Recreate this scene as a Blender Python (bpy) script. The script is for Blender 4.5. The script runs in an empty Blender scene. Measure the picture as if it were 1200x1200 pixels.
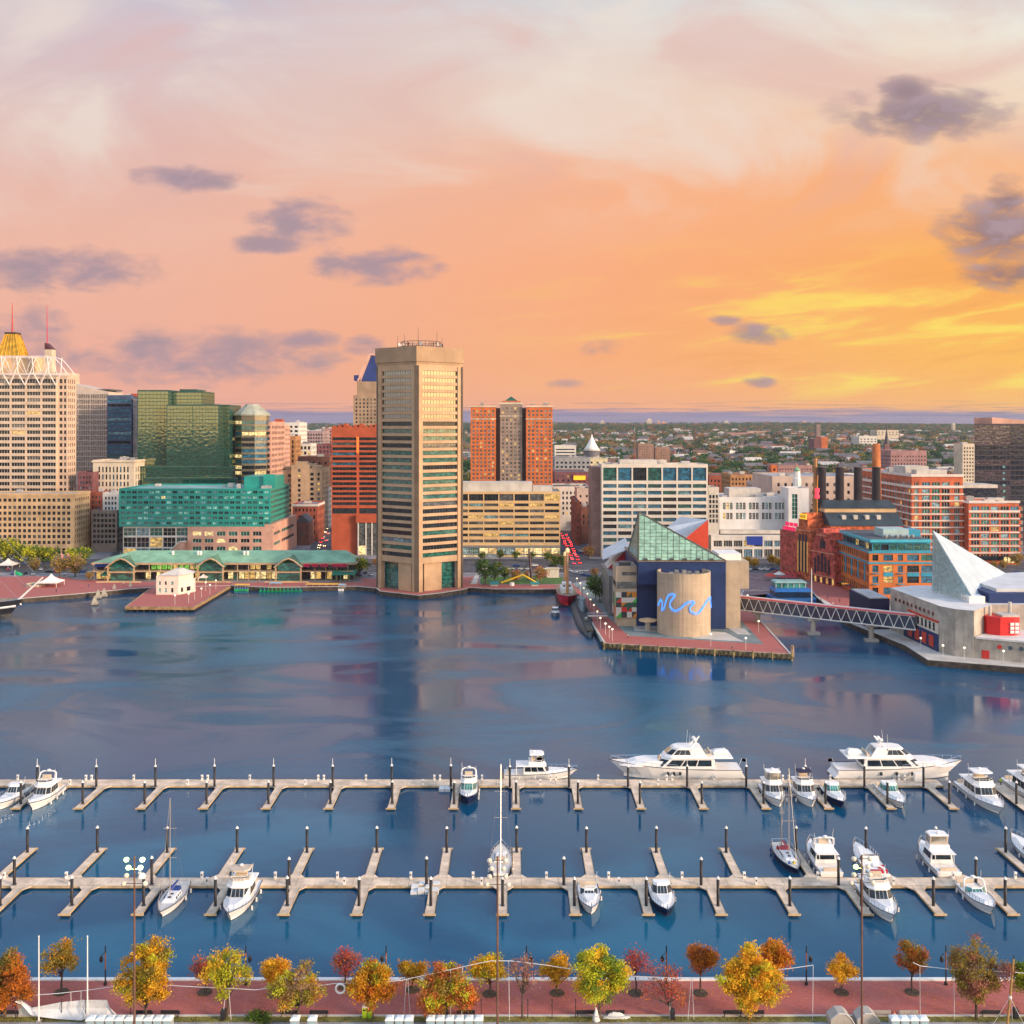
import bpy, math, random
import numpy as np
from math import sin, cos, pi, radians, sqrt, atan2, floor
from mathutils import Vector
S = bpy.context.scene
COL = S.collection
R = random.Random(7)
NR = np.random.default_rng(11)
F = 1200.0      # focal length in photo pixels (36 mm lens on a 36 mm sensor)
H = 82.0        # camera height in metres
HZ = 500.0      # horizon row of the photo
# ------------------------------------------------------------------ camera
cam = bpy.data.cameras.new('camera')
cam.lens = 36; cam.sensor_width = 36; cam.sensor_fit = 'HORIZONTAL'
cam.shift_y = -(600 - HZ) / 1200
cam.clip_start = 1; cam.clip_end = 40000
camo = bpy.data.objects.new('camera', cam); COL.objects.link(camo)
camo.location = (0, 0, H); camo.rotation_euler = (pi / 2, 0, 0)
S.camera = camo
# ------------------------------------------------------------------ exposure
S.view_settings.view_transform = 'Standard'; S.view_settings.look = 'None'
S.view_settings.exposure = 0.0; S.view_settings.gamma = 1
S.view_settings.use_curve_mapping = False
S.cycles.max_bounces = 6; S.cycles.diffuse_bounces = 2; S.cycles.glossy_bounces = 4
S.cycles.transmission_bounces = 4; S.cycles.transparent_max_bounces = 6; S.cycles.volume_bounces = 0
S.cycles.use_denoising = True
S.cycles.sample_clamp_indirect = 6
def lin(c):
 return tuple(((v / 255.0) / 12.92 if v / 255.0 <= 0.04045 else ((v / 255.0 + 0.055) / 1.055) ** 2.4) for v in c)
# ------------------------------------------------------------------ sun (just set, low on the right)
SUN_AZ, SUN_EL = radians(120), radians(16)      # azimuth clockwise from +Y
sl = bpy.data.lights.new('sun', 'SUN'); sl.energy = 4.9; sl.angle = radians(12); sl.color = (1.0, 0.71, 0.47)
so = bpy.data.objects.new('sun', sl); COL.objects.link(so)
sd = Vector((sin(SUN_AZ) * cos(SUN_EL), cos(SUN_AZ) * cos(SUN_EL), sin(SUN_EL)))
so.rotation_euler = (-sd).to_track_quat('-Z', 'Y').to_euler()
# ------------------------------------------------------------------ world: dusk sky
W = bpy.data.worlds.new('World'); S.world = W; W.use_nodes = True
nt = W.node_tree; nt.nodes.clear()
class NT:
 def __init__(s, t): s.t = t
 def n(s, typ, **k):
  o = s.t.nodes.new(typ)
  for a, b in k.items(): setattr(o, a, b)
  return o
 def put(s, sock, v):
  if hasattr(v, 'links'): s.t.links.new(v, sock)
  else: sock.default_value = v
 def m(s, op, a, b=0.0, c=0.0, clamp=False):
  o = s.n('ShaderNodeMath', operation=op, use_clamp=clamp)
  s.put(o.inputs[0], a); s.put(o.inputs[1], b); s.put(o.inputs[2], c)
  return o.outputs[0]
 def vm(s, op, a, b=(0, 0, 0), c=(0, 0, 0), out=0):
  o = s.n('ShaderNodeVectorMath', operation=op)
  s.put(o.inputs[0], a); s.put(o.inputs[1], b)
  if op == 'MULTIPLY_ADD': s.put(o.inputs[2], c)
  return o.outputs[out]
 def mix(s, f, a, b, mode='MIX'):
  o = s.n('ShaderNodeMix', data_type='RGBA', blend_type=mode)
  s.put(o.inputs['Factor'], f)
  for q, v in ((6, a), (7, b)):
   if isinstance(v, tuple) and len(v) == 3: v = v + (1,)
   s.put(o.inputs[q], v)
  return o.outputs[2]
 def ss(s, v, a, b, lo=0.0, hi=1.0):
  o = s.n('ShaderNodeMapRange', interpolation_type='SMOOTHSTEP')
  s.put(o.inputs[0], v)
  o.inputs[1].default_value = a; o.inputs[2].default_value = b
  o.inputs[3].default_value = lo; o.inputs[4].default_value = hi
  return o.outputs[0]
 def noise(s, vec, scale, detail=4, rough=0.55, dist=0.0, out=0, dim='3D'):
  o = s.n('ShaderNodeTexNoise', noise_dimensions=dim)
  if vec is not None: s.put(o.inputs['Vector'], vec)
  o.inputs['Scale'].default_value = scale; o.inputs['Detail'].default_value = detail
  o.inputs['Roughness'].default_value = rough; o.inputs['Distortion'].default_value = dist
  return o.outputs[out]
 def ramp(s, f, stops, interp='LINEAR'):
  o = s.n('ShaderNodeValToRGB'); o.color_ramp.interpolation = interp
  e = o.color_ramp.elements
  while len(e) > 1: e.remove(e[-1])
  e[0].position = stops[0][0]; e[0].color = stops[0][1] + (1,)
  for p, c in stops[1:]:
   q = e.new(p); q.color = c + (1,)
  s.put(o.inputs[0], f)
  return o.outputs[0]
w = NT(nt)
geo = w.n('ShaderNodeTexCoord').outputs['Generated']
sx = w.n('ShaderNodeSeparateXYZ'); w.put(sx.inputs[0], geo)
dx, dy, dz = sx.outputs
yc = w.m('MAXIMUM', dy, 0.25)
u = w.m('MULTIPLY', w.m('DIVIDE', dx, yc), 1200.0)           # photo-like units on the forward sky
v = w.m('MULTIPLY', w.m('DIVIDE', dz, yc), 1200.0)           # 0 = horizon, 500 = about 23 degrees up
uv = w.n('ShaderNodeCombineXYZ'); w.put(uv.inputs[0], u); w.put(uv.inputs[1], v); uv = uv.outputs[0]
warp = w.vm('MULTIPLY', uv, (0.0022, 0.0060, 1))
wn = w.noise(warp, 1.0, 4, 0.55, 0.6)
vw = w.m('ADD', v, w.m('MULTIPLY', w.m('SUBTRACT', wn, 0.5), 90.0))     # wispy edges between the colour bands
t = w.m('DIVIDE', vw, 1000.0, clamp=True)
def rr(*st): return [((500 - y) / 1000.0, lin(c)) for y, c in st]
rl = w.ramp(t, rr((500, (242, 172, 150)), (420, (240, 176, 154)), (320, (241, 183, 160)), (220, (233, 186, 172)), (120, (224, 196, 192)), (20, (212, 194, 202)), (-70, (176, 188, 212)), (-200, (128, 168, 214)), (-480, (86, 138, 206))))
rc = w.ramp(t, rr((500, (252, 178, 132)), (420, (252, 176, 120)), (320, (252, 174, 126)), (220, (250, 180, 138)), (120, (236, 204, 186)), (20, (228, 220, 214)), (-70, (186, 204, 222)), (-200, (132, 174, 218)), (-480, (86, 140, 208))))
rg = w.ramp(t, rr((500, (254, 186, 112)), (420, (255, 192, 92)), (320, (253, 176, 92)), (220, (251, 176, 116)), (120, (243, 212, 184)), (20, (238, 234, 222)), (-70, (200, 212, 222)), (-200, (140, 178, 216)), (-480, (90, 142, 208))))
front = w.mix(w.ss(u, -520, 240), rl, rc)
front = w.mix(w.ss(u, 60, 640), front, rg)
# pale cirrus veils and pink wisps high up
cv = w.vm('MULTIPLY', w.vm('ADD', uv, (300, 120, 0)), (0.0035, 0.0065, 1))
c1 = w.noise(cv, 1.0, 5, 0.55, 0.9)
hi = w.ss(v, 190, 330)
front = w.mix(w.m('MULTIPLY', w.ss(c1, 0.46, 0.70), w.m('MULTIPLY', hi, 0.66)), front, lin((238, 224, 212)))
front = w.mix(w.m('MULTIPLY', w.ss(c1, 0.52, 0.30), w.m('MULTIPLY', hi, 0.52)), front, lin((226, 178, 170)))
# golden streaks low on the right
su = w.m('SUBTRACT', v, w.m('MULTIPLY', u, 0.115))
sv = w.n('ShaderNodeCombineXYZ'); w.put(sv.inputs[0], w.m('MULTIPLY', u, 0.0042)); w.put(sv.inputs[1], w.m('MULTIPLY', su, 0.030))
st = w.noise(sv.outputs[0], 1.0, 5, 0.6, 0.5)
reg = w.m('MULTIPLY', w.m('MULTIPLY', w.ss(u, -150, 480), w.ss(v, 20, 60)), w.ss(v, 240, 120))
front = w.mix(w.m('MULTIPLY', w.m('MULTIPLY', w.ss(st, 0.47, 0.66), reg), 0.95), front, lin((255, 226, 104)))
front = w.mix(w.m('MULTIPLY', w.m('MULTIPLY', w.ss(st, 0.46, 0.32), reg), 0.40), front, lin((240, 158, 92)))
# mauve haze bank on the horizon
bv = w.n('ShaderNodeCombineXYZ'); w.put(bv.inputs[0], w.m('MULTIPLY', u, 0.006)); w.put(bv.inputs[1], w.m('MULTIPLY', v, 0.12))
bn = w.noise(bv.outputs[0], 1.0, 4, 0.6)
band = w.ss(w.m('ADD', v, w.m('MULTIPLY', w.m('SUBTRACT', bn, 0.5), 26.0)), 23, 13)
front = w.mix(w.m('MULTIPLY', band, 0.92), front, lin((142, 138, 174)))
b2 = w.n('ShaderNodeCombineXYZ'); w.put(b2.inputs[0], w.m('MULTIPLY', u, 0.010)); w.put(b2.inputs[1], w.m('MULTIPLY', v, 0.42))
bs_ = w.ss(w.noise(b2.outputs[0], 1.0, 4, 0.55), 0.50, 0.64)
front = w.mix(w.m('MULTIPLY', w.m('MULTIPLY', bs_, w.ss(v, 34, 20)), w.m('MULTIPLY', w.ss(v, 3, 9), 0.7)), front, lin((112, 116, 156)))
# separate dusk clouds
CL = [(215, 209, 84, 20, 1), (352, 262, 70, 36, 1), (318, 286, 62, 15, 1), (440, 311, 86, 28, 1), (70, 316, 130, 32, 1), (235, 419, 190, 40, .9),
   (355, 399, 56, 15, 1), (425, 405, 32, 15, 1), (36, 392, 60, 50, .7), (1080, 134, 120, 40, 1), (1062, 108, 44, 26, 1), (1168, 272, 84, 50, 1),
   (1178, 235, 34, 34, 1), (1186, 322, 76, 22, 1), (886, 392, 46, 16, .8), (708, 410, 30, 14, .6), (890, 448, 24, 8, .7), (850, 376, 22, 8, .6), (660, 450, 30, 7, .5)]
M = None
for (cx, cy, rx, ry, am) in CL:
 p = w.vm('MULTIPLY_ADD', uv, (1 / rx, 1 / ry, 0), (-(cx - 600) / rx, -(500 - cy) / ry, 0))
 d = w.vm('DOT_PRODUCT', p, p, out=1)
 e = w.m('MULTIPLY', w.m('SUBTRACT', 1.0, d), am)
 M = e if M is None else w.m('MAXIMUM', M, e)
cn = w.noise(w.vm('MULTIPLY', uv, (0.020, 0.044, 1)), 1.0, 6, 0.54, 0.3)
dens = w.ss(w.m('ADD', w.m('MULTIPLY', M, 0.74), w.m('MULTIPLY', w.m('SUBTRACT', cn, 0.5), 1.9)), -0.04, 0.92)
dens = w.m('MULTIPLY', dens, w.ss(M, -0.35, 0.25))
ccol = w.mix(w.ss(u, -100, 560), lin((164, 144, 160)), lin((126, 110, 124)))
ccol = w.mix(w.ss(cn, 0.42, 0.66), ccol, lin((170, 148, 158)))
front = w.mix(w.m('MULTIPLY', dens, 0.94), front, ccol)
# the half of the sky behind the photographer: clear, pale and brighter; golden glow where the sun went down
el = w.m('ARCSINE', dz)
elp = w.m('DIVIDE', el, pi / 2, clamp=True)
rear = w.ramp(elp, [(0.0, (1.46, 1.02, 0.63)), (0.10, (1.42, 1.09, 0.77)), (0.25, (1.06, 1.0, 0.93)), (0.5, (0.56, 0.76, 1.06)), (1.0, (0.40, 0.66, 1.08))])
az = w.m('ARCTAN2', dx, dy)
ga = w.m('DIVIDE', w.m('SUBTRACT', az, radians(100)), radians(34))
ge = w.m('DIVIDE', w.m('SUBTRACT', el, radians(5)), radians(12))
glow = w.m('EXPONENT', w.m('MULTIPLY', w.m('ADD', w.m('MULTIPLY', ga, ga), w.m('MULTIPLY', ge, ge)), -1.0))
rear = w.mix(glow, rear, (3.2, 1.75, 0.50))
gl2 = w.m('DIVIDE', w.m('ADD', az, radians(100)), radians(40))
dark = w.m('EXPONENT', w.m('MULTIPLY', w.m('MULTIPLY', gl2, gl2), -1.0))
rear = w.mix(w.m('MULTIPLY', dark, 0.55), rear, (0.34, 0.36, 0.48))
hor = w.n('ShaderNodeVectorMath', operation='NORMALIZE')
hv = w.n('ShaderNodeCombineXYZ'); w.put(hv.inputs[0], dx); w.put(hv.inputs[1], dy); w.put(hor.inputs[0], hv.outputs[0])
hs = w.n('ShaderNodeSeparateXYZ'); w.put(hs.inputs[0], hor.outputs[0])
zen = w.ss(dz, 0.42, 0.70)
fr = w.m('MULTIPLY', w.ss(hs.outputs[1], 0.30, 0.72), w.m('SUBTRACT', 1.0, zen))
skyc = w.mix(fr, rear, front)
# a share of physical sky light for the low sun
nis = w.n('ShaderNodeTexSky', sky_type='NISHITA', sun_disc=False, sun_elevation=SUN_EL, sun_rotation=SUN_AZ)
skyc = w.mix(w.m('MULTIPLY', w.m('SUBTRACT', 1.0, fr), 0.06), skyc, nis.outputs[0], 'ADD')
skyc = w.mix(w.ss(dz, -0.01, -0.06), skyc, (0.10, 0.12, 0.14))
bg = w.n('ShaderNodeBackground'); w.put(bg.inputs[0], skyc); bg.inputs[1].default_value = 1.0
out = w.n('ShaderNodeOutputWorld'); nt.links.new(bg.outputs[0], out.inputs[0])
# ------------------------------------------------------------------ materials
MT = {}
def mat(name, col, rough=0.6, var=0.12, vs=0.25, bump=0.0, bs=2.0, metal=0.0, emit=None, es=1.0, ior=1.45, streak=0.0, col2=None, spec=0.5, obj=True):
 if name in MT: return MT[name]
 m = bpy.data.materials.new(name); m.use_nodes = True
 k = NT(m.node_tree); b = m.node_tree.nodes['Principled BSDF']
 co = k.n('ShaderNodeTexCoord').outputs['Object'] if obj else k.n('ShaderNodeNewGeometry').outputs['Position']
 c = tuple(col) + (1,)
 b.inputs['Roughness'].default_value = rough; b.inputs['Metallic'].default_value = metal
 b.inputs['IOR'].default_value = ior; b.inputs['Specular IOR Level'].default_value = spec
 if var > 0:
  n1 = k.noise(co, vs, 5, 0.6)
  c2 = col2 if col2 else tuple(min(1, x * (1 - 2.4 * var)) for x in col)
  c1 = col if col2 else tuple(min(1, x * (1 + 1.2 * var)) for x in col)
  cc = k.mix(k.ss(n1, 0.32, 0.68), tuple(c1), tuple(c2))
  if streak > 0:
   n2 = k.noise(k.vm('MULTIPLY', co, (0.9, 0.9, 0.06)), 1.0, 4, 0.6)
   cc = k.mix(k.m('MULTIPLY', k.ss(n2, 0.5, 0.75), streak), cc, tuple(x * 0.45 for x in col))
  k.put(b.inputs['Base Color'], cc)
 else: b.inputs['Base Color'].default_value = c
 if bump > 0:
  n3 = k.noise(co, bs, 4, 0.6)
  bb = k.n('ShaderNodeBump'); bb.inputs['Strength'].default_value = bump; bb.inputs['Distance'].default_value = 0.1
  k.put(bb.inputs['Height'], n3); k.put(b.inputs['Normal'], bb.outputs[0])
 if emit:
  b.inputs['Emission Color'].default_value = tuple(emit) + (1,); b.inputs['Emission Strength'].default_value = es
 MT[name] = m
 return m
def glass(name, col, rough=0.06, ior=2.1, wob=0.03, emit=None, es=0.0, tint=None, va=1.0):
 """coated window glass: dark body, mirror-like skin, slightly wavy panes"""
 if name in MT: return MT[name]
 m = bpy.data.materials.new(name); m.use_nodes = True
 k = NT(m.node_tree); b = m.node_tree.nodes['Principled BSDF']
 pos = k.n('ShaderNodeNewGeometry').outputs['Position']
 n = k.noise(k.vm('MULTIPLY', pos, (0.45, 0.45, 0.9)), 1.0, 2, 0.5)
 k.put(b.inputs['Base Color'], k.mix(k.ss(n, 0.38, 0.66), tuple(x * (1 - .45 * va) for x in col), tuple(min(1, x * (1 + .5 * va)) for x in col)))
 b.inputs['Roughness'].default_value = rough; b.inputs['IOR'].default_value = ior
 if tint: b.inputs['Specular Tint'].default_value = tint + (1,)
 n3 = k.noise(pos, 0.5, 2, 0.5)
 bb = k.n('ShaderNodeBump'); bb.inputs['Strength'].default_value = wob; bb.inputs['Distance'].default_value = 1.0
 k.put(bb.inputs['Height'], n3); k.put(b.inputs['Normal'], bb.outputs[0])
 if emit:
  # lit rooms: patchy interior light
  k.put(b.inputs['Emission Color'], k.mix(k.ss(n, 0.35, 0.62), tuple(x * 0.35 for x in emit), tuple(emit)))
  b.inputs['Emission Strength'].default_value = es
 MT[name] = m
 return m
# ------------------------------------------------------------------ geometry helpers
def tag(o, label=None, cat=None, group=None, kind=None):
 if label: o['label'] = label
 if cat: o['category'] = cat
 if group: o['group'] = group
 if kind: o['kind'] = kind
 return o
def thing(name, label, cat, loc=(0, 0, 0), rz=0.0, group=None):
 o = bpy.data.objects.new(name, None); COL.objects.link(o)
 o.empty_display_size = 0.5
 o.location = loc; o.rotation_euler = (0, 0, rz)
 return tag(o, label, cat, group)
def org(o):
 v = Vector((0, 0, 0))
 while o is not None: v += Vector(o.location); o = o.parent
 return v
def link(name, me, parent=None, loc=(0, 0, 0), rz=0.0):
 o = bpy.data.objects.new(name, me); COL.objects.link(o)
 if parent is not None: o.parent = parent
 o.location = loc; o.rotation_euler = (0, 0, rz)
 return o
def kids(o): return [c for c in bpy.data.objects if c.parent == o]
KC = {}
def dup(root, loc, rz=0.0, label=None, group=None, tree=None, sc=None):
 """copy of a thing with copies of its parts and sub-parts; tree = cached child list"""
 if root.name not in KC:
  KC[root.name] = [(c, list(c.children)) for c in root.children]
 r = root.copy(); COL.objects.link(r); r.location = loc; r.rotation_euler = (0, 0, rz)
 if sc: r.scale = sc
 if label: r['label'] = label
 if group: r['group'] = group
 for c, gs in KC[root.name]:
  d = c.copy(); COL.objects.link(d); d.parent = r
  for g in gs:
   e = g.copy(); COL.objects.link(e); e.parent = d
 return r
class MB:
 def __init__(s): s.v = []; s.f = []; s.m = []; s.cur = 0
 def add(s, vs, fs):
  o = len(s.v); s.v += [tuple(p) for p in vs]
  for f in fs: s.f.append(tuple(i + o for i in f)); s.m.append(s.cur)
  return s
 def quad(s, a, b, c, d): return s.add([a, b, c, d], [(0, 1, 2, 3)])
 def poly(s, pts): return s.add(pts, [tuple(range(len(pts)))])
 def box(s, x0, x1, y0, y1, z0, z1):
  return s.add([(x0, y0, z0), (x1, y0, z0), (x1, y1, z0), (x0, y1, z0), (x0, y0, z1), (x1, y0, z1), (x1, y1, z1), (x0, y1, z1)],
      [(3, 2, 1, 0), (4, 5, 6, 7), (0, 1, 5, 4), (1, 2, 6, 5), (2, 3, 7, 6), (3, 0, 4, 7)])
 def prism(s, pts, z0, z1, cap=True, bot=True):
  """pts: counter-clockwise (x, y)"""
  n = len(pts)
  vs = [(p[0], p[1], z0) for p in pts] + [(p[0], p[1], z1) for p in pts]
  fs = [(i, (i + 1) % n, n + (i + 1) % n, n + i) for i in range(n)]
  if cap: fs.append(tuple(range(n, 2 * n)))
  if bot: fs.append(tuple(range(n - 1, -1, -1)))
  return s.add(vs, fs)
 def loft(s, rings, cap0=True, cap1=True, closed=True):
  n = len(rings[0]); vs = [p for r in rings for p in r]; fs = []
  for k in range(len(rings) - 1):
   for i in range(n if closed else n - 1):
    j = (i + 1) % n
    fs.append((k * n + i, k * n + j, (k + 1) * n + j, (k + 1) * n + i))
  if cap0: fs.append(tuple(range(n - 1, -1, -1)))
  if cap1: fs.append(tuple(range((len(rings) - 1) * n, len(rings) * n)))
  return s.add(vs, fs)
 def tube(s, a, b, r0, r1=None, n=6, cap=True):
  r1 = r0 if r1 is None else r1
  a = Vector(a); b = Vector(b); d = (b - a)
  if d.length < 1e-6: return s
  d.normalize()
  e1 = d.cross(Vector((0, 0, 1)) if abs(d.z) < 0.95 else Vector((1, 0, 0))).normalized(); e2 = d.cross(e1)
  ring = lambda c, r: [tuple(c + e1 * (r * cos(2 * pi * i / n)) + e2 * (r * sin(2 * pi * i / n))) for i in range(n)]
  return s.loft([ring(a, r0), ring(b, r1)], cap, cap)
 def path(s, pts, r, n=6):
  for a, b in zip(pts[:-1], pts[1:]): s.tube(a, b, r, r, n)
  return s
 def lathe(s, c, prof, n=12, a0=0.0):
  """prof: list of (radius, z)"""
  return s.loft([[(c[0] + r * cos(a0 + 2 * pi * i / n), c[1] + r * sin(a0 + 2 * pi * i / n), c[2] + z) for i in range(n)] for r, z in prof])
 def build(s, name, mats, parent=None, w=False, smooth=False, loc=(0, 0, 0), rz=0.0):
  if not isinstance(mats, (list, tuple)): mats = [mats]
  me = bpy.data.meshes.new(name)
  vs = s.v
  if w and parent is not None:
   g = org(parent); vs = [(a - g.x, b - g.y, c - g.z) for a, b, c in vs]
  me.from_pydata(vs, [], s.f)
  for m in mats: me.materials.append(m)
  if len(mats) > 1: me.polygons.foreach_set('material_index', s.m)
  if smooth: me.polygons.foreach_set('use_smooth', [True] * len(s.f))
  me.update()
  return link(name, me, parent, loc, rz)
def pt(px, py, z=2.0):
 """photo pixel of a point known to lie at height z -> (x, y)"""
 D = F * (H - z) / (py - HZ)
 return ((px - 600) * D / F, D)
def X(px, D): return (px - 600) * D / F
def Z(py, D): return H - (py - HZ) * D / F
# ------------------------------------------------------------------ palette
conc = mat('concrete', (0.40, 0.37, 0.33), .8, .10, .12, .2, 3, streak=.3)
conc_l = mat('pale_concrete', (0.56, 0.53, 0.48), .8, .08, .15, .15, 3, streak=.25)
asph = mat('asphalt', (0.085, 0.085, 0.10), .85, .15, .1, .2, 4)
walk = mat('pavement', (0.26, 0.24, 0.25), .85, .12, .12, .15, 4)
white = mat('white_paint', (0.80, 0.80, 0.78), .45, .03, .4)
gel = mat('white_gelcoat', (0.86, 0.86, 0.85), .22, .02, .3, spec=.6)
black = mat('black_paint', (0.02, 0.02, 0.025), .5, .1, .5)
steel = mat('steel', (0.45, 0.46, 0.48), .35, .06, .5, metal=.8)
dark_steel = mat('dark_steel', (0.07, 0.07, 0.08), .5, .1, .5)
wood = mat('weathered_timber', (0.34, 0.25, 0.16), .8, .2, .6, .3, 5)
dwood = mat('wet_timber', (0.05, 0.04, 0.032), .75, .2, .6, .3, 5)
roofm = mat('roof_membrane', (0.42, 0.41, 0.42), .9, .12, .08, .1, 2)
roofd = mat('dark_roof', (0.10, 0.10, 0.115), .9, .12, .08, .1, 2)
red = mat('red_paint', (0.62, 0.035, 0.03), .45, .06, .4)
grass = mat('lawn_grass', (0.075, 0.17, 0.03), .9, .25, .5, .4, 8)
bark = mat('bark', (0.10, 0.075, 0.055), .9, .25, 2.0, .5, 8)
ivory = mat('ivory_panel', (0.62, 0.58, 0.50), .7, .06, .2)
teal_r = mat('copper_green_roof', (0.22, 0.42, 0.27), .6, .12, .12)
navy = mat('navy_cladding', (0.012, 0.035, 0.13), .5, .10, .15, spec=.4)
def brickpave():
 m = mat('brick_paving', (0.27, 0.075, 0.07), .85, .14, .35, .1, 6)
 k = NT(m.node_tree); b = m.node_tree.nodes['Principled BSDF']
 co = k.n('ShaderNodeNewGeometry').outputs['Position']
 br = k.n('ShaderNodeTexBrick', offset=.5)
 k.put(br.inputs['Vector'], k.vm('MULTIPLY', co, (1, 1, 0)))
 br.inputs['Color1'].default_value = (.56, .14, .10, 1); br.inputs['Color2'].default_value = (.42, .10, .08, 1); br.inputs['Mortar'].default_value = (.20, .09, .085, 1)
 br.inputs['Scale'].default_value = 1.0; br.inputs['Brick Width'].default_value = .42; br.inputs['Row Height'].default_value = .21; br.inputs['Mortar Size'].default_value = .02
 n = k.noise(co, .35, 4, .6)
 k.put(b.inputs['Base Color'], k.mix(k.ss(n, .35, .7, 0, .45), br.outputs[0], (.42, .15, .14)))
 return m
brick_p = brickpave()
# ------------------------------------------------------------------ water
def water_mat():
 m = bpy.data.materials.new('harbour_water'); m.use_nodes = True
 k = NT(m.node_tree); b = m.node_tree.nodes['Principled BSDF']
 pos = k.n('ShaderNodeNewGeometry').outputs['Position']
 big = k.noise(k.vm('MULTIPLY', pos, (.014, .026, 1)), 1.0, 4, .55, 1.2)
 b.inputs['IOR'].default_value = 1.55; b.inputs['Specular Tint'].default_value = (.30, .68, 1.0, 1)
 k.put(b.inputs['Base Color'], k.mix(k.m('MULTIPLY', k.ss(big, .42, .66), k.ss(k.noise(k.vm('MULTIPLY', pos, (.004, .010, 1)), 1.0, 3, .5, .5), .38, .58)), (.0006, .060, .138), (.006, .118, .215)))  # paler noise patches in the base colour stand in for sheen on ruffled water
 # ripple field: wind lanes stay rough, sheltered patches are nearly glassy
 sp = k.n('ShaderNodeSeparateXYZ'); k.put(sp.inputs[0], pos)
 lane = k.m('MULTIPLY', k.ss(big, .40, .58), k.ss(sp.outputs[1], 195, 300, .12, 1.0))
 k.put(b.inputs['Roughness'], k.m('ADD', .035, k.m('MULTIPLY', lane, .20)))
 n1 = k.noise(k.vm('MULTIPLY', pos, (.55, .9, 1)), 1.0, 3, .55)
 n2 = k.noise(k.vm('MULTIPLY', pos, (2.3, 3.2, 1)), 1.0, 2, .5)
 h = k.m('ADD', k.m('MULTIPLY', n1, .28), k.m('MULTIPLY', n2, .20))
 bp = k.n('ShaderNodeBump'); bp.inputs['Distance'].default_value = .32
 k.put(bp.inputs['Strength'], k.m('ADD', .15, k.m('MULTIPLY', lane, 1.1)))
 k.put(bp.inputs['Height'], h); k.put(b.inputs['Normal'], bp.outputs[0])
 return m
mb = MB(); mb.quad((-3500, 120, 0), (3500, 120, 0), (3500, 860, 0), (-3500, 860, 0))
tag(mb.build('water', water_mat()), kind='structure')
# ------------------------------------------------------------------ city ground with its quay line
QW = [pt(-420, 745), pt(0, 703.5), pt(88, 696.5), pt(150, 690.5), pt(182, 688.5), pt(272, 686.5), pt(317, 688.6), pt(417, 687.3), pt(441, 689.5)]
QC = [pt(445, 693), pt(468, 695.5), pt(490, 698), pt(518, 695), pt(546, 690.5)]
QR = [pt(549, 688.6), pt(580, 690.6), pt(657, 690.6), pt(661, 680)]
P3 = [pt(708, 754), pt(928, 767)]
QE = [pt(868, 701), pt(872, 692), pt(950, 692), pt(957, 700), pt(992, 729), pt(1060, 756), pt(1087, 773.5), pt(1200, 782.5), pt(1500, 806)]
QUAY = QW + QC + QR + P3 + QE
gp = [(p[0], p[1], 2.0) for p in QUAY]
ground = gp + [(3500, 500, 2.0), (3500, 905, 2.0), (-3500, 905, 2.0), (-3500, 520, 2.0)]
mb = MB(); mb.poly(ground)
tag(mb.build('ground', walk), kind='structure')
def offset_strip(mb, pts, wd, z0, z1, inward=1):
 """kerb-like strip of width wd lying on the land side of an open polyline (land is to the left of travel when inward = 1)"""
 P = [Vector((p[0], p[1])) for p in pts]; N = []
 for i in range(len(P)):
  a = P[max(i - 1, 0)]; b = P[min(i + 1, len(P) - 1)]; d = (b - a).normalized(); N.append(Vector((-d.y, d.x)) * inward)
 for i in range(len(P) - 1):
  a, b = P[i], P[i + 1]; c, d = b + N[i + 1] * wd, a + N[i] * wd
  mb.prism([(a.x, a.y), (b.x, b.y), (c.x, c.y), (d.x, d.y)], z0, z1)
sw = thing('seawall', 'long dark concrete seawall with a pale cap along the city side of the harbour', 'seawall', (0, 500, 0))
mb = MB()
for a, b in zip(QUAY[:-1], QUAY[1:]): mb.quad((a[0], a[1], -2), (b[0], b[1], -2), (b[0], b[1], 1.99), (a[0], a[1], 1.99))
mb.build('wall', mat('wet_seawall', (.07, .055, .045), .8, .25, .5, .3, 3), sw, w=True)
mb = MB(); offset_strip(mb, QUAY, .7, 2.0, 2.18)
mb.build('cap', conc_l, sw, w=True)
def sheet(name, m, pts, z, px=True, st=True):
 mb = MB(); q = [pt(a, b, 2.0) for a, b in pts] if px else pts
 mb.poly([(a, b, z) for a, b in q])
 ar = sum(q[i][0] * q[(i + 1) % len(q)][1] - q[(i + 1) % len(q)][0] * q[i][1] for i in range(len(q)))
 if ar < 0: mb.f = [tuple(reversed(f)) for f in mb.f]
 o = mb.build(name, m)
 return tag(o, kind='structure') if st else o
# streets
sheet('road', asph, [(-600, 671), (1300, 671), (1300, 655), (-600, 655)], 2.010)
sheet('road', asph, [(352, 664), (398, 664), (392, 600), (384, 600)], 2.014)
sheet('road', asph, [(668, 684), (706, 676), (690, 655), (689, 640), (671, 615), (668, 600), (656, 600), (656, 640), (660, 665)], 2.014)
sheet('road', asph, [(110, 671), (135, 671), (150, 640), (140, 640)], 2.014)
mk = mat('road_marking', (.72, .70, .64), .7, .08, .5)
for j, (yy, col) in enumerate(((659, mk), (663, mk), (667, mk))):
 mb = MB(); y = pt(600, yy)[1]
 for i in range(-60, 70): mb.quad((i * 9.0, y, 2.02), (i * 9.0 + 3.4, y, 2.02), (i * 9.0 + 3.4, y + .22, 2.02), (i * 9.0, y + .22, 2.02))
 tag(mb.build('lane_marking', col), kind='structure')
mb = MB()
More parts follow.
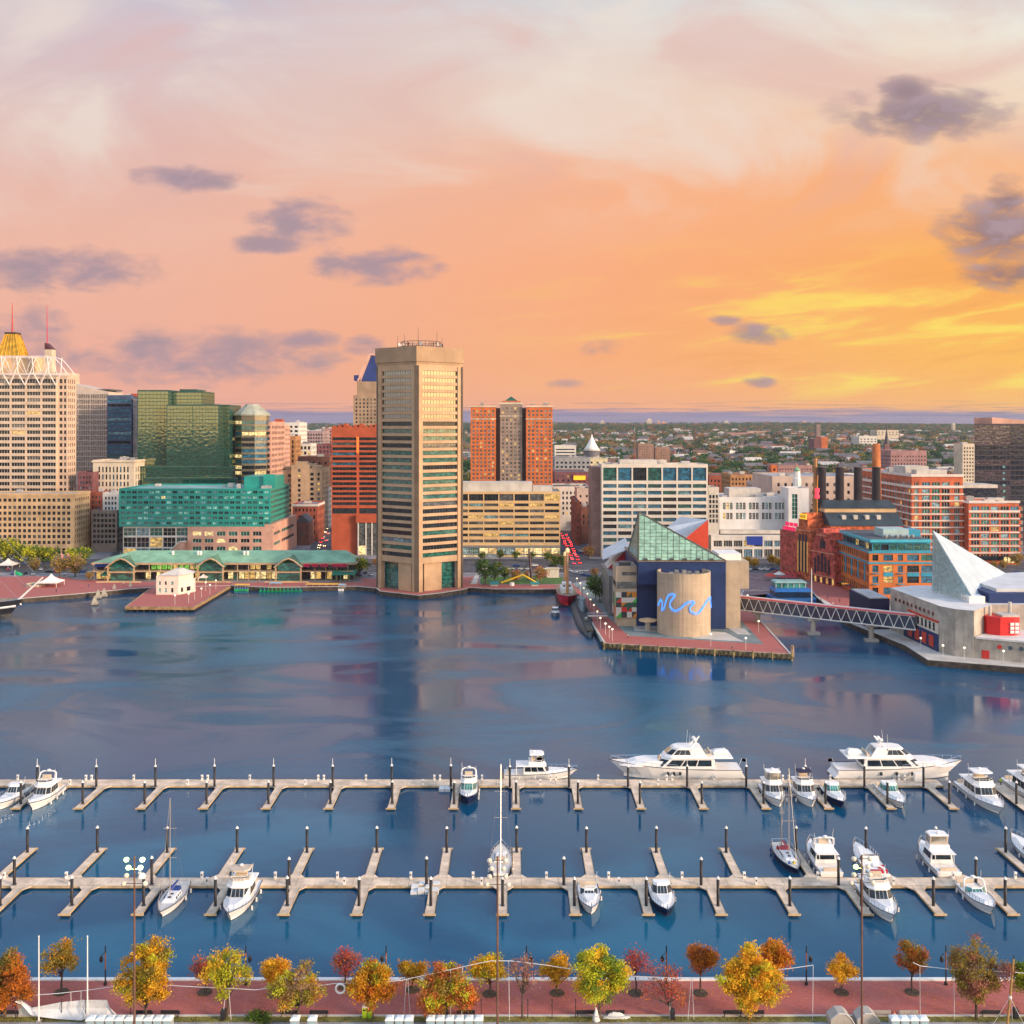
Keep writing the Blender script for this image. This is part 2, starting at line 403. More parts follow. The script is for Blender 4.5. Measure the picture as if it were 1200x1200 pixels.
for i in range(11):
 a = pt(668 + i * 2.0, 668.5); mb.quad((a[0], a[1] - 2, 2.022), (a[0] + .5, a[1] - 2, 2.022), (a[0] + .5, a[1] + 1.2, 2.022), (a[0], a[1] + 1.2, 2.022))
tag(mb.build('crosswalk', mk), kind='structure')
# brick quays, plazas and lawns
sheet('plaza', brick_p, [(-420, 744), (0, 702.5), (88, 695.7), (150, 689.8), (182, 688), (182, 682), (90, 679), (60, 675), (0, 676), (-300, 680)], 2.006)
sheet('promenade', brick_p, [(182, 687.8), (272, 685.8), (317, 687.9), (417, 686.6), (441, 688.6), (444, 681), (420, 682), (182, 683)], 2.006)
sheet('plaza', brick_p, [(441, 690), (446, 692.5), (490, 697.3), (545, 690), (561, 688), (561, 676), (420, 678)], 2.008)
sheet('promenade', brick_p, [(549, 688), (580, 690), (657, 690), (659, 685), (549, 684.6)], 2.006)
sheet('lawn', grass, [(563, 684.4), (659, 684.4), (660, 676), (630, 674.5), (563, 676)], 2.012)
sheet('path', conc_l, [(551, 684.5), (559, 684.5), (562, 672), (558, 672)], 2.018)
sheet('pier_deck', mat('slate_paving', (.19, .235, .235), .85, .12, .12), [(704, 752), (927, 766), (868, 700), (760, 690), (668, 682)], 2.006)
sheet('walkway', brick_p, [(661, 681), (668, 681), (736, 745), (708, 753.2), (703, 745)], 2.012)
sheet('walkway', brick_p, [(708, 753.2), (736, 745), (895, 755), (927, 766)], 2.012)
sheet('walkway', brick_p, [(927, 765.8), (895, 755), (864, 722), (868, 702)], 2.014)
for q in ([(800, 738), (850, 741), (872, 752), (812, 748)], [(740, 730), (775, 733), (782, 741), (744, 739)], [(852, 735), (873, 737), (880, 744), (864, 743)]):
 sheet('paving_band', conc_l, q, 2.016)
sheet('plaza', mat('plaza_pavers', (.24, .15, .15), .85, .15, .3), [(868, 699), (950, 691.5), (1000, 726), (1040, 735), (1040, 660), (880, 656)], 2.008)
sheet('wharf_deck', conc_l, [(958, 700.5), (993, 728.5), (1060, 755.2), (1087, 772.7), (1200, 781.5), (1400, 797), (1400, 740), (1100, 728), (1000, 696)], 2.011)
sheet('street', brick_p, [(944, 690), (1000, 723), (1040, 728), (985, 672), (965, 668)], 2.015)
# ------------------------------------------------------------------ rolling city to the horizon
def TZ(x, y):
 t_ = max(0.0, y - 900.0)
 b = 2 + 0.0135 * min(t_, 6600) + 2.2 * sin(x * .0021 + y * .0013) * min(1, t_ / 1200) + 3.5 * sin(x * .0009 - y * .0023 + 1.3) * min(1, t_ / 2500)
 if y > 5200: b += (6 + 6 * sin(x * .0011 + .6) + 3.5 * sin(x * .0031 + 2)) * min(1, (y - 5200) / 1500)
 return b if y > 900.1 else 2.0
ys = [899.9] + [900 + 80 * 1.062 ** i * i * .55 for i in range(1, 46)]
ys = [y for y in ys if y < 9800] + [9800, 13000]
mb = MB(); NXG = 90; vs = []; fs = []
for y in ys:
 for i in range(NXG + 1):
  x = (i / NXG - .5) * 2 * (900 + y * .75); z = TZ(x, y) if y < 9900 else 20
  vs.append((x, y, z))
for j in range(len(ys) - 1):
 for i in range(NXG):
  a = j * (NXG + 1) + i; fs.append((a, a + 1, a + NXG + 2, a + NXG + 1))
mb.add(vs, fs)
tm = mat('district_ground', (.10, .105, .075), .95, .3, .006, obj=False, col2=(.05, .065, .045))
tag(mb.build('hills', tm, smooth=True), kind='structure')
# ------------------------------------------------------------------ near promenade
YE = pt(600, 1147)[1]
sheet('shore', mat('wooded_shore', (.055, .075, .05), .95, .3, .01, obj=False, col2=(.03, .045, .035)), [(-3500, -6000), (3500, -6000), (3500, 96), (-3500, 96)], 1.98, px=False)
mb = MB(); mb.quad((-3500, 96, 1.98), (3500, 96, 1.98), (3500, YE - 8, 1.98), (-3500, YE - 8, 1.98))
tag(mb.build('shore', mat('gravel_lot', (.34, .35, .37), .9, .12, .3, .2, 6)), kind='structure')
sheet('shore_promenade', brick_p, [(-400, YE - 9.2), (400, YE - 9.2), (400, YE - .5), (-400, YE - .5)], 2.0, px=False)
nw = thing('seawall', 'near seawall with a white capstone along the brick promenade', 'seawall', (0, YE, 0))
mb = MB(); mb.box(-400, 400, YE - .7, YE - .05, -2, 1.98); mb.build('wall', conc, nw, w=True)
mb = MB()
for i in range(-80, 80): mb.box(i * 5.0 + .01, i * 5.0 + 4.99, YE - .62, YE + .05, 1.99, 2.2)
mb.build('cap', white, nw, w=True)
mb = MB(); mb.box(-400, 400, YE - 9.55, YE - 9.2, 1.9, 2.12); tag(mb.build('kerb', conc_l), kind='structure')
sheet('verge', mat('dry_lawn', (.22, .20, .055), .95, .25, .6, .4, 8), [(-400, YE - 10.8), (400, YE - 10.8), (400, YE - 9.55), (-400, YE - 9.55)], 2.02, px=False)
gv = []
for i in range(9000):
 x = R.uniform(-75, 75); y = R.uniform(YE - 10.8, YE - 9.6); a = R.uniform(0, pi); h = R.uniform(.06, .16); g = .04
 gv += [(x - g * cos(a), y - g * sin(a), 2.02), (x + g * cos(a), y + g * sin(a), 2.02), (x + .5 * g * sin(a), y + .5 * g, 2.02 + h)]
mb = MB(); mb.add(gv, [(3 * i, 3 * i + 1, 3 * i + 2) for i in range(9000)])
tag(mb.build('grass', mat('grass_blade', (.24, .24, .05), .9, .2, .8)), 'strip of yellowing grass along the promenade kerb', 'grass', kind='stuff')
# wooded hill and far shore behind the photographer (seen only mirrored in glass and water)
mb = MB(); rg = []
for r_, zb in ((430, 1.9), (520, 30), (640, 66), (800, 76), (1200, 70), (2400, 60)):
 ring = []
 for i in range(41):
  a = radians(92 + 176 * i / 40); e = min(1, 1.4 * sin(pi * i / 40)); z = 1.9 + (zb - 1.9) * e * (.86 + .10 * sin(i * 1.7 + r_ * .01) + .06 * sin(i * 4.1))
  ring.append((r_ * sin(a), r_ * cos(a), z))
 rg.append(ring)
mb.loft(rg, False, False, closed=False)
tag(mb.build('hills', mat('wooded_hill', (.05, .075, .04), .95, .3, .03, obj=False, col2=(.028, .04, .03)), smooth=True), kind='structure')
# ------------------------------------------------------------------ facades
g_dark = glass('dark_glass', (.014, .020, .028), ior=1.55)
g_blue = glass('blue_glass', (.025, .15, .26), ior=2.0)
g_teal = glass('teal_glass', (.022, .135, .115), ior=2.0)
g_grey = glass('grey_glass', (.10, .105, .105), ior=2.0)
g_mir = glass('mirror_glass', (.045, .045, .03), ior=3.0, rough=.03)
g_lit = glass('lit_window', (.20, .13, .05), ior=1.6, emit=(1.0, .62, .18), es=.8)
g_lit2 = glass('bright_lit_window', (.3, .2, .08), ior=1.6, emit=(1.0, .76, .34), es=1.2)
g_cyan = glass('pale_blind_window', (.16, .34, .40), ior=1.9)
g_gold = glass('green_gold_glass', (.006, .06, .06), ior=3.4, rough=.03, wob=.05, tint=(.85, .85, .42))
frame_d = mat('window_frame_dark', (.05, .05, .05), .5, 0)
frame_l = mat('window_frame_light', (.60, .57, .52), .5, 0)
frame_t = mat('window_frame_teal', (.05, .26, .24), .5, 0)
MIX = [(g_dark, 10), (g_blue, 3), (g_grey, 1.2), (g_lit, .12), (g_cyan, .5)]
MIXT = [(g_dark, 6), (g_teal, 6), (g_cyan, 1), (g_lit, .15), (g_blue, 2)]
MIXB = [(g_blue, 8), (g_dark, 4), (g_cyan, 1.2), (g_lit, .25), (g_teal, 2)]
MIXO = [(g_dark, 10), (g_grey, 1.5), (g_lit, .2)]
def pick(mx):
 t_ = R.random() * sum(b for a, b in mx)
 for a, b in mx:
  t_ -= b
  if t_ <= 0: return a
 return mx[0][0]
WC = {}
def window_mesh(wd, ht, gm, fm, nv, nh):
 k = (round(wd, 2), round(ht, 2), gm.name, fm.name if fm else '', nv, nh)
 if k in WC: return WC[k]
 mb = MB(); mb.cur = 0; mb.box(-wd / 2, wd / 2, .03, .08, -ht / 2, ht / 2)
 mb.cur = 1
 if fm:
  b = min(.16, .06 * min(wd, ht) + .05)
  for i in range(nv + 1):
   x = -wd / 2 + wd * i / nv; x0 = max(-wd / 2, x - b / 2); x1 = min(wd / 2, x + b / 2); mb.box(x0, x1, -.04, .03, -ht / 2, ht / 2)
  for i in range(nh + 1):
   z = -ht / 2 + ht * i / nh; z0 = max(-ht / 2, z - b / 2); z1 = min(ht / 2, z + b / 2); mb.box(-wd / 2, wd / 2, -.05, .03, z0, z1)
 me = bpy.data.meshes.new('window'); me.from_pydata(mb.v, [], mb.f)
 for q in ([gm, fm] if fm else [gm]): me.materials.append(q)
 me.polygons.foreach_set('material_index', mb.m if fm else [0] * len(mb.f)); me.update()
 WC[k] = me
 return me
def ev(a, b, n, fr):
 """n openings spread evenly over a..b, each taking the share fr of its bay"""
 p = (b - a) / n
 return [(a + p * i + p * (1 - fr) / 2, a + p * (i + 1) - p * (1 - fr) / 2) for i in range(n)]
def facade(mb, wins, O, uu, Wd, z0, z1, cols, rows, rec=.35, mx=MIX, fm=frame_d, nv=1, nh=1):
 """a wall of width Wd from O along uu with real recessed openings; the panes go to wins"""
 n = (uu[1], -uu[0])
 P = lambda a, z, d=0.0: (O[0] + uu[0] * a - n[0] * d, O[1] + uu[1] * a - n[1] * d, z)
 rows = sorted(rows); cz = z0
 for (ra, rb) in rows:
  if ra > cz: mb.quad(P(0, cz), P(Wd, cz), P(Wd, ra), P(0, ra))
  ca = 0
  for (a, b) in cols:
   if a > ca: mb.quad(P(ca, ra), P(a, ra), P(a, rb), P(ca, rb))
   mb.quad(P(a, ra), P(b, ra), P(b, ra, rec), P(a, ra, rec)); mb.quad(P(b, rb), P(a, rb), P(a, rb, rec), P(b, rb, rec))
   mb.quad(P(a, rb), P(a, ra), P(a, ra, rec), P(a, rb, rec)); mb.quad(P(b, ra), P(b, rb), P(b, rb, rec), P(b, ra, rec))
   mb.quad(P(a, ra, rec + .1), P(b, ra, rec + .1), P(b, rb, rec + .1), P(a, rb, rec + .1))
   q = P((a + b) / 2, (ra + rb) / 2, rec)
   m_ = mx(a, ra) if callable(mx) else pick(mx)
   wins.append((q, atan2(uu[1], uu[0]), b - a, rb - ra, m_, fm, nv, nh))
   ca = b
  if ca < Wd: mb.quad(P(ca, ra), P(Wd, ra), P(Wd, rb), P(ca, rb))
  cz = rb
 if cz < z1: mb.quad(P(0, cz), P(Wd, cz), P(Wd, z1), P(0, z1))
def put_windows(root, wins, name='window', cap=100):
 wins = sorted(wins, key=lambda q: -(q[2] * q[3]) / (q[0][1] ** 2) * (1.0 if abs(q[1]) < .1 else .5))
 g = org(root)
 for q, a, wd, ht, gm, fm, nv, nh in wins[:cap]:
  link(name, window_mesh(wd, ht, gm, fm, nv, nh), root, (q[0] - g.x, q[1] - g.y, q[2] - g.z), a)
 if len(wins) > cap:
  mb = MB(); ms = []
  for q, a, wd, ht, gm, fm, nv, nh in wins[cap:]:
   for m_ in (gm, fm):
    if m_ and m_ not in ms: ms.append(m_)
   me = window_mesh(wd, ht, gm, fm, nv, nh); c, s_ = cos(a), sin(a)
   vs = [(q[0] + p.co.x * c - p.co.y * s_, q[1] + p.co.x * s_ + p.co.y * c, q[2] + p.co.z) for p in me.vertices]
   o_ = len(mb.v); mb.v += vs
   for p in me.polygons:
    mb.f.append(tuple(i + o_ for i in p.vertices)); mb.m.append(ms.index(me.materials[p.material_index]))
  tag(mb.build('windows', ms, root, w=True), kind='stuff')
def roof_on(root, x0, x1, y0, y1, z, m=roofm, wallm=None, units=4, mbw=None, par=.9, seed=0):
 """flat roof behind a parapet, with plant boxes on it"""
 if mbw is not None:
  t_ = .45
  for (a, b, c, d) in ((x0, x1, y0, y0 + t_), (x0, x1, y1 - t_, y1), (x0, x0 + t_, y0 + t_, y1 - t_), (x1 - t_, x1, y0 + t_, y1 - t_)):
   mbw.quad((a, c, z), (b, c, z), (b, d, z), (a, d, z))
  i0, i1, j0, j1 = x0 + t_, x1 - t_, y0 + t_, y1 - t_
  for a, b in (((i0, j0), (i1, j0)), ((i1, j0), (i1, j1)), ((i1, j1), (i0, j1)), ((i0, j1), (i0, j0))):
   mbw.quad((b[0], b[1], z - par), (a[0], a[1], z - par), (a[0], a[1], z), (b[0], b[1], z))
 mb = MB(); mb.quad((x0 + .1, y0 + .1, z - par), (x1 - .1, y0 + .1, z - par), (x1 - .1, y1 - .1, z - par), (x0 + .1, y1 - .1, z - par))
 mb.build('roof', m, root, w=True)
 rr_ = random.Random(seed + int(x0 * 7 + y0))
 for i in range(units):
  wd, dp, ht = rr_.uniform(2, 6), rr_.uniform(2, 5), rr_.uniform(1.2, 3.0)
  if x1 - x0 < wd + 4 or y1 - y0 < dp + 4: continue
  x, y = rr_.uniform(x0 + 2, x1 - 2 - wd), rr_.uniform(y0 + 2, y1 - 2 - dp)
  mb = MB(); mb.box(x, x + wd, y, y + dp, z - par + .3, z - par + ht)
  mb.box(x + .2, x + wd - .2, y + .2, y + dp - .2, z - par, z - par + .3)
  if i % 2: mb.lathe((x + wd / 2, y + dp / 2, z - par + ht), [(.8, 0), (.8, .35), (.55, .36), (.55, .1)], 10)
  mb.build('rooftop_unit', rr_.choice([roofm, steel, conc_l]), root, w=True)
def building(name, label, cat, x0, x1, y0, dep, z1, wm, cols, rows, scols=None, srows=None, sides='R', z0=2.0, rec=.35, mx=MIX, fm=frame_d, nv=1, nh=1,
    roof=roofm, units=3, root=None, par=.9, cornice=None, cm=None, smx=None, snv=1, group=None):
 """straight block facing the harbour: recessed openings on the front and on the visible side"""
 y1 = y0 + dep
 r = root or thing(name, label, cat, ((x0 + x1) / 2, y0, z0), group=group)
 mb = MB(); wins = []
 facade(mb, wins, (x0, y0), (1, 0), x1 - x0, z0, z1, cols, rows, rec, mx, fm, nv, nh)
 sr = rows if srows is None else srows
 for s_, O, uu in (('R', (x1, y0), (0, 1)), ('L', (x0, y1), (0, -1))):
  if s_ in sides and scols: facade(mb, wins, O, uu, dep, z0, z1, scols, sr, rec, smx or mx, fm, snv, nh)
  else: facade(mb, wins, O, uu, dep, z0, z1, [], [], rec)
 facade(mb, wins, (x1, y1), (-1, 0), x1 - x0, z0, z1, [], [], rec)
 roof_on(r, x0, x1, y0, y1, z1, roof, wm, units, mb, par)
 mb.build('wall', wm, r, w=True)
 put_windows(r, wins)
 if cornice:
  mb = MB(); t_ = cornice[1]
  zc = z1 - cornice[0]; hh = cornice[0] * .8
  mb.box(x0 - t_, x1 + t_, y0 - t_, y0 - .003, zc, zc + hh)
  mb.box(x1 + .003, x1 + t_, y0 - .003, y1, zc, zc + hh); mb.box(x0 - t_, x0 - .003, y0 - .003, y1, zc, zc + hh)
  mb.build('cornice', cm or wm, r, w=True)
 return r
def zr(D, *rows):
 """rows given as photo rows (top, bottom) on a facade at distance D"""
 return [(Z(b, D), Z(a, D)) for a, b in rows]
def rows_px(D, top, step, n, hpx):
 return zr(D, *[(top + i * step, top + i * step + hpx) for i in range(n)])
tan = mat('tan_stone', (.64, .44, .25), .8, .10, .10, .1, 3, streak=.2)
tan_l = mat('warm_limestone', (.58, .48, .36), .8, .08, .10, .1, 3, streak=.2)
cream = mat('cream_stone', (.62, .54, .43), .8, .08, .10, .1, 3, streak=.2)
pinkst = mat('pink_stone', (.60, .35, .27), .75, .08, .10, .1, 3, streak=.15)
whitec = mat('white_precast', (.66, .64, .60), .7, .06, .12, .1, 3, streak=.15)
redb = mat('red_brick', (.32, .085, .05), .85, .14, .2, .2, 5, streak=.15)
orb = mat('orange_brick', (.56, .15, .045), .85, .10, .2, .2, 5)
brb = mat('brown_brick', (.23, .10, .07), .85, .14, .2, .2, 5, streak=.15)
purb = mat('plum_brick', (.19, .075, .085), .85, .14, .2, .2, 5)
greyst = mat('grey_stone', (.30, .29, .29), .8, .12, .12, .1, 3, streak=.25)
# ---- tan office podium on the left edge
D = 640; x0, x1 = X(-70, D), X(87, D); z1 = Z(578, D)
rw = rows_px(D, 592.6, 6.85, 6, 3.9) + zr(D, (584.2, 588), (633.8, 637.5), (642.5, 649.2))
r = building('office_block', 'long tan stone office block with square windows and an arcade, left edge of the waterfront', 'office building', x0, x1, D, 24, z1, tan, ev(2, x1 - x0 - 2, 26, .66), rw,
    ev(1.2, 23, 8, .62), rw, mx=MIXO, nv=2, units=5, cornice=(1.6, .4))
# ---- white gridded tower with the arched truss crown
D = 690; x0, x1 = X(-60, D), X(66, D); z1 = Z(441, D); xs = X(77, D)
r = thing('office_tower', 'tall white gridded office tower crowned by a white arched steel truss', 'office tower', (x1 - 30, D, 2))
mb = MB(); wins = []
nb = 7; bay = (x1 - x0) / nb
rw = rows_px(D, 451.5, 7.55, 17, 4.3) + zr(D, (444, 449))
facade(mb, wins, (x0, D), (1, 0), x1 - x0, 2, z1, ev(0, x1 - x0, nb, .90), rw, .8, MIXO, frame_l, 5, 1)
facade(mb, wins, (x1, D), (0, 1), 2.5, 2, z1, [], [])
mb.build('wall', mat('white_grid_cladding', (.60, .475, .365), .6, .05, .15), r, w=True)
put_windows(r, wins, cap=100)
mb = MB(); wins = []; D2 = D + 2.5; sd_ = 14
facade(mb, wins, (x1, D2), (1, 0), xs - x1, 2, z1 + .5, [(1, 3), (4, xs - x1 - .8)], rw, .35, MIXO, frame_d, 1, 1)
facade(mb, wins, (xs, D2), (0, 1), sd_, 2, z1 + .5, ev(1, sd_ - 1, 4, .5), rw, .35, MIXO, frame_d, 1, 1)
facade(mb, wins, (xs, D2 + sd_), (-1, 0), xs - x0, 2, z1 + .5, [], [])
facade(mb, wins, (x0, D2 + sd_), (0, -1), sd_, 2, z1 + .5, [], [])
roof_on(r, x0, xs, D2, D2 + sd_, z1 + .5, roofm, None, 6, mb)
mb.build('side_wall', mat('warm_beige_cladding', (.58, .43, .33), .7, .06, .15), r, w=True)
put_windows(r, wins, 'side_window', 60)
mb = MB(); zt = Z(417.5, D); n_ = 8; zb = z1; tr = .34
for yy in (D - 2.2, D + 9):
 mb.path([(x0, yy, zb + 1.5), (xs - 1, yy, zb + 1.5)], tr); mb.path([(x0, yy + 3, zt), (xs - 12, yy + 3, zt), (xs - 7, yy + 3, zt - 2), (xs - 2, yy + 3, zt - 8), (xs + 1, yy + 3, zb + 1.5)], tr)
for i in range(nb):
 xa = x0 + i * bay; xm = xa + bay
 for yy in (D - 2.2,):
  mb.tube((xm, yy + 1.2, zb - 6), (xm - 4.0, yy, zb + 2), .38); mb.tube((xm, yy + 1.2, zb - 6), (xm + 4.0, yy, zb + 2), .38)
  mb.tube((xm - 4.0, yy, zb + 2), (xm - 6.5, yy + 3, zt), .3); mb.tube((xm + 4.0, yy, zb + 2), (xm + min(6.5, xs - xm - 3), yy + 3, zt - 1), .3)
  mb.tube((xa + 1, yy + 3, zt), (xa + 6, yy + 9, zb + 3), .2); mb.tube((xa + 1, yy + 3, zt), (xa - 3, yy + 12, zb + 3), .2)
  pts = [(xa + bay * t_ / 8, yy + 3, zb + 2 + (zt - zb - 3) * sin(pi * t_ / 8)) for t_ in range(9)]
  mb.path(pts, .22, 5)
 mb.tube((xa, D + .8, zt), (xa, D + 11, zt), .25)
mb.build('roof_truss', mat('truss_paint', (.78, .70, .68), .5, .04, .3), r, w=True)
# ---- gold mansard tower behind it
D = 900; cx = X(15, D + 16)
r = thing('art_deco_tower', 'stone tower with a ribbed gold mansard roof and a thin red spire', 'tower', (cx, D + 12, 2))
mb = MB(); a = X(-8, D), X(38, D); mb.box(a[0], a[1], D, D + 36, 2, Z(420, D)); mb.box(a[0] + 4, a[1] - 4, D + 3, D + 33, Z(420, D), Z(416.5, D)); mb.build('wall', tan, r, w=True)
gold = mat('gold_leaf', (.62, .36, .03), .38, .16, .25, metal=.55)
z0_, z1_ = Z(417, D), Z(390, D); w0, w1 = (X(28, D) - X(2, D)) / 2, (X(20.5, D) - X(8.5, D)) / 2
mb = MB(); mb.loft([[(cx + sx_ * w0, D + 16 + sy_ * w0, z0_) for sx_, sy_ in ((-1, -1), (1, -1), (1, 1), (-1, 1))], [(cx + sx_ * w1, D + 16 + sy_ * w1, z1_) for sx_, sy_ in ((-1, -1), (1, -1), (1, 1), (-1, 1))]])
for i in range(6):
 f_ = -1 + 2 * i / 5
 mb.tube((cx + f_ * w0, D + 16 - w0 - .2, z0_), (cx + f_ * w1, D + 16 - w1 - .2, z1_), .55, .4); mb.tube((cx + w0 + .2, D + 16 + f_ * w0, z0_), (cx + w1 + .2, D + 16 + f_ * w1, z1_), .55, .4)
mb.build('roof', gold, r, w=True)
mb = MB(); mb.box(cx - w1 - .5, cx + w1 + .5, D + 16 - w1 - .5, D + 16 + w1 + .5, z1_, z1_ + 1.6); mb.build('roof_cap', mat('dark_bronze', (.05, .03, .02), .5, .1), r, w=True)
mb = MB(); mb.tube((cx - .5, D + 16, z1_ + 1.5), (cx - .5, D + 16, Z(352, D)), .75, .2); mb.build('spire', mat('red_mast', (.55, .05, .04), .5, .1), r, w=True)
# ---- slim spire on a slanted dark cap
D = 880; cx = X(54, D)
r = thing('office_tower', 'stone tower with a slanted dark cap and thin magenta spire behind the truss', 'office tower', (cx, D + 10, 2))
mb = MB(); mb.box(cx - 14, cx + 16, D, D + 30, 2, Z(436, D)); mb.box(cx - 3, cx + 3, D + 4, D + 12, Z(436, D), Z(409, D)); mb.build('wall', tan_l, r, w=True)
mb = MB(); zz = Z(409, D); mb.loft([[(cx - 3.1, D + 3.9, zz), (cx + 3.1, D + 3.9, zz), (cx + 3.1, D + 12.1, zz), (cx - 3.1, D + 12.1, zz)], [(cx - 3.1, D + 3.9, zz + 5.6), (cx - 2.2, D + 3.9, zz + 5.6), (cx - 2.2, D + 12.1, zz + 5.6), (cx - 3.1, D + 12.1, zz + 5.6)]])
mb.build('roof', mat('dark_maroon_roof', (.09, .02, .025), .6, .1), r, w=True)
mb = MB(); mb.tube((cx - 2.6, D + 8, zz + 5), (cx - 2.9, D + 8, Z(356.5, D)), .5, .22); mb.build('spire', mat('magenta_mast', (.60, .04, .12), .5, .1), r, w=True)
# ---- pale glass tower with a sloping top
D = 800; x0, x1 = X(84, D), X(127, D); zl, zr_ = Z(449.5, D), Z(459, D)
r = thing('glass_tower', 'pale mirrored glass tower with a sloping dark roof edge', 'office tower', ((x0 + x1) / 2, D, 2))
mb = MB(); wins = []
facade(mb, wins, (x0, D), (1, 0), x1 - x0, 2, zr_ - 1, [(.3, (x1 - x0) / 2 - .2), ((x1 - x0) / 2 + .2, x1 - x0 - .3)], rows_px(D, 462, 6.1, 15, 5.3), .12, [(glass('pale_mirror_glass', (.20, .18, .17), ior=4.2, rough=.04, tint=(1, .86, .74)), 1)], frame_l, 8, 1)
facade(mb, wins, (x1, D), (0, 1), 30, 2, zr_ - 1, [], []); facade(mb, wins, (x0, D + 30), (0, -1), 30, 2, zr_ - 1, [], [])
mb.loft([[(x0, D, zr_ - 1), (x1, D, zr_ - 1), (x1, D + 30, zr_ - 1), (x0, D + 30, zr_ - 1)], [(x0, D, zl), (x1, D, zr_), (x1, D + 30, zr_), (x0, D + 30, zl)]], False, True)
mb.build('wall', mat('pale_mullions', (.55, .46, .40), .5, .05, .2), r, w=True); put_windows(r, wins)
mb = MB(); mb.prism([(x0 + 12, D + 1), (x1 + 1, D + 1), (x1 + 1, D + 26), (x0 + 12, D + 26)], zr_ + 1.0, zr_ + 2.2); mb.build('roof_canopy', roofd, r, w=True)
# ---- dark blue banded tower with a red box on its roof
D = 760
r = building('office_tower', 'dark blue banded glass tower with a red lift box on top', 'office tower', X(125.5, D), X(154, D), D, 26, Z(463, D), mat('blue_grey_spandrel', (.06, .10, .19), .5, .1, .2), [(.3, X(154, D) - X(125.5, D) - .3)],
    rows_px(D, 468, 5.4, 20, 3.3), ev(.5, 25.5, 3, .9), mx=MIXB, fm=frame_d, nv=7, units=2)
mb = MB(); mb.box(X(150, D), X(156, D), D + 6, D + 14, Z(463, D) - .9, Z(461, D)); mb.build('lift_box', mat('rust_panel', (.40, .07, .03), .6, .1), r, w=True)
mb = MB(); mb.box(X(154, D), X(160.5, D), D + 3, D + 24, 2, Z(468, D))
for i in range(18): mb.box(X(154, D) + .4, X(160.5, D) + .2, D + 2.7, D + 2.95, Z(470 + 5.4 * i, D), Z(467.6 + 5.4 * i, D))
mb.build('side_wing', mat('striped_wing', (.40, .36, .38), .5, .15, .3), r, w=True)
# ---- green-gold glass complex
D = 720
gg = [(g_gold, 1)]; sp_ = mat('green_gold_spandrel', (.018, .085, .075), .3, .1, .2)
r = thing('glass_tower', 'stepped green and gold mirror glass office complex, widest of the glass towers', 'office tower', (X(210, D), D, 2))
for i, (a, b, yt, d0, dep) in enumerate(((161, 198, 457, 0, 34), (198, 233, 458, 8, 30), (198, 259, 474, -5, 12), (233, 266, 474, 7.3, 30), (156, 276, 546, -9, 8.7), (176, 283, 559, -14, 4.7))):
 x0, x1 = X(a, D), X(b, D); y0 = D + d0; n_ = max(2, int((585 - yt) / 4.1))
 mb = MB(); wins = []
 rw = rows_px(D, yt + 1.6, 4.1, n_, 3.7)
 facade(mb, wins, (x0, y0), (1, 0), x1 - x0, 2, Z(yt, D), ev(.25, x1 - x0 - .25, 1 if x1 - x0 < 26 else 2, .985), rw, .10, gg, frame_d, 8, 1)
 facade(mb, wins, (x1, y0), (0, 1), dep, 2, Z(yt, D), [(.3, dep - .3)], rw, .10, gg, frame_d, 6, 1)
 facade(mb, wins, (x0, y0 + dep), (0, -1), dep, 2, Z(yt, D), [], [])
 mb.quad((x0, y0, Z(yt, D)), (x1, y0, Z(yt, D)), (x1, y0 + dep, Z(yt, D)), (x0, y0 + dep, Z(yt, D)))
 mb.build('wall', sp_, r, w=True); put_windows(r, wins, 'window_band', 16)
mb = MB(); mb.box(X(205, D), X(226, D), D + 10, D + 30, Z(458, D), Z(455.5, D)); mb.build('rooftop_unit', sp_, r, w=True)
# ---- octagonal glass tower with a pavilion roof
D = 730; cx = X(290.5, D); rad = (X(309, D) - X(271, D)) / 2 / cos(pi / 8) * .98
r = thing('glass_tower', 'round banded glass tower with a pale faceted pavilion roof', 'office tower', (cx, D + rad, 2))
oc = lambda q: [(cx + q * cos(pi / 8 + i * pi / 4), D + rad + q * sin(pi / 8 + i * pi / 4)) for i in range(8)]
P_ = oc(rad); mb = MB(); wins = []; rw = rows_px(D, 493, 6.6, 14, 4.1); zt = Z(487, D)
for i in range(8):
 a, b = P_[i], P_[(i + 1) % 8]; L = sqrt((a[0] - b[0]) ** 2 + (a[1] - b[1]) ** 2); uu = ((b[0] - a[0]) / L, (b[1] - a[1]) / L)
 facade(mb, wins, a, uu, L, 2, zt, [(.15, L - .15)], rw if uu[0] > -.5 else [], .25, [(g_blue, 3), (g_dark, 3), (g_lit2, 1.5), (g_teal, 1)], frame_d, 4, 1)
mb.build('wall', mat('bronze_spandrel', (.22, .19, .13), .4, .1, .2, metal=.3), r, w=True); put_windows(r, wins, 'window_band')
mb = MB(); mb.loft([[(p[0], p[1], z) for p in oc(q)] for q, z in ((rad * 1.07, zt), (rad * 1.07, zt + 1), (rad * .42, Z(474.5, D)), (rad * .40, Z(473.5, D)))])
mb.build('roof', mat('pale_green_roof', (.36, .38, .30), .6, .1, .2), r, w=True)
# ---- pink slab joined behind
D = 745
building('office_tower', 'slim pink stone tower with small windows beside the round glass tower', 'office tower', X(307, D), X(318, D), D, 44, Z(494, D), pinkst, ev(.5, X(318, D) - X(307, D) - .5, 2, .55), rows_px(D, 499, 6.6, 13, 3.4), ev(1, 43, 9, .7), mx=MIXO, units=1)
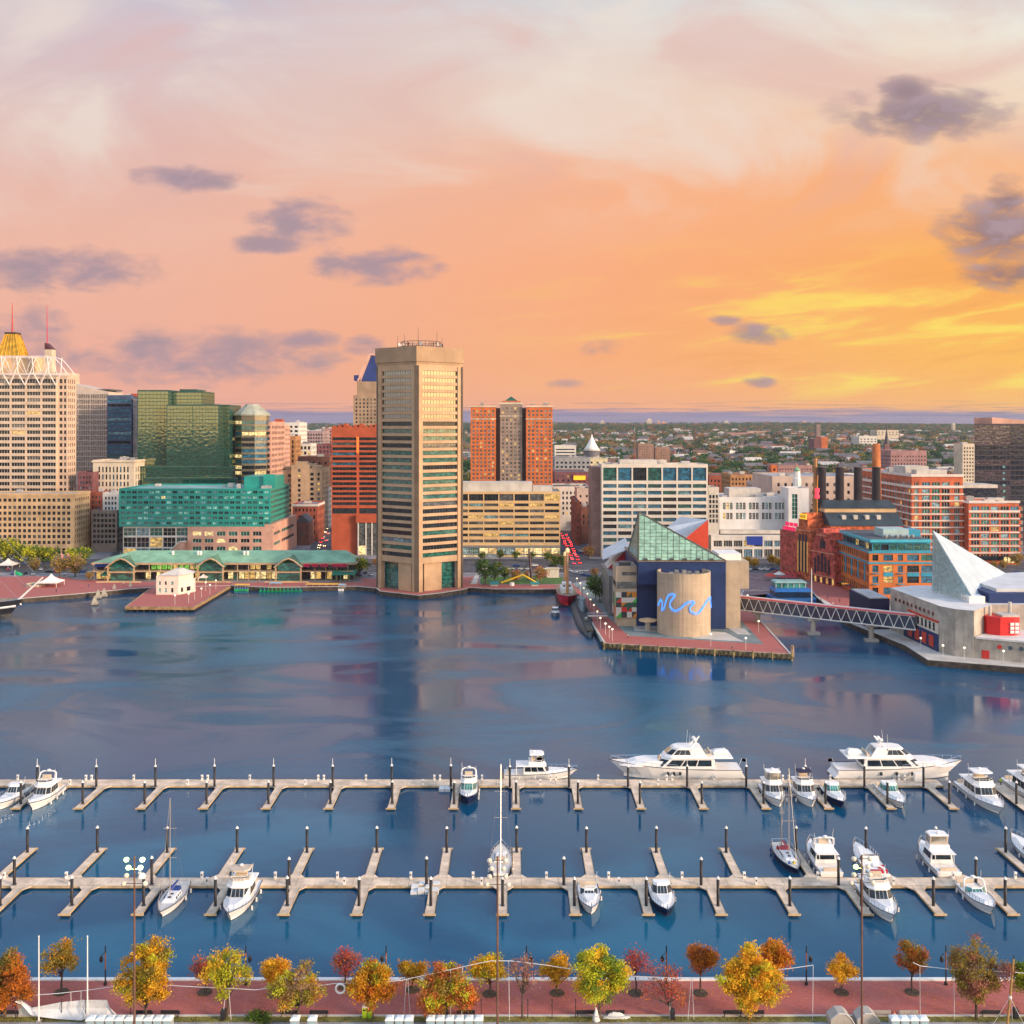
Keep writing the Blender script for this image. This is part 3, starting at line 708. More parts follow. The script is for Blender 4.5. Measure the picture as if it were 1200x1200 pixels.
# ---- cream classical block and its neighbours
D = 700
building('office_block', 'cream classical stone block with tall paired windows and a heavy cornice', 'office building', X(109, D), X(157, D), D, 26, Z(539, D), cream, ev(3, X(157, D) - X(109, D) - 3, 9, .48), zr(D, (547, 553.5), (556, 562), (564.5, 570), (573, 578), (582, 588)), ev(2, 24, 5, .45), cornice=(1.6, .7), units=3)
D = 690
building('brick_building', 'low plum brick building behind the cream classical block', 'building', X(91, D), X(108.6, D), D, 22, Z(553, D), purb, ev(1, X(108.6, D) - X(91, D) - 1, 4, .5), rows_px(D, 558, 6, 5, 3), units=1)
D = 668
building('brick_building', 'small red brick building wedged beside the teal glass hotel', 'building', X(105, D), X(120, D), D, 14, Z(576, D), redb, ev(1, X(120, D) - X(105, D) - 1, 3, .5), rows_px(D, 581, 6, 5, 3), units=1)
building('building', 'small white building with dark windows beside the teal glass hotel', 'building', X(120.3, D), X(139, D), D, 14, Z(577, D), whitec, ev(1, X(139, D) - X(120.3, D) - 1, 4, .55), rows_px(D, 582, 6, 5, 3.4), units=1)
D = 655
building('parking_building', 'brown concrete parking block with dark bays next to the teal glass hotel', 'building', X(107, D), X(137, D), D, 30, Z(598, D), mat('brown_concrete', (.25, .20, .17), .85, .12, .2), ev(.8, X(137, D) - X(107, D) - .8, 6, .7), rows_px(D, 602, 6.2, 6, 3.6), ev(1, 29, 6, .7), mx=[(g_dark, 1)], fm=None, units=2)
# ---- teal glass hotel block over glass and pink podium
D = 620; xa, xb = X(139.5, D), X(317, D); zt, zm = Z(572.5, D), Z(617, D); dep = 52
tealw = mat('teal_spandrel', (.015, .30, .26), .35, .08, .15, spec=.6)
r = thing('hotel', 'wide teal glass hotel block on a pink stone and glass podium', 'hotel', ((xa + xb) / 2, D, 2))
mb = MB(); wins = []; rw = rows_px(D, 575.2, 6.05, 7, 3.2)
cl_ = ev(.6, xb - xa - .6, 26, .74)
tm_ = lambda a, z: pick([(glass('teal_dark_window', (.008, .10, .095), ior=2.2), 6), (g_dark, 3.2), (glass('teal_bright_window', (.30, .72, .62), ior=2.0), 4), (g_cyan, 1.2), (g_lit2, .2)])
facade(mb, wins, (xa, D), (1, 0), xb - xa, zm, zt, cl_, rw, .25, tm_, frame_t, 2, 1)
facade(mb, wins, (xb, D), (0, 1), dep, zm, zt, [(1, dep - 1)], rw, .2, [(g_teal, 1)], frame_t, 14, 1)
facade(mb, wins, (xa, D + dep), (0, -1), dep, zm, zt, [], []); facade(mb, wins, (xb, D + dep), (-1, 0), xb - xa, zm, zt, [], [])
roof_on(r, xa, xb, D, D + dep, zt, mat('pale_teal_roof', (.25, .42, .40), .8, .1, .1), None, 7, mb)
mb.build('wall', tealw, r, w=True); put_windows(r, wins)
mb = MB(); mb.box(X(279, D), X(316, D), D + 14, D + 40, zt - .9, Z(559.5, D)); mb.box(X(303, D), X(316.5, D), D + 12, D + 13.9, zt - .9, Z(557, D)); mb.build('plant_house', tealw, r, w=True)
mb = MB(); wins = []; x2 = X(221, D)
facade(mb, wins, (xa + 2, D + 1), (1, 0), x2 - xa - 2, 2, zm, ev(0, x2 - xa - 2, 5, .93), zr(D, (619, 628), (630, 641.5), (643, 651)), .5, [(g_teal, 4), (g_dark, 4), (g_cyan, 1), (g_lit, 1)], frame_l, 3, 2)
mb.build('glass_podium_frame', whitec, r, w=True); put_windows(r, wins, 'podium_window')
mb = MB(); wins = []; xc = X(311, D); xd = xb + 2.0; yb = D + dep
facade(mb, wins, (x2, D - 2), (1, 0), xc - x2, 2, Z(618, D), ev(2, (xc - x2) * .98, 6, .72), zr(D, (622.5, 627.5), (631, 635.5), (640, 650)), .4, [(g_teal, 4), (g_lit2, 1.2), (g_dark, 2)], frame_l, 3, 1)
facade(mb, wins, (xd, D - 2), (0, 1), dep + 16, 2, Z(614, D), [(2, 20), (23, 60)], zr(D, (624, 628), (636, 640)), .4, [(g_dark, 3), (g_teal, 2)], frame_l, 6, 1)
mb.quad((xc, D - 2, 2), (xd, D - 2, 2), (xd, D - 2, Z(614, D)), (xc, D - 2, Z(614, D)))
mb.box(x2, xd, D - 1.95, D - .2, Z(618, D) - .5, Z(617, D)); mb.box(xb - 2, xd - .05, D, yb + 14, Z(618, D) - .5, Z(614, D))
mb.build('podium_wall', pinkst, r, w=True); put_windows(r, wins, 'podium_window')
mb = MB(); mb.prism([(X(176, D), D - 9), (X(222, D), D - 9), (X(222, D), D - 3), (X(176, D), D - 3)], 2, Z(645, D)); mb.add([(X(205, D), D - 9, Z(645, D)), (X(222, D), D - 9, Z(645, D)), (X(222, D), D - 9, Z(633, D)), (X(216, D), D - 9, Z(633, D)), (X(205, D), D - 3, Z(645, D)), (X(222, D), D - 3, Z(645, D)), (X(222, D), D - 3, Z(633, D)), (X(216, D), D - 3, Z(633, D))], [(0, 1, 2, 3), (7, 6, 5, 4), (3, 2, 6, 7), (0, 3, 7, 4)])
mb.build('stair_wall', pinkst, r, w=True)
mb = MB(); mb.path([(X(176, D), D - 9.1, Z(644.8, D)), (X(203, D), D - 9.1, Z(644.8, D)), (X(216, D), D - 9.1, Z(632.8, D)), (X(224, D), D - 9.1, Z(632.8, D))], .35, 4); mb.build('coping', whitec, r, w=True)
# ---- downtown between the hotel and the tower
for (nm, lb, ct, D, a, b, yt, dep, m_, nc, fr, r0, st_, nr, hp, mx_) in (
  ('building', 'pale pink tower end with white bands behind the round glass tower', 'office tower', 860, 314, 331, 498, 30, pinkst, 3, .7, 503, 5.5, 14, 2.6, MIXO),
  ('office_block', 'white office block with a rust brown plant box, behind the pink tower', 'office building', 980, 318, 351, 495, 36, whitec, 5, .6, 499, 5, 12, 2.4, MIXO),
  ('brick_tower', 'ochre brick tower with dark window strips above the downtown roofs', 'tower', 900, 331, 346, 511, 24, mat('ochre_brick', (.42, .21, .085), .85, .12, .2), 3, .45, 516, 5.5, 12, 4.0, MIXO),
  ('apartment_building', 'white framed apartment block with open balconies among downtown roofs', 'apartment building', 930, 346, 365, 520, 24, whitec, 4, .68, 523, 6, 7, 3.8, [(g_dark, 2), (g_lit, 1.4), (g_grey, 1)]),
  ('building', 'wide mauve block with rows of pale window bays on the downtown skyline', 'building', 1150, 350, 379, 505, 40, mat('mauve_stone', (.33, .24, .25), .8, .1, .1), 9, .55, 508.5, 4, 7, 2.0, MIXO),
  ('building', 'rose brick block at the skyline next to the red office building', 'building', 1250, 374, 392, 502, 40, mat('rose_brick', (.36, .20, .20), .8, .1, .1), 6, .5, 505, 4, 8, 1.8, MIXO),
  ('building', 'small grey brick building below the skyline beside the red office building', 'building', 1000, 364, 391, 520, 30, purb, 6, .45, 523, 5, 7, 2.2, MIXO),
  ('brick_building', 'dark brick flat roofed block with few small windows above the tan art deco block', 'building', 820, 349, 386, 535, 34, brb, 5, .32, 541, 7, 11, 3.4, MIXO),
  ('office_block', 'white narrow street building beyond the tan art deco block', 'building', 800, 377, 385, 571, 40, whitec, 2, .5, 575, 6, 8, 3.0, MIXO)):
 x0, x1 = X(a, D), X(b, D)
 r = building(nm, lb, ct, x0, x1, D, dep, Z(yt, D), m_, ev(.6, x1 - x0 - .6, nc, fr), rows_px(D, r0, st_, nr, hp), ev(1, dep - 1, max(2, int(dep / 5)), .5), mx=mx_, units=3)
 if yt == 495:
  mb = MB(); mb.box(x0 + 2, x0 + 9, D + 6, D + 14, Z(yt, D) - .9, Z(491, D)); mb.build('plant_box', mat('rust_panel', (.40, .07, .03)), r, w=True)
# art deco tan block with setbacks and dark window slots
D = 780
r = thing('art_deco_block', 'tan art deco block with stepped shoulders and tall dark window slots', 'office building', (X(355, D), D, 2))
ad = mat('buff_brick', (.46, .34, .23), .8, .1, .12, .1, 3, streak=.2)
for (a, b, yt, d0, dep, cols) in ((328.5, 342, 551, 2, 30, [(1.2, 2.6), (5.2, 8.0)]), (342, 362, 544.5, -2, 34, [(5, 7)]), (362, 377.5, 549, 0, 32, [(1, 3.6), (6.5, 8.2)])):
 x0, x1 = X(a, D), X(b, D)
 mb = MB(); wins = []; cols = [(p, q) for p, q in cols if q < x1 - x0]
 rw = rows_px(D, yt + 5, 5.8, 15, 3.4)
 facade(mb, wins, (x0, D + d0), (1, 0), x1 - x0, 2, Z(yt, D), cols, rw, .4, MIXO, frame_d, 1, 1)
 facade(mb, wins, (x1, D + d0), (0, 1), dep, 2, Z(yt, D), ev(1, dep - 1, 6, .4), rw, .4, MIXO, frame_d, 1, 1)
 facade(mb, wins, (x0, D + d0 + dep), (0, -1), dep, 2, Z(yt, D), [], [])
 roof_on(r, x0, x1, D + d0, D + d0 + dep, Z(yt, D), roofd, None, 1, mb)
 mb.box(x0 + 2, x1 - 2, D + d0 + 4, D + d0 + 12, Z(yt, D) - .9, Z(yt, D) + 2.2)
 mb.build('wall', ad, r, w=True); put_windows(r, wins, 'window', 33)
D = 715
building('brick_building', 'four storey red brick building with a pale band and slate roof by the avenue', 'building', X(343, D), X(372, D), D, 26, Z(590, D), redb, ev(1, X(372, D) - X(343, D) - 1, 6, .45), zr(D, (596, 599.5), (604, 608), (612, 617), (621, 626)), ev(1, 25, 5, .45), roof=mat('blue_slate', (.22, .28, .38), .8, .1), units=1, cornice=(2.0, .5), cm=whitec)
D = 690
r = building('church', 'small brown brick church front with a dark arched door beside the avenue', 'church', X(346, D), X(362, D), D, 18, Z(612, D), brb, [(3, 5.2)], zr(D, (622, 629)), units=0)
mb = MB(); x0, x1 = X(346, D), X(362, D); zz = Z(612, D); mb.add([(x0, D - .05, zz), (x1, D - .05, zz), ((x0 + x1) / 2, D - .05, zz + 5), (x0, D + 18, zz), (x1, D + 18, zz), ((x0 + x1) / 2, D + 18, zz + 5)], [(0, 1, 2), (5, 4, 3), (1, 4, 5, 2), (0, 2, 5, 3)]); mb.build('gable_roof', roofd, r, w=True)
# red banded office building
D = 640; x0, x1 = X(388.5, D), X(443, D); z1 = Z(500.5, D)
r = thing('office_block', 'rust red office block with curved dark ribbon windows left of the concrete tower', 'office building', ((x0 + x1) / 2, D, 2))
rb = mat('rust_red_brick', (.42, .085, .035), .8, .08, .15, .1, 4)
mb = MB(); wins = []; rw = rows_px(D, 512.5, 5.85, 14, 3.5)
facade(mb, wins, (x0, D), (1, 0), x1 - x0, 2, z1, [(.4, 15.6), (17.2, x1 - x0 - .4)], rw + zr(D, (595.5, 602)), .7, [(g_dark, 8), (g_blue, 1), (g_grey, .5)], frame_d, 7, 1)
facade(mb, wins, (x1, D), (0, 1), 34, 2, z1, [(1, 33)], rw, .5, [(g_dark, 1)], frame_d, 8, 1)
facade(mb, wins, (x0, D + 34), (0, -1), 34, 2, z1, [], [])
for i in range(9): mb.box(x0 + i * 3.3 + .3, x0 + i * 3.3 + 2.4, D + 3, D + 12, z1 - .9, z1 + .8 + (i % 3) * .7)
roof_on(r, x0, x1, D, D + 34, z1, roofd, None, 2, mb)
mb.box(X(418, D), x1 + .2, D - 3, D - .02, Z(612, D), Z(603, D))
mb.build('wall', rb, r, w=True); put_windows(r, wins, 'ribbon_window')
mb = MB(); mb.box(x0 + 15.6, x0 + 17.1, D - .25, D - .01, Z(531, D), Z(512, D)); mb.build('lift_strip', mat('glowing_orange_strip', (.6, .15, .03), .5, 0, emit=(1, .25, .03), es=.5), r, w=True)
mb = MB(); mb.box(X(419, D), x1, D - 2.5, D - .05, 2.2, Z(613, D)); mb.build('entrance_glass', g_grey, r, w=True)
mb = MB(); mb.box(X(421, D), X(429, D), D - 2.7, D - 2.52, 2.4, Z(639, D)); mb.build('lit_entrance', g_lit2, r, w=True)
mb = MB()
for q in (420, 429, 436): mb.box(X(q, D), X(q + 1.2, D), D - 2.95, D - 2.55, 2, Z(612, D))
mb.build('column', whitec, r, w=True)
# tan tower with dark blue sail roof
D = 760; x0, x1 = X(414, D), X(443, D)
r = building('office_tower', 'tan stone tower with a steep blue slate roof behind the concrete tower', 'office tower', x0, x1, D, 30, Z(463, D), mat('umber_stone', (.36, .25, .17), .8, .1, .1), ev(1, x1 - x0 - 1, 6, .5), rows_px(D, 467, 4.4, 20, 2.5), ev(1, 29, 6, .5), mx=[(g_grey, 3), (g_dark, 3)], units=0)
mb = MB(); xm = X(418, D); mb.box(xm, x1 - .1, D + 1, D + 29, Z(463, D) - .9, Z(447, D)); mb.build('upper_wall', mat('umber_stone', (.36, .25, .17)), r, w=True)
mb = MB(); zb_, zt_ = Z(447, D), Z(416, D)
mb.add([(xm + 3, D + 1, zb_), (x1 + 14, D + 1, zb_), (x1 + 14, D + 29, zb_), (xm + 3, D + 29, zb_), (X(433, D), D + 8, zt_), (x1 + 8, D + 8, zt_), (x1 + 8, D + 22, zt_), (X(433, D), D + 22, zt_)], [(0, 1, 5, 4), (1, 2, 6, 5), (2, 3, 7, 6), (3, 0, 4, 7), (4, 5, 6, 7)])
mb.box(X(414.5, D), X(420, D), D + .9, D + 10, Z(446, D), Z(439.5, D))
mb.build('roof', mat('blue_slate_roof', (.018, .035, .16), .5, .1, .2), r, w=True)
mb = MB(); mb.path([(X(419, D), D + .7, Z(447, D)), (X(431.5, D), D + 7, Z(415, D)), (X(437, D), D + 7.6, Z(415, D))], .8, 4); mb.build('gable_rib', pinkst, r, w=True)
# ------------------------------------------------------------------ the five sided concrete tower on the quay
cx = -46.0; Rr = 22.3; D0 = 494.0; cy = D0 + Rr
tc = mat('tower_concrete', (.50, .335, .205), .85, .07, .10, .12, 4, streak=.18)
r = thing('concrete_tower', 'tall five sided concrete tower with ribbon windows standing on the quay edge', 'office tower', (cx, cy, 2))
pen = lambda q: [(cx + q * sin(a), cy - q * cos(a)) for a in [2 * pi * i / 5 for i in range(5)]]
P_ = pen(Rr); mb = MB(); wins = []; cols_ = None
zc0 = Z(425.5, D0); rw = rows_px(D0, 433.6, 8.62, 26, 5.2)
cores = MB()
for i in range(5):
 a, b = P_[i], P_[(i + 1) % 5]; L = sqrt((a[0] - b[0]) ** 2 + (a[1] - b[1]) ** 2); uu = ((b[0] - a[0]) / L, (b[1] - a[1]) / L)
 mxx = (lambda p, z: pick([(g_mir, 1)]) if z > 84 else pick([(g_dark, 4), (g_teal, 6), (g_grey, .6), (g_cyan, .4), (g_lit, .12)]))
 facade(mb, wins, a, uu, L, Z(660, D0), zc0, [(3.3, L - 2.9)], rw if i in (0, 4, 1, 3) else [], .75, mxx, frame_d, 12, 1)
 n = (uu[1], -uu[0])
 # piers down to the ground and the dark glass lobby behind them
 for s0, s1 in ((.9, 3.2), (L - 2.8, L - .9)):
  q = [(a[0] + uu[0] * t_ + n[0] * o_, a[1] + uu[1] * t_ + n[1] * o_) for t_, o_ in ((s0, .38), (s1, .38), (s1, -2.0), (s0, -2.0))]
  mb.prism(q, 2, zc0 - 1.0)
 if i in (0, 4):
  s0, s1 = (L * .18, L * .56) if i == 0 else (L * .52, L * .84)
  q = [(a[0] + uu[0] * t_ + n[0] * o_, a[1] + uu[1] * t_ + n[1] * o_) for t_, o_ in ((s0, -.8), (s1, -.8), (s1, -3), (s0, -3))]
  mb.prism(q, 2, Z(660, D0) + .1)
mb.prism(pen(Rr - .05), Z(660, D0) - .6, Z(660, D0))
mb.build('wall', tc, r, w=True)
for q in wins: pass
put_windows(r, wins, 'ribbon_window')
mb = MB(); mb.prism(pen(Rr - 4), 2, Z(660.5, D0)); mb.build('lobby', g_teal, r, w=True)
mb = MB()
for i in range(5):
 a = P_[i]; d = (a[0] - cx, a[1] - cy); L = sqrt(d[0] ** 2 + d[1] ** 2); d = (d[0] / L, d[1] / L); t_ = (-d[1], d[0])
 q = [(a[0] + d[0] * o_ + t_[0] * s_, a[1] + d[1] * o_ + t_[1] * s_) for s_, o_ in ((-1.1, .05), (1.1, .05), (1.1, -1.5), (-1.1, -1.5))]
 mb.prism(q, 2, zc0 - 1)
mb.build('corner_slot', mat('shadow_bronze', (.10, .075, .055), .6, .1, .2), r, w=True)
mb = MB(); mb.prism(pen(Rr * 1.012), zc0 - .2, zc0 + .9); mb.prism(pen(Rr * 1.04), zc0 + .9, Z(405.5, D0)); mb.build('crown', mat('crown_concrete', (.42, .28, .17), .85, .08, .10, .12, 4, streak=.25), r, w=True)
mb = MB(); zt = Z(405.5, D0); rr_ = random.Random(3)
for k_ in range(2): mb.path([(cx + 10 * cos(a), cy + 10 * sin(a), zt + 1.2 + 2.4 * k_) for a in [2 * pi * i / 20 for i in range(21)]], .13, 4)
for i in range(20):
 a = 2 * pi * i / 20; mb.tube((cx + 10 * cos(a), cy + 10 * sin(a), zt), (cx + 10 * cos(a), cy + 10 * sin(a), zt + 3.8), .11, n=4)
 if i % 2: mb.tube((cx + 10 * cos(a), cy + 10 * sin(a), zt), (cx + 8 * cos(a), cy + 8 * sin(a), zt + 3.6), .09, n=4)
mb.build('antenna_ring', dark_steel, r, w=True)
for i in range(20):
 a = 2 * pi * (i + .3) / 20; h = rr_.uniform(.7, 1.7); q = (cx + 10.5 * cos(a), cy + 10.5 * sin(a)); mb = MB()
 if i % 5 == 0: mb.tube((q[0], q[1], zt + 2.2), (q[0] + .7 * cos(a), q[1] + .7 * sin(a), zt + 2.2), .8, .9, 10)
 else: mb.box(q[0] - .28, q[0] + .28, q[1] - .28, q[1] + .28, zt + 1.4, zt + 1.4 + h)
 mb.build('antenna_panel', rr_.choice([white, dark_steel, black, steel]), r, w=True)
for px, py in ((474, 391), (490, 383), (512, 388), (466, 394), (518, 396)):
 mb = MB(); mb.tube((X(px, cy), cy, zt), (X(px, cy), cy, Z(py, cy)), .16, .07, 5); mb.build('whip_antenna', dark_steel, r, w=True)
# ---- brick twin towers behind
D = 760
r = thing('apartment_tower', 'paired orange brick apartment towers joined by a grey core with a green pyramid cap', 'apartment building', (X(599, D), D, 2))
grb = mat('grey_brown_brick', (.30, .23, .19), .85, .1, .15)
for (a, b, yt, m_, d0, nc) in ((551.5, 581, 474.5, orb, 0, 6), (586, 612, 471, grb, 3, 5), (616.5, 647.5, 474.5, orb, 0, 6)):
 x0, x1 = X(a, D), X(b, D)
 mb = MB(); wins = []; rw = rows_px(D, yt + 6, 4.62, 21, 2.8)
 facade(mb, wins, (x0, D + d0), (1, 0), x1 - x0, 2, Z(yt, D), ev(.6, x1 - x0 - .6, nc, .55), rw, .35, [(g_dark, 4), (g_grey, 3), (g_lit, .5)], frame_l, 2, 1)
 facade(mb, wins, (x1, D + d0), (0, 1), 26, 2, Z(yt, D), ev(1, 25, 5, .5), rw, .35, MIXO, frame_l, 1, 1)
 facade(mb, wins, (x0, D + d0 + 26), (0, -1), 26, 2, Z(yt, D), [], [])
 roof_on(r, x0, x1, D + d0, D + d0 + 26, Z(yt, D), roofd, None, 2, mb)
 mb.build('wall', m_, r, w=True); put_windows(r, wins, 'window', 33)
 mb = MB(); mb.box(x0 - .4, x1 + .4, D + d0 - .4, D + d0 - .02, Z(yt + 2.6, D), Z(yt + .6, D)); mb.box(x0 - .2, x1 + .2, D + d0 - .25, D + d0 - .02, Z(yt + 17, D), Z(yt + 16, D)); mb.build('cornice', cream, r, w=True)
mb = MB(); mb.box(X(580.5, D), X(617, D), D + 6, D + 24, 2, Z(478, D)); mb.build('core', mat('dark_core', (.10, .07, .06), .85, .1, .2), r, w=True)
mb = MB(); mb.box(X(588, D), X(610, D), D + 5, D + 20, Z(471, D) - .8, Z(469.5, D)); mb.build('penthouse', orb, r, w=True)
mb = MB(); x0, x1 = X(591.5, D), X(606.5, D); zz = Z(469.5, D); mb.add([(x0, D + 6, zz), (x1, D + 6, zz), (x1, D + 15.5, zz), (x0, D + 15.5, zz), ((x0 + x1) / 2, D + 10.7, Z(464, D))], [(0, 1, 4), (1, 2, 4), (2, 3, 4), (3, 0, 4), (3, 2, 1, 0)]); mb.build('pyramid_roof', mat('dark_green_roof', (.02, .10, .06), .6, .1), r, w=True)
# ---- tan low office right of the tower
D = 632; x0, x1 = X(530, D), X(656.5, D)
r = thing('office_block', 'low tan office block with ribbon windows and lit ground floor beside the concrete tower', 'office building', ((x0 + x1) / 2, D, 2))
mb = MB(); wins = []
facade(mb, wins, (x0, D), (1, 0), x1 - x0, 2, Z(576, D), ev(.6, x1 - x0 - .4, 7, .93), rows_px(D, 590, 7.05, 7, 3.4) + zr(D, (579, 586.8)), .5, [(g_dark, 4), (g_grey, 3), (g_cyan, 1.4), (g_lit, 1.0)], frame_d, 5, 1)
facade(mb, wins, (x1, D), (0, 1), 30, 2, Z(576, D), ev(1, 29, 3, .8), rows_px(D, 590, 7.05, 7, 3.4), .5, MIXO, frame_d, 4, 1)
facade(mb, wins, (x0, D + 30), (0, -1), 30, 2, Z(576, D), [], [])
roof_on(r, x0, x1, D, D + 30, Z(576, D), roofm, None, 4, mb)
mb.build('wall', mat('buff_precast', (.62, .42, .21), .75, .06, .12, .1, 3, streak=.1), r, w=True); put_windows(r, wins, 'ribbon_window')
mb = MB(); mb.box(x0, X(624, D), D + 4, D + 18, Z(576, D) - .9, Z(565.5, D)); mb.box(X(625, D), X(648, D), D + 9, D + 20, Z(576, D) - .9, Z(570.5, D)); mb.build('plant_screen', conc_l, r, w=True)
mb = MB(); wins = []; mb.box(x0, x1, D - 3, D - .05, Z(640.5, D), Z(639, D))
facade(mb, wins, (x0, D - 2.6), (1, 0), x1 - x0, 2, Z(640.5, D), ev(.2, x1 - x0 - .2, 12, .92), zr(D, (641.5, 648.5), (650, 655)), .3, [(g_lit2, 3), (g_cyan, 2.2), (g_lit, 3), (g_teal, 1)], frame_l, 4, 2)
mb.build('shopfront_frame', steel, r, w=True); put_windows(r, wins, 'shopfront')
mb = MB(); mb.box(X(643, D), X(656, D), D - 4.2, D - 3.0, Z(651, D), Z(649.4, D)); mb.build('awning', mat('coral_awning', (.7, .10, .10), .7, .05, emit=(1, .2, .15), es=.35), r, w=True)
# ------------------------------------------------------------------ white gridded hotel block
D = 625; x0, x1 = X(705, D), X(829.5, D); z1 = Z(544, D)
r = thing('hotel', 'broad white gridded block with blue windows and tall top floor panes behind the glass pyramid', 'hotel', ((x0 + x1) / 2, D, 2))
mb = MB(); wins = []; cl = ev(.5, x1 - x0 - .5, 7, .90)
rw = rows_px(D, 567.3, 7.9, 10, 4.4) + zr(D, (548, 563.3))
facade(mb, wins, (x0, D), (1, 0), x1 - x0, 2, z1, cl, rw, .55, MIXB, frame_d, 8, 2)
facade(mb, wins, (x1, D), (0, 1), 26, 2, z1, ev(1, 25, 3, .7), rows_px(D, 567.3, 7.9, 8, 4.4), .4, MIXB, frame_d, 4, 1)
facade(mb, wins, (x0, D + 26), (0, -1), 26, 2, z1, [(22, 25)], rows_px(D, 567.3, 7.9, 10, 4.4), .4, MIXB, frame_d, 2, 1)
roof_on(r, x0, x1, D, D + 26, z1, roofm, None, 7, mb)
mb.build('wall', mat('ivory_precast', (.66, .61, .54), .7, .05, .12, .1, 3, streak=.15), r, w=True); put_windows(r, wins, 'window_bay')
mb = MB(); mb.box(X(728, D), X(772, D), D + 8, D + 20, z1 - .9, Z(539.5, D)); mb.build('plant_screen', conc_l, r, w=True)
mb = MB(); mb.box(x0 - 5.5, x0 - .05, D + 8, D + 34, 2, Z(548, D)); mb.build('brick_flank', mat('mauve_brick', (.30, .19, .17), .85, .1, .2), r, w=True)
for a, b in ((712, 724), (742, 760)):
 mb = MB(); mb.box(X(a, D), X(b, D), D - .3, D - .02, Z(649, D), Z(644.5, D)); mb.build('lit_lobby', g_lit, r, w=True)
D = 632
building('annex', 'narrow pale grey annex with square windows between the white hotel and the white store block', 'building', X(830, D), X(842.5, D), D, 20, Z(571, D), conc_l, ev(.3, X(842.5, D) - X(830, D) - .3, 3, .7), rows_px(D, 580, 5.7, 6, 4.2), mx=[(g_dark, 3), (g_grey, 2)], fm=frame_l, units=0)
D = 640; x0, x1 = X(843, D), X(925, D)
r = building('store_block', 'white store block with five groups of small paned windows above a glazed arcade', 'shopping building', x0, x1, D, 40, Z(582.5, D), mat('white_render', (.68, .68, .69), .7, .05, .12, .1, 3, streak=.12),
    [c for i in range(5) for c in ev(x0 * 0 + 2 + i * (x1 - x0 - 3) / 5, 1 + (i + .92) * (x1 - x0 - 3) / 5, 3, .76)], zr(D, (589, 597), (601, 608.5)), mx=[(g_dark, 4), (g_lit, .8), (g_cyan, 2), (g_teal, 2)], fm=frame_l, nv=2, nh=3, units=7)
mb = MB(); mb.box(X(860, D), X(898, D), D + 14, D + 30, Z(582.5, D) - .9, Z(574, D)); mb.build('plant_house', conc_l, r, w=True)
mb = MB(); mb.box(x0 - 1, x1, D - 8, D - .05, Z(624, D), Z(620, D)); mb.build('ledge', conc_l, r, w=True)
mb = MB(); wins = []; xa, xb = X(829, D), X(926, D)
facade(mb, wins, (xa, D - 12), (1, 0), xb - xa, 2, Z(625, D), ev(1, xb - xa - 1, 8, .82), zr(D, (631, 638), (641, 650)), .6, [(g_dark, 3), (g_blue, 3), (g_lit, 1.2)], frame_l, 5, 1)
mb.quad((xa, D - 12, Z(625, D)), (xb, D - 12, Z(625, D)), (xb, D - 8, Z(625, D)), (xa, D - 8, Z(625, D)))
mb.build('arcade_wall', whitec, r, w=True); put_windows(r, wins, 'shopfront')
mb = MB(); mb.box(X(870, D), X(888, D), D - 12.6, D - 12.05, Z(636, D), Z(626, D)); mb.build('blue_entrance', mat('royal_blue_panel', (.015, .05, .36), .5, .05), r, w=True)
D = 630
r = thing('stair_tower', 'white stair tower with a tall glass slot beside the store block', 'tower', (X(935, D), D, 2))
mb = MB(); wins = []; a, b = X(924, D), X(948, D); facade(mb, wins, (a, D), (1, 0), b - a, 2, Z(572, D), [(2.2, 5.6)], zr(D, (579, 608)), .5, [(g_teal, 1)], frame_l, 2, 6)
facade(mb, wins, (b, D), (0, 1), 18, 2, Z(572, D), [], []); facade(mb, wins, (a, D + 18), (0, -1), 18, 2, Z(572, D), [], []); roof_on(r, a, b, D, D + 18, Z(572, D), roofm, None, 0, mb)
mb.build('wall', mat('white_render', (.68, .68, .69)), r, w=True); put_windows(r, wins)
D = 690; cx = X(934, D)
r = thing('cupola', 'slender white bell turret with a green dome and gold finial behind the white stair tower', 'turret', (cx, D, 2))
mb = MB(); mb.lathe((cx, D, 0), [(3.2, 2), (3.2, Z(572, D)), (2.8, Z(571, D)), (2.8, Z(561, D)), (2.3, Z(560, D)), (2.1, Z(552, D))], 8); mb.build('wall', white, r, w=True)
mb = MB(); mb.lathe((cx, D, 0), [(2.4, Z(552, D)), (2.0, Z(550, D)), (.8, Z(548, D)), (.2, Z(547, D))], 10); mb.build('dome', teal_r, r, w=True, smooth=True)
mb = MB(); mb.tube((cx, D, Z(547, D)), (cx, D, Z(543, D)), .25, .08); mb.build('finial', gold, r, w=True)
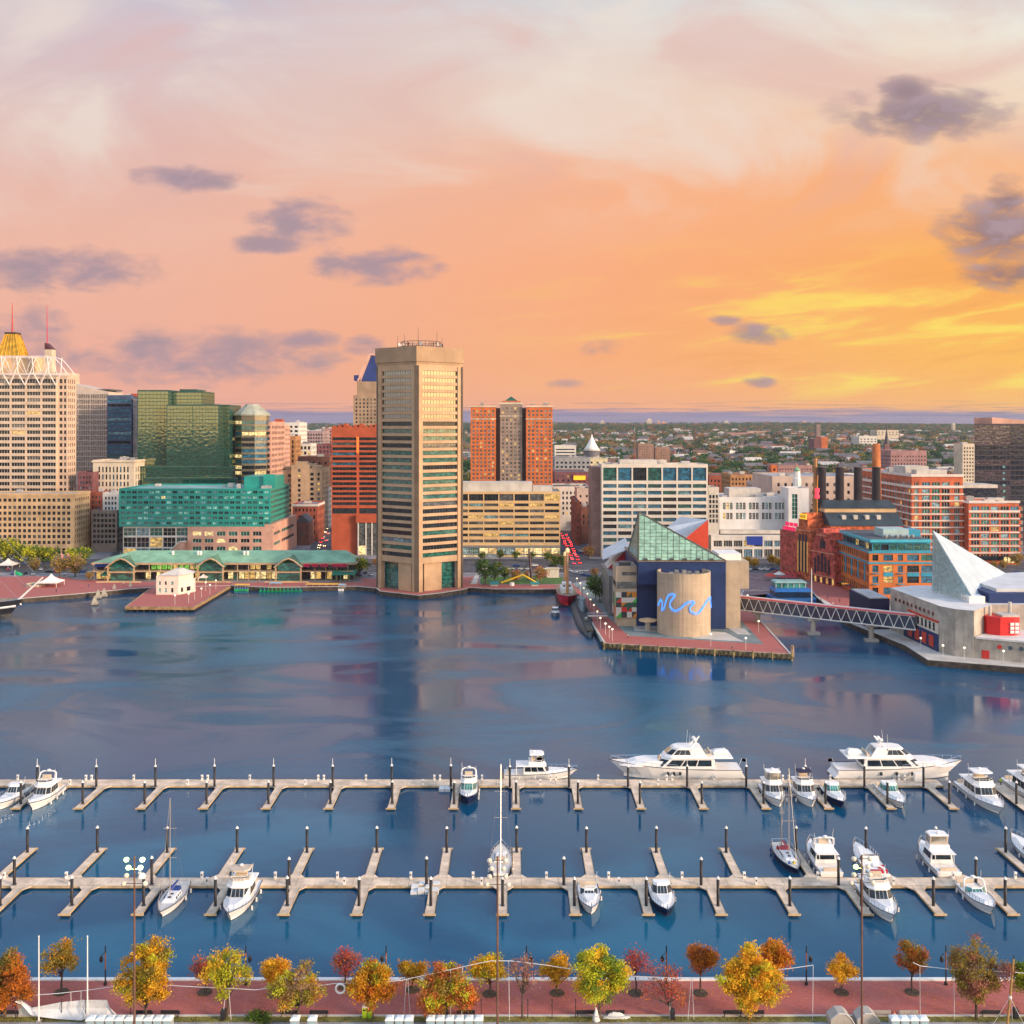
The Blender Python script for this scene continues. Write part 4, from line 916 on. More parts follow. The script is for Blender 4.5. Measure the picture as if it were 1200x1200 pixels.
# ------------------------------------------------------------------ old brick power house with four stacks
A = Vector((146.5, 558)); B = Vector((162.2, 513)); uu = (B - A).normalized(); nn = Vector((uu.y, -uu.x)); Lw = (B - A).length
pb = mat('power_brick', (.56, .14, .055), .85, .24, .5, .25, 5, streak=.35)
pbp = mat('rose_red_brick', (.50, .10, .075), .85, .24, .5, .25, 5, streak=.35)
r = thing('power_house', 'old red brick power house with four dark smokestacks and gabled fronts', 'power station', (172, 540, 2))
def stepped(mb, t0, t1, zs, dep, off=0.0):
 """brick front between t0..t1 of the facade line with a stepped parapet: zs = heights from left to right"""
 n = len(zs); w_ = (t1 - t0) / n
 for i, z in enumerate(zs):
  a = A + uu * (t0 + i * w_) + nn * off; b = A + uu * (t0 + (i + 1) * w_) + nn * off; c = b - nn * (dep + off); d = a - nn * (dep + off)
  mb.prism([(a.x, a.y), (b.x, b.y), (c.x, c.y), (d.x, d.y)][::1], 2, z)
def slot(mb, t0, t1, za, zb, off, arch=True, th=.25):
 a = A + uu * t0 + nn * off; b = A + uu * t1 + nn * off
 prof = [(0, za), (1, za), (1, zb)] + ([(.5 + .5 * cos(q * pi / 6), zb + (t1 - t0) * .5 * sin(q * pi / 6)) for q in range(1, 6)] if arch else []) + [(0, zb)]
 p = [a + (b - a) * s_ for s_, z in prof]
 fr = [(q.x + nn.x * th, q.y + nn.y * th, z) for q, (s_, z) in zip(p, prof)]; bk = [(q.x, q.y, z) for q, (s_, z) in zip(p, prof)]
 k_ = len(prof); mb.add(fr + bk, [tuple(range(k_))] + [(i, k_ + i, k_ + (i + 1) % k_, (i + 1) % k_) for i in range(k_)])
w_slot = mat('dark_arch_opening', (.035, .03, .05), .3, .1); w_warm = mat('glowing_stone', (.6, .34, .12), .7, .1, emit=(1, .45, .1), es=.25)  # pilasters glow by themselves: warm uplight put into the stone, no lamps
mb = MB(); stepped(mb, 0, 16, [25, 25, 25, 25, 25], 15); stepped(mb, 0, 16, [26.2], .8, .5); mb.build('left_front', pbp, r, w=True)
for i in range(6):
 mb = MB(); slot(mb, 1.5 + i * 2.3, 2.7 + i * 2.3, 9, 21, .01, True); mb.build('tall_window', mat('rose_window', (.28, .12, .17), .3, .15), r, w=True)
mb = MB(); stepped(mb, 16, 28, [29, 33.5, 36.8, 36.8, 33.5, 29], 15, 1.2); mb.build('centre_front', pb, r, w=True)
for i in range(3):
 mb = MB(); slot(mb, 18.3 + i * 2.7, 20.1 + i * 2.7, 6, 25, 1.21, True); mb.build('tall_window', w_slot, r, w=True)
for i in range(4):
 mb = MB(); slot(mb, 17.4 + i * 2.7, 18.0 + i * 2.7, 6, 22, 1.22, False); mb.build('pilaster', w_warm, r, w=True)
mb = MB(); stepped(mb, 28, Lw, [22, 25, 28, 30, 30, 28, 25, 22, 18.5], 15, .6); mb.build('right_front', pbp, r, w=True)
for a, b, za, zb in ((31, 32.4, 7, 14), (33.6, 35.2, 8, 15.5), (36.4, 38.2, 8, 16.5), (39.4, 41, 8, 15.5), (42.2, 43.6, 7, 14), (35.6, 36.6, 20, 23.5), (37, 38.6, 20, 24.5), (39, 40, 20, 23.5)):
 mb = MB(); slot(mb, a, b, za, zb, .61, True); mb.build('arched_window', w_slot, r, w=True)
for i in range(7):
 mb = MB(); slot(mb, .5 + i * 2.3, 1.1 + i * 2.3, 4, 22.5, .02, False, .4); mb.build('pilaster', pb, r, w=True)
for t0, t1, z, o in ((0, 16, 23.2, .05), (0, 16, 6.2, .05), (16, 28, 27.4, 1.25), (28, Lw, 17.6, .65), (28, Lw, 5.6, .65), (33, 41, 26.2, .65)):
 mb = MB(); slot(mb, t0, t1, z, z + .55, o, False, .45); mb.build('stone_course', mat('rose_course', (.60, .26, .17), .8, .1), r, w=True)
for i in range(8):
 mb = MB(); slot(mb, 29 + i * 2.4, 30 + i * 2.4, 2.4, 4.8, .62, True); mb.build('ground_arch', g_lit if i % 2 else w_slot, r, w=True)
bx0, bx1, by0, by1 = 163.5, 201, 526, 568
mb = MB(); wins = []
facade(mb, wins, (bx0, by0), (1, 0), bx1 - bx0, 2, 31, [c for i in range(4) for c in ev(1.5 + i * 9.2, 8.6 + i * 9.2, 6, .6)], [(24.4, 28.2)], .3, [(g_dark, 2), (g_teal, 1)], frame_d, 1, 1)
facade(mb, wins, (bx1, by0), (0, 1), by1 - by0, 2, 31, [], []); facade(mb, wins, (bx0, by1), (0, -1), by1 - by0, 2, 31, [], [])
mb.build('hall_wall', pb, r, w=True); put_windows(r, wins)
rd = mat('slate_roof', (.035, .05, .06), .55, .12, .15)
mb = MB(); mb.loft([[(bx0 - .3, by0 - .6, 31), (bx1 + .3, by0 - .6, 31), (bx1 + .3, by1, 31), (bx0 - .3, by1, 31)], [(bx0 - .3, by0 + 9, 37.2), (bx1 + .3, by0 + 9, 37.2), (bx1 + .3, by1 - 9, 37.2), (bx0 - .3, by1 - 9, 37.2)]]); mb.build('roof', rd, r, w=True)
mb = MB(); mb.box(bx0, bx1, by0 + 9.6, by1 - 10, 37.2, 39.3); mb.build('clerestory', tan, r, w=True)
mb = MB(); mb.loft([[(bx0 - .5, by0 + 9, 39.3), (bx1 + .5, by0 + 9, 39.3), (bx1 + .5, by1 - 9, 39.3), (bx0 - .5, by1 - 9, 39.3)], [(bx0 + 1, by0 + 17, 43), (bx1 - 1, by0 + 17, 43), (bx1 - 1, by0 + 21, 43), (bx0 + 1, by0 + 21, 43)]]); mb.build('upper_roof', rd, r, w=True)
for i in range(4):
 mb = MB(); mb.box(171 + i * 6.0, 173 + i * 6.0, by0 + 4.0, by0 + 7, 34.0, 36.1); mb.build('skylight', conc_l, r, w=True)
for i, px in enumerate((963, 984, 1005.5, 1027)):
 Ds = 545.0; cx = X(px, Ds); tp = Z(548, Ds)
 mb = MB(); mb.lathe((cx, Ds, 0), [(2.6, 39), (2.6, 41.6), (2.25, 41.7), (2.15, tp)], 18); sk = mb.build('smokestack', mat('soot_steel', (.024, .013, .012), .6, .2, .3), r, w=True, smooth=True)
 mb = MB(); mb.lathe((cx, Ds, 0), [(2.3, tp), (2.3, tp + .4), (1.9, tp + .41)], 18); mb.build('rim', dark_steel, sk, w=True)
 if i == 3:
  mb = MB(); mb.lathe((X(px, Ds + 14), Ds + 14, 0), [(2.6, 38), (2.35, Z(548, Ds + 14)), (2.0, Z(520, Ds + 14)), (1.6, Z(520, Ds + 14) - .3)], 18)
  mb.build('brick_chimney', mat('chimney_orange', (.50, .16, .05), .8, .12, .3), r, w=True, smooth=True)
cx = X(955.5, 548); mb = MB(); mb.tube((cx, 548, 30), (cx, 548, Z(537, 548)), 1.6, .9, 8); mb.build('brick_flue', mat('ochre_brick', (.42, .21, .085)), r, w=True)
# signs on the power house (lettering is too small in the picture to read, so the panels carry only their colours)
a = A + uu * 19.5 + nn * 1.6; b = A + uu * 25.0 + nn * 1.6
s_ = thing('sign', 'yellow lit sign high on the middle gable of the brick power house', 'sign', (a.x, a.y, 34))
mb = MB(); mb.prism([(a.x, a.y), (b.x, b.y), (b.x - nn.x * .4, b.y - nn.y * .4), (a.x - nn.x * .4, a.y - nn.y * .4)], 33.6, 36.4); mb.build('panel', mat('yellow_sign_lit', (.8, .5, .04), .5, .05, emit=(1, .62, .05), es=.8), s_, w=True)
mb = MB()
for i in range(7):
 p = a + (b - a) * ((i + .35) / 7); q = a + (b - a) * ((i + .75) / 7)
 mb.prism([(p.x + nn.x * .12, p.y + nn.y * .12), (q.x + nn.x * .12, q.y + nn.y * .12), (q.x, q.y), (p.x, p.y)], 34.2, 35.8)
mb.build('lettering', mat('sign_red', (.5, .16, .02), .5, .05), s_, w=True)
s_ = thing('sign', 'magenta rooftop sign letters on the left brick front of the power house', 'sign', ((A + uu * 8).x, (A + uu * 8).y, 26))
mb = MB()
for i in range(9):
 for k_ in range(2):
  p = A + uu * (2.4 + i * 1.3) + nn * (.35 - 1.5 * k_); q = p + uu * (.9 if (i + k_) % 3 else .6)
  mb.prism([(p.x, p.y), (q.x, q.y), (q.x - nn.x * .3, q.y - nn.y * .3), (p.x - nn.x * .3, p.y - nn.y * .3)], 26.4 + 2.2 * k_, 28.2 + 2.2 * k_)
 p = A + uu * (2.6 + i * 1.3) - nn * 1.2; mb.tube((p.x, p.y, 25.9), (p.x, p.y, 28.6), .08, n=4)
mb.build('letters', mat('magenta_sign', (.75, .02, .12), .5, .05, emit=(1, .02, .12), es=.6), s_, w=True)
gt = thing('guitar_sign', 'large red neon guitar standing upright beside the first smokestack', 'sign', (X(957.5, 535), 535, 38))
gx = X(957.5, 535); mb = MB()
mb.prism([(gx + 1.3 * cos(q * pi / 8), 535 + .35 * sin(q * pi / 8)) for q in range(16)], Z(584, 535), Z(580, 535)); mb.prism([(gx + .9 * cos(q * pi / 8), 535 + .35 * sin(q * pi / 8)) for q in range(16)], Z(580, 535), Z(577, 535)); mb.prism([(gx + 1.2 * cos(q * pi / 8), 535 + .35 * sin(q * pi / 8)) for q in range(16)], Z(577, 535), Z(572, 535))
mb.build('body', mat('neon_red', (.8, .03, .06), .5, 0, emit=(1, .05, .10), es=1.0), gt, w=True)
mb = MB(); mb.tube((gx, 535, Z(572, 535)), (gx + .3, 535, Z(557, 535)), .35, .3, 6); mb.tube((gx, 535, 36), (gx, 535, Z(584, 535)), .3, .3, 6); mb.build('neck', mat('guitar_neck', (.6, .22, .03), .5, .05), gt, w=True)
# ------------------------------------------------------------------ orange brick and blue pier building
D = 473; x0, x1 = 165.0, X(1093, D); z1 = Z(647, D); dep = 47
r = thing('pier_building', 'orange brick building with turquoise bands and a glazed blue penthouse on the pier', 'office building', ((x0 + x1) / 2, D, 2))
bl = mat('turquoise_panel', (.03, .30, .46), .45, .06, .2)
obk = mat('bright_orange_brick', (.58, .17, .045), .8, .08, .2, .15, 5)
mb = MB(); wins = []; zz = [z1 - 4.2, z1 - 9.6, z1 - 14.6, z1 - 20]
rw = [(z1 - 4.0, z1 - 1.2), (z1 - 9.3, z1 - 6.2), (z1 - 14.3, z1 - 11.2), (z1 - 19.6, z1 - 16.4)]
mo = [(g_dark, 5), (g_blue, 4), (g_lit, .9), (g_teal, 1)]
facade(mb, wins, (x0, D), (1, 0), x1 - x0, 2, z1, [(1.5, 4.2), (6.6, 11), (13.2, 15.6), (17.5, 23), (24, 29.3)], rw, .4, mo, frame_d, 2, 2)
facade(mb, wins, (x0, D + dep), (0, -1), dep, 2, z1, ev(1, dep - 1, 15, .62), rw, .4, mo, frame_d, 2, 1)
facade(mb, wins, (x1, D), (0, 1), dep, 2, z1, [], [])
mb.quad((x0, D, z1), (x1, D, z1), (x1, D + dep, z1), (x0, D + dep, z1))
mb.build('wall', obk, r, w=True); put_windows(r, wins)
for zq, hh in ((z1 - .5, .9), (z1 - 5.4, .8)):
 mb = MB(); mb.box(x0 - .4, x1 + .2, D - .4, D - .01, zq, zq + hh); mb.box(x0 - .4, x0 - .01, D - .01, D + dep, zq, zq + hh); mb.build('band', bl, r, w=True)
for i in range(5):
 mb = MB(); mb.box(x0 - .12, x0 - .01, D + 5 + i * 9.2, D + 6.8 + i * 9.2, z1 - 14, z1 - 6); mb.build('spandrel_panel', bl, r, w=True)
for q in ((6.6, 11), (17.5, 23), (24, 29.3)):
 mb = MB(); mb.box(x0 + q[0], x0 + q[1], D - .15, D - .012, z1 - 11.2, z1 - 9.4); mb.build('spandrel_panel', bl, r, w=True)
for q in (1.3, 13.0):
 for zq in (z1 - 10, z1 - 15):
  mb = MB(); mb.box(x0 + q, x0 + q + 3.0, D - 1.0, D - .013, zq, zq + .25); mb.path([(x0 + q, D - .95, zq + 1.1), (x0 + q + 3, D - .95, zq + 1.1)], .07, 4); mb.tube((x0 + q, D - .95, zq), (x0 + q, D - .95, zq + 1.1), .06, n=4); mb.tube((x0 + q + 3, D - .95, zq), (x0 + q + 3, D - .95, zq + 1.1), .06, n=4); mb.build('balcony', bl, r, w=True)
mb = MB(); wins = []; px0, px1, py0 = x0 + 2.2, x1 - .2, D + 2.2; zp = z1 + 4.4
facade(mb, wins, (px0, py0), (1, 0), px1 - px0, z1, zp, ev(.2, px1 - px0 - .2, 7, .95), [(z1 + .6, z1 + 3.4)], .2, [(g_teal, 3), (g_dark, 3), (g_lit, 1)], frame_d, 3, 1)
facade(mb, wins, (px0, py0 + dep - 5), (0, -1), dep - 5, z1, zp, ev(.3, dep - 5.3, 9, .95), [(z1 + .6, z1 + 3.4)], .2, [(g_teal, 3), (g_dark, 3), (g_lit, 1)], frame_d, 3, 1)
mb.build('penthouse_wall', bl, r, w=True); put_windows(r, wins, 'penthouse_window')
mb = MB(); mb.box(px0 - 1.6, px1, py0 - 1.6, py0 + dep - 4, zp, zp + 1.3); mb.build('penthouse_fascia', mat('cyan_fascia', (.05, .42, .55), .45, .05), r, w=True)
mb = MB(); mb.box(px0 - .8, px1 - 1, py0 - .8, py0 + dep - 5, zp + 1.3, zp + 1.5); mb.build('penthouse_roof', roofd, r, w=True)
mb = MB(); mb.box(px0 + 8, px0 + 20, py0 + 8, py0 + 20, zp + 1.5, zp + 5.2); mb.build('plant_house', mat('pale_aqua_panel', (.35, .50, .52), .6, .05), r, w=True)
mb = MB(); mb.box(px1 - 7, px1 - .5, py0 + 10, py0 + 20, zp + 1.5, zp + 4.6); mb.build('blue_plant_house', bl, r, w=True)
for i in range(6):
 mb = MB(); mb.lathe((px0 + 8 + i * 2.6, py0 + 5 + (i % 2) * 1.2, zp + 1.5), [(.8, 0), (.9, 1.0), (.5, 1.5)], 8); mb.build('roof_fan', steel, r, w=True)
for i in range(9):
 mb = MB(); mb.lathe((px0 - 1.4, py0 + 2 + i * 4.6, zp + .9), [(.01, -.35), (.35, 0), (.01, .35)], 6); mb.build('fascia_lamp', g_lit2, r, w=True)
for i in range(10):
 mb = MB(); y = D + 2 + i * 4.4; mb.prism([(x0 - 2.6, y), (x0 - .02, y), (x0 - .02, y + 3.4), (x0 - 2.6, y + 3.4)], 4.6, 5.0)
 mb.build('awning', [mat('awning_red', (.5, .03, .03), .7, .05), mat('awning_dark', (.04, .05, .08), .7, .05), mat('awning_amber', (.6, .28, .04), .7, .05, emit=(1, .4, .05), es=.5), mat('awning_green', (.03, .14, .08), .7, .05)][i % 4], r, w=True)
# ------------------------------------------------------------------ red and white brick office pair
D = 600; x0, x1 = X(1068.5, D), X(1128.5, D); z1 = Z(556, D); wb = mat('white_band', (.66, .60, .55), .7, .05)
rbk = mat('rose_orange_brick', (.52, .13, .06), .85, .1, .2, .2, 5)
moo = [(g_teal, 3), (g_dark, 4), (g_cyan, 2), (g_blue, 2), (g_lit, .6)]
rw = [(Z(570.5 + i * 7.8, D), Z(565.2 + i * 7.8, D)) for i in range(11)]
r = building('office_block', 'big red brick office block with white bands and a long receding left side', 'office building', x0, x1, D, 90, z1, rbk, [(1.5, 4), (6, 10.6), (11.8, 16.4), (17.6, 22.2), (25, 28)], rw, ev(2, 88, 20, .62), rw, sides='L', mx=moo, fm=frame_l, nv=3, units=8)
mb = MB()
for i in [-.7] + list(range(1, 11)):
 zq = Z(564.2 + i * 7.8, D); hh = 1.5 if i < 2 else .75
 mb.box(x0 - .5, x1 + .5, D - .5, D - .02, zq, zq + hh); mb.box(x0 - .5, x0 - .02, D - .02, D + 90, zq, zq + hh)
mb.build('stone_band', wb, r, w=True)
mb = MB(); mb.box(x0 + 4, x0 + 18, D + 20, D + 40, z1 - .9, z1 + 4); mb.box(x0 + 6, x0 + 24, D + 8, D + 16, z1 - .9, z1 + 2.4); mb.build('plant_house', conc_l, r, w=True)
x2, x3 = x1 + .6, X(1194, D - 6); z2 = Z(590, D - 6)
rw2 = [(Z(598.5 + i * 8.0, D - 6), Z(593.5 + i * 8.0, D - 6)) for i in range(8)]
r = building('office_block', 'lower red brick office wing with white bands, right of the big red brick block', 'office building', x2, x3, D - 6, 40, z2, rbk, [(1.6 + i * 5.7, 6.3 + i * 5.7) for i in range(5)] + [(30.6, 32)], rw2, None, None, mx=moo, fm=frame_l, nv=3, units=5)
mb = MB()
for i in [-.4] + list(range(1, 8)):
 zq = Z(592.6 + i * 8.0, D - 6); hh = 1.3 if i < 2 else .7
 mb.box(x2, x3 + .5, D - 6.5, D - 6.02, zq, zq + hh)
mb.build('stone_band', wb, r, w=True)
mb = MB(); mb.box(x2, x3, D - 6.7, D - 6.03, Z(655, D), Z(650, D)); mb.build('ground_floor_glass', g_dark, r, w=True)
for i in range(4):
 mb = MB(); mb.box(x3 - 9 + i * 2.2, x3 - 7.4 + i * 2.2, D - 6.9, D - 6.72, 3, Z(651, D)); mb.build('lit_shop_window', g_lit2, r, w=True)
# beige block beyond the stacks
D = 720
building('office_block', 'long beige block with sparse windows behind the smokestacks', 'building', X(905, D), X(1010, D), D, 60, Z(558, D), mat('beige_render', (.55, .43, .36), .8, .06, .1), ev(2, X(1010, D) - X(905, D) - 2, 12, .35), rows_px(D, 566, 9, 6, 4), None, None, sides='', mx=MIXO, units=6)
# dark glass tower on the right edge
D = 690; x0 = X(1142, D); x1 = X(1235, D); z1 = Z(496.5, D)
r = thing('glass_tower', 'dark violet glass tower at the right edge of the skyline', 'office tower', ((x0 + x1) / 2, D, 2))
gv_ = glass('violet_glass', (.045, .028, .045), ior=2.1, rough=.05, wob=.10); gv2 = glass('violet_glass_night', (.014, .017, .034), ior=1.8, rough=.05, wob=.06)
mb = MB(); wins = []
facade(mb, wins, (x0, D), (1, 0), x1 - x0, 2, z1, [(.2, (x1 - x0) * .45), ((x1 - x0) * .45 + .3, x1 - x0 - .2)], rows_px(D, 498.5, 5.9, 24, 5.0), .12, lambda a, z: pick([(gv_, 6), (gv2, 2)]) if a < 20 else pick([(gv_, 3), (gv2, 5)]), frame_d, 10, 1)
L_ = sqrt(22 ** 2 + 40 ** 2); facade(mb, wins, (x1, D), (0, 1), 40, 2, z1, [], []); facade(mb, wins, (x0 + 22, D + 40), (-22 / L_, -40 / L_), L_, 2, z1, [], [])
roof_on(r, x0 + 22, x1, D, D + 40, z1, roofd, None, 0, mb)
mb.build('wall', mat('violet_spandrel', (.05, .04, .06), .35, .1, .3), r, w=True); put_windows(r, wins, 'window_band')
mb = MB(); xq = X(1165, D); mb.loft([[(xq, D + 3, z1 - .9), (x1 - 1, D + 3, z1 - .9), (x1 - 1, D + 30, z1 - .9), (xq, D + 30, z1 - .9)], [(xq, D + 3, Z(489, D)), (x1 - 1, D + 3, Z(495, D)), (x1 - 1, D + 30, Z(495, D)), (xq, D + 30, Z(489, D))]]); mb.build('penthouse', pinkst, r, w=True)
for i in range(6):
 mb = MB(); mb.box(X(1175, D), X(1178, D), D - .2, D - .02, Z(548.5 + i * 7.1, D), Z(546 + i * 7.1, D)); mb.build('lit_window', g_cyan, r, w=True)
D = 668
r = thing('office_podium', 'stepped dark glass podium with white edges in front of the violet tower', 'office building', (X(1150, D), D, 2))
for i, (a, b, yt) in enumerate(((1126, 1168, 568), (1133, 1172, 583))):
 mb = MB(); mb.box(X(a, D), X(b, D), D - 4 * i, D + 20 - 4 * i, 2, Z(yt + 4, D)); mb.build('glass_block', gv2, r, w=True)
 mb = MB(); mb.box(X(a, D) - .5, X(b, D) + .5, D - 4 * i - .5, D + 20 - 4 * i, Z(yt + 3.9, D), Z(yt, D)); mb.build('roof_slab', conc_l, r, w=True)
D = 1000
building('apartment_tower', 'pale slab apartment tower with window strips left of the violet glass tower', 'apartment building', X(1128, D), X(1142.5, D), D, 20, Z(520, D), cream, ev(.6, X(1142.5, D) - X(1128, D) - .6, 4, .5), rows_px(D, 524, 4.2, 12, 2.2), mx=MIXO, units=2)
# ------------------------------------------------------------------ aquarium on the pier
aq = mat('board_marked_concrete', (.47, .375, .27), .85, .07, .15, .25, 4, streak=.3)
r = thing('aquarium', 'aquarium on the pier with a glass pyramid, dark blue walls and a concrete drum', 'aquarium', (68, 420, 2))
mb = MB(); mb.prism([(50, 405), (84.6, 405), (84.6, 452), (50, 452)], 19.6, 28.6); mb.box(58, 84.58, 405.02, 452, 2, 19.6); mb.box(50, 57.98, 411, 452, 2, 19.6); mb.build('blue_wall', navy, r, w=True)
mb = MB(); mb.box(49.6, 85.0, 404.6, 452.4, 28.6, 29.0); mb.build('eaves', mat('copper_edge', (.22, .17, .13), .6, .1), r, w=True)
FL, FR, BL, AP = (50, 405, 29), (84.6, 405, 29), (50, 440, 29), (50.2, 405.4, 48.2)
gp_ = glass('pyramid_glass', (.32, .60, .52), ior=2.2, rough=.12, wob=.06, va=.45)
mb = MB(); mb.add([FL, FR, BL, AP], [(0, 1, 3), (2, 0, 3), (1, 2, 3), (2, 1, 0)]); py = mb.build('glass_pyramid', gp_, r, w=True)
mb = MB(); fv = lambda P, Q, t_: tuple(P[i] + (Q[i] - P[i]) * t_ for i in range(3))
for i in range(1, 15):
 a = fv(FL, FR, i / 15); b = fv(AP, FR, i / 15); mb.tube((a[0], a[1] - .05, a[2]), (b[0], b[1] - .05, b[2]), .07, n=4)
for i in range(1, 14):
 a = fv(FL, AP, i / 14); b = fv(FR, AP, i / 14); mb.tube((a[0], a[1] - .05, a[2]), (b[0], b[1] - .05, b[2]), .05, n=4)
 a = fv(FL, AP, i / 14); b = fv(BL, AP, i / 14); mb.tube((a[0] - .05, a[1], a[2]), (b[0] - .05, b[1], b[2]), .05, n=4)
for i in range(1, 9):
 a = fv(FL, BL, i / 9); b = fv(AP, BL, i / 9); mb.tube((a[0] - .05, a[1], a[2]), (b[0] - .05, b[1], b[2]), .07, n=4)
for a, b in ((FL, AP), (FR, AP), (BL, AP), (FL, FR), (FL, BL)): mb.tube(a, b, .28, n=5)
mb.build('glazing_bars', mat('bronze_bar', (.10, .085, .075), .5, .1), py, w=True)
mb = MB()
for i in range(6): mb.box(52 + i * 5.2, 53.6 + i * 5.2, 404.5, 404.9, 29.1, 30.0)
mb.build('vent', dark_steel, r, w=True)
# second and third roofs: red gables under white slopes
def wedge(rt, tri, dep, nm, mm, wt):
 mb = MB(); a, b, c = tri; q = lambda p: (p[0] + dep[0], p[1] + dep[1], p[2] + dep[2])
 mb.poly([a, b, c]); mb.build(nm, mm, rt, w=True)
 mb = MB(); mb.add([a, b, c, q(a), q(b), q(c)], [(2, 1, 4, 5), (0, 2, 5, 3), (3, 4, 1, 0), (5, 4, 3)]); mb.build(nm + '_slope', wt, rt, w=True)
redp = mat('vermilion_panel', (.55, .055, .025), .5, .06, .3); redm = mat('crimson_panel', (.42, .015, .035), .5, .06, .3)
wrf = mat('white_roof_slope', (.62, .64, .66), .5, .05, .2)
wedge(r, [(70, 446, 29), (85.5, 446, 29), (85.5, 446, 41.5)], (-8, 26, -1), 'red_gable', redp, wrf)
mb = MB(); mb.add([(62, 445.5, 33.5), (85.5, 445.7, 41.6), (85.5, 446.2, 41.6), (62, 452, 36.5)], [(0, 1, 2, 3)]); mb.build('white_slope', wrf, r, w=True)
wedge(r, [(42.5, 455, 19), (52, 455, 19), (52, 455, 28.5)], (0, 16, 0), 'crimson_gable', redm, wrf)
mb = MB(); mb.add([(40, 452, 23.5), (52, 450, 28.8), (52, 470, 31), (41.5, 470, 25.5), (40, 452, 23.1), (52, 450, 28.4), (52, 470, 30.6), (41.5, 470, 25.1)], [(0, 1, 2, 3), (7, 6, 5, 4), (0, 4, 5, 1), (3, 2, 6, 7), (0, 3, 7, 4)]); mb.build('white_slope', wrf, r, w=True)
mb = MB(); mb.box(41, 50, 433, 472, 2, 19); mb.build('grey_wing', mat('smoked_panel', (.17, .19, .20), .4, .12), r, w=True)
mb = MB(); mb.box(44.5, 49.95, 420, 432.9, 2, 15); mb.build('navy_wing', mat('deep_navy', (.012, .015, .06), .5, .1), r, w=True)
# stepped concrete block with the mosaic of coloured panels
mb = MB(); wins = []; bx0, bx1, by = 41.6, 49.9, 410.0
facade(mb, wins, (bx0, by), (1, 0), bx1 - bx0, 5.5, 26.2, [(2.4, 8.2)], [(22.4, 23.8)], .4, [(g_grey, 1)], frame_d, 3, 1)
facade(mb, wins, (bx0, by + 14), (0, -1), 14, 5.5, 26.2, [(.5, 13.5)], [(17.2, 19.8)], .4, [(g_grey, 1)], frame_d, 8, 1)
roof_on(r, bx0, bx1, by, by + 14, 26.2, roofm, None, 0, mb, .7)
mb.box(bx0 + .6, bx1 - .05, by + .6, by + 13, 2, 5.5)
mb.build('concrete_block', aq, r, w=True); put_windows(r, wins)
mb = MB(); mb.box(bx0 + .3, bx1 - .05, by - .12, by - .01, 17.2, 19.9); mb.build('window_strip', g_grey, r, w=True)
mb = MB(); mb.box(bx0 + 2, bx1 - 2, by + 3, by + 9, 25.5, 27.2); mb.build('roof_unit', dark_steel, r, w=True)
pc = [(.62, .60, .55), (.60, .22, .02), (.05, .42, .06), (.62, .03, .02), (.03, .04, .05), (.62, .60, .55), (.03, .10, .07), (.70, .45, .04)]
gx_ = [0, 2.2, 4.4, 6.4, 8.3]; gz_ = [5.6, 7.9, 9.7, 11.6, 13.6, 15.8]
pat = [(2, 4, 0, 1), (0, 3, 3, 0), (4, 6, 6, 6), (3, 5, 0, 2), (0, 4, 6, 1)]
for j in range(5):
 for i in range(4):
  c1 = pat[j][i]; xa, xb, za, zb = bx0 + gx_[i], bx0 + gx_[i + 1], gz_[j], gz_[j + 1]
  mb = MB()
  if (i + j) % 3 == 0:
   mb.add([(xa, by - .14, za), (xb, by - .14, za), (xb, by - .14, zb), (xa, by - .02, za), (xb, by - .02, za), (xb, by - .02, zb)], [(0, 1, 2), (0, 2, 5, 3), (1, 0, 3, 4), (2, 1, 4, 5)])
   mb.build('mosaic_panel', mat('mosaic_%d' % c1, pc[c1], .5, .05), r, w=True); mb = MB()
   mb.add([(xa, by - .14, za), (xb, by - .14, zb), (xa, by - .14, zb), (xa, by - .02, za), (xb, by - .02, zb), (xa, by - .02, zb)], [(0, 1, 2), (0, 2, 5, 3), (2, 1, 4, 5)])
   mb.build('mosaic_panel', mat('mosaic_%d' % ((c1 + 3) % 8), pc[(c1 + 3) % 8], .5, .05), r, w=True)
  else:
   mb.box(xa + .01, xb - .01, by - .14, by - .02, za + .01, zb - .01); mb.build('mosaic_panel', mat('mosaic_%d' % c1, pc[c1], .5, .05), r, w=True)
 mb = MB(); mb.box(bx0 - .12, bx0 - .01, by + 1 + j * 2.4, by + 3.2 + j * 2.4, 5.6 + (j % 2) * 4, 9.6 + (j % 2) * 5); mb.build('mosaic_panel', mat('mosaic_%d' % (j + 1), pc[j + 1], .5, .05), r, w=True)
# drum
cx, cy, rad, zt = 67.0, 399.5, 10.3, 25.8
prof = lambda q: [(cx + q * cos(2 * pi * i / 40), cy + q * sin(2 * pi * i / 40)) for i in range(40)]
mb = MB(); mb.loft([[(p[0], p[1], z) for p in prof(rad)] for z in (2, zt)] + [[(p[0], p[1], zt) for p in prof(rad - .5)], [(p[0], p[1], zt - 1.6) for p in prof(rad - .5)]], False, True)
dr = mb.build('drum', aq, r, w=True)
mb = MB()
for z in (6.5, 9.7, 12.9, 16.1, 19.3, 22.5): mb.loft([[(p[0], p[1], z + q) for p in prof(rad + .015)] for q in (0, .09)], False, False)
for i in range(18):
 a = 2 * pi * i / 18; mb.box(cx + rad * cos(a) - .05, cx + rad * cos(a) + .05, cy + rad * sin(a) - .05, cy + rad * sin(a) + .05, 2, zt)
mb.build('panel_joint', mat('joint_line', (.55, .47, .37), .9, .05), dr, w=True)
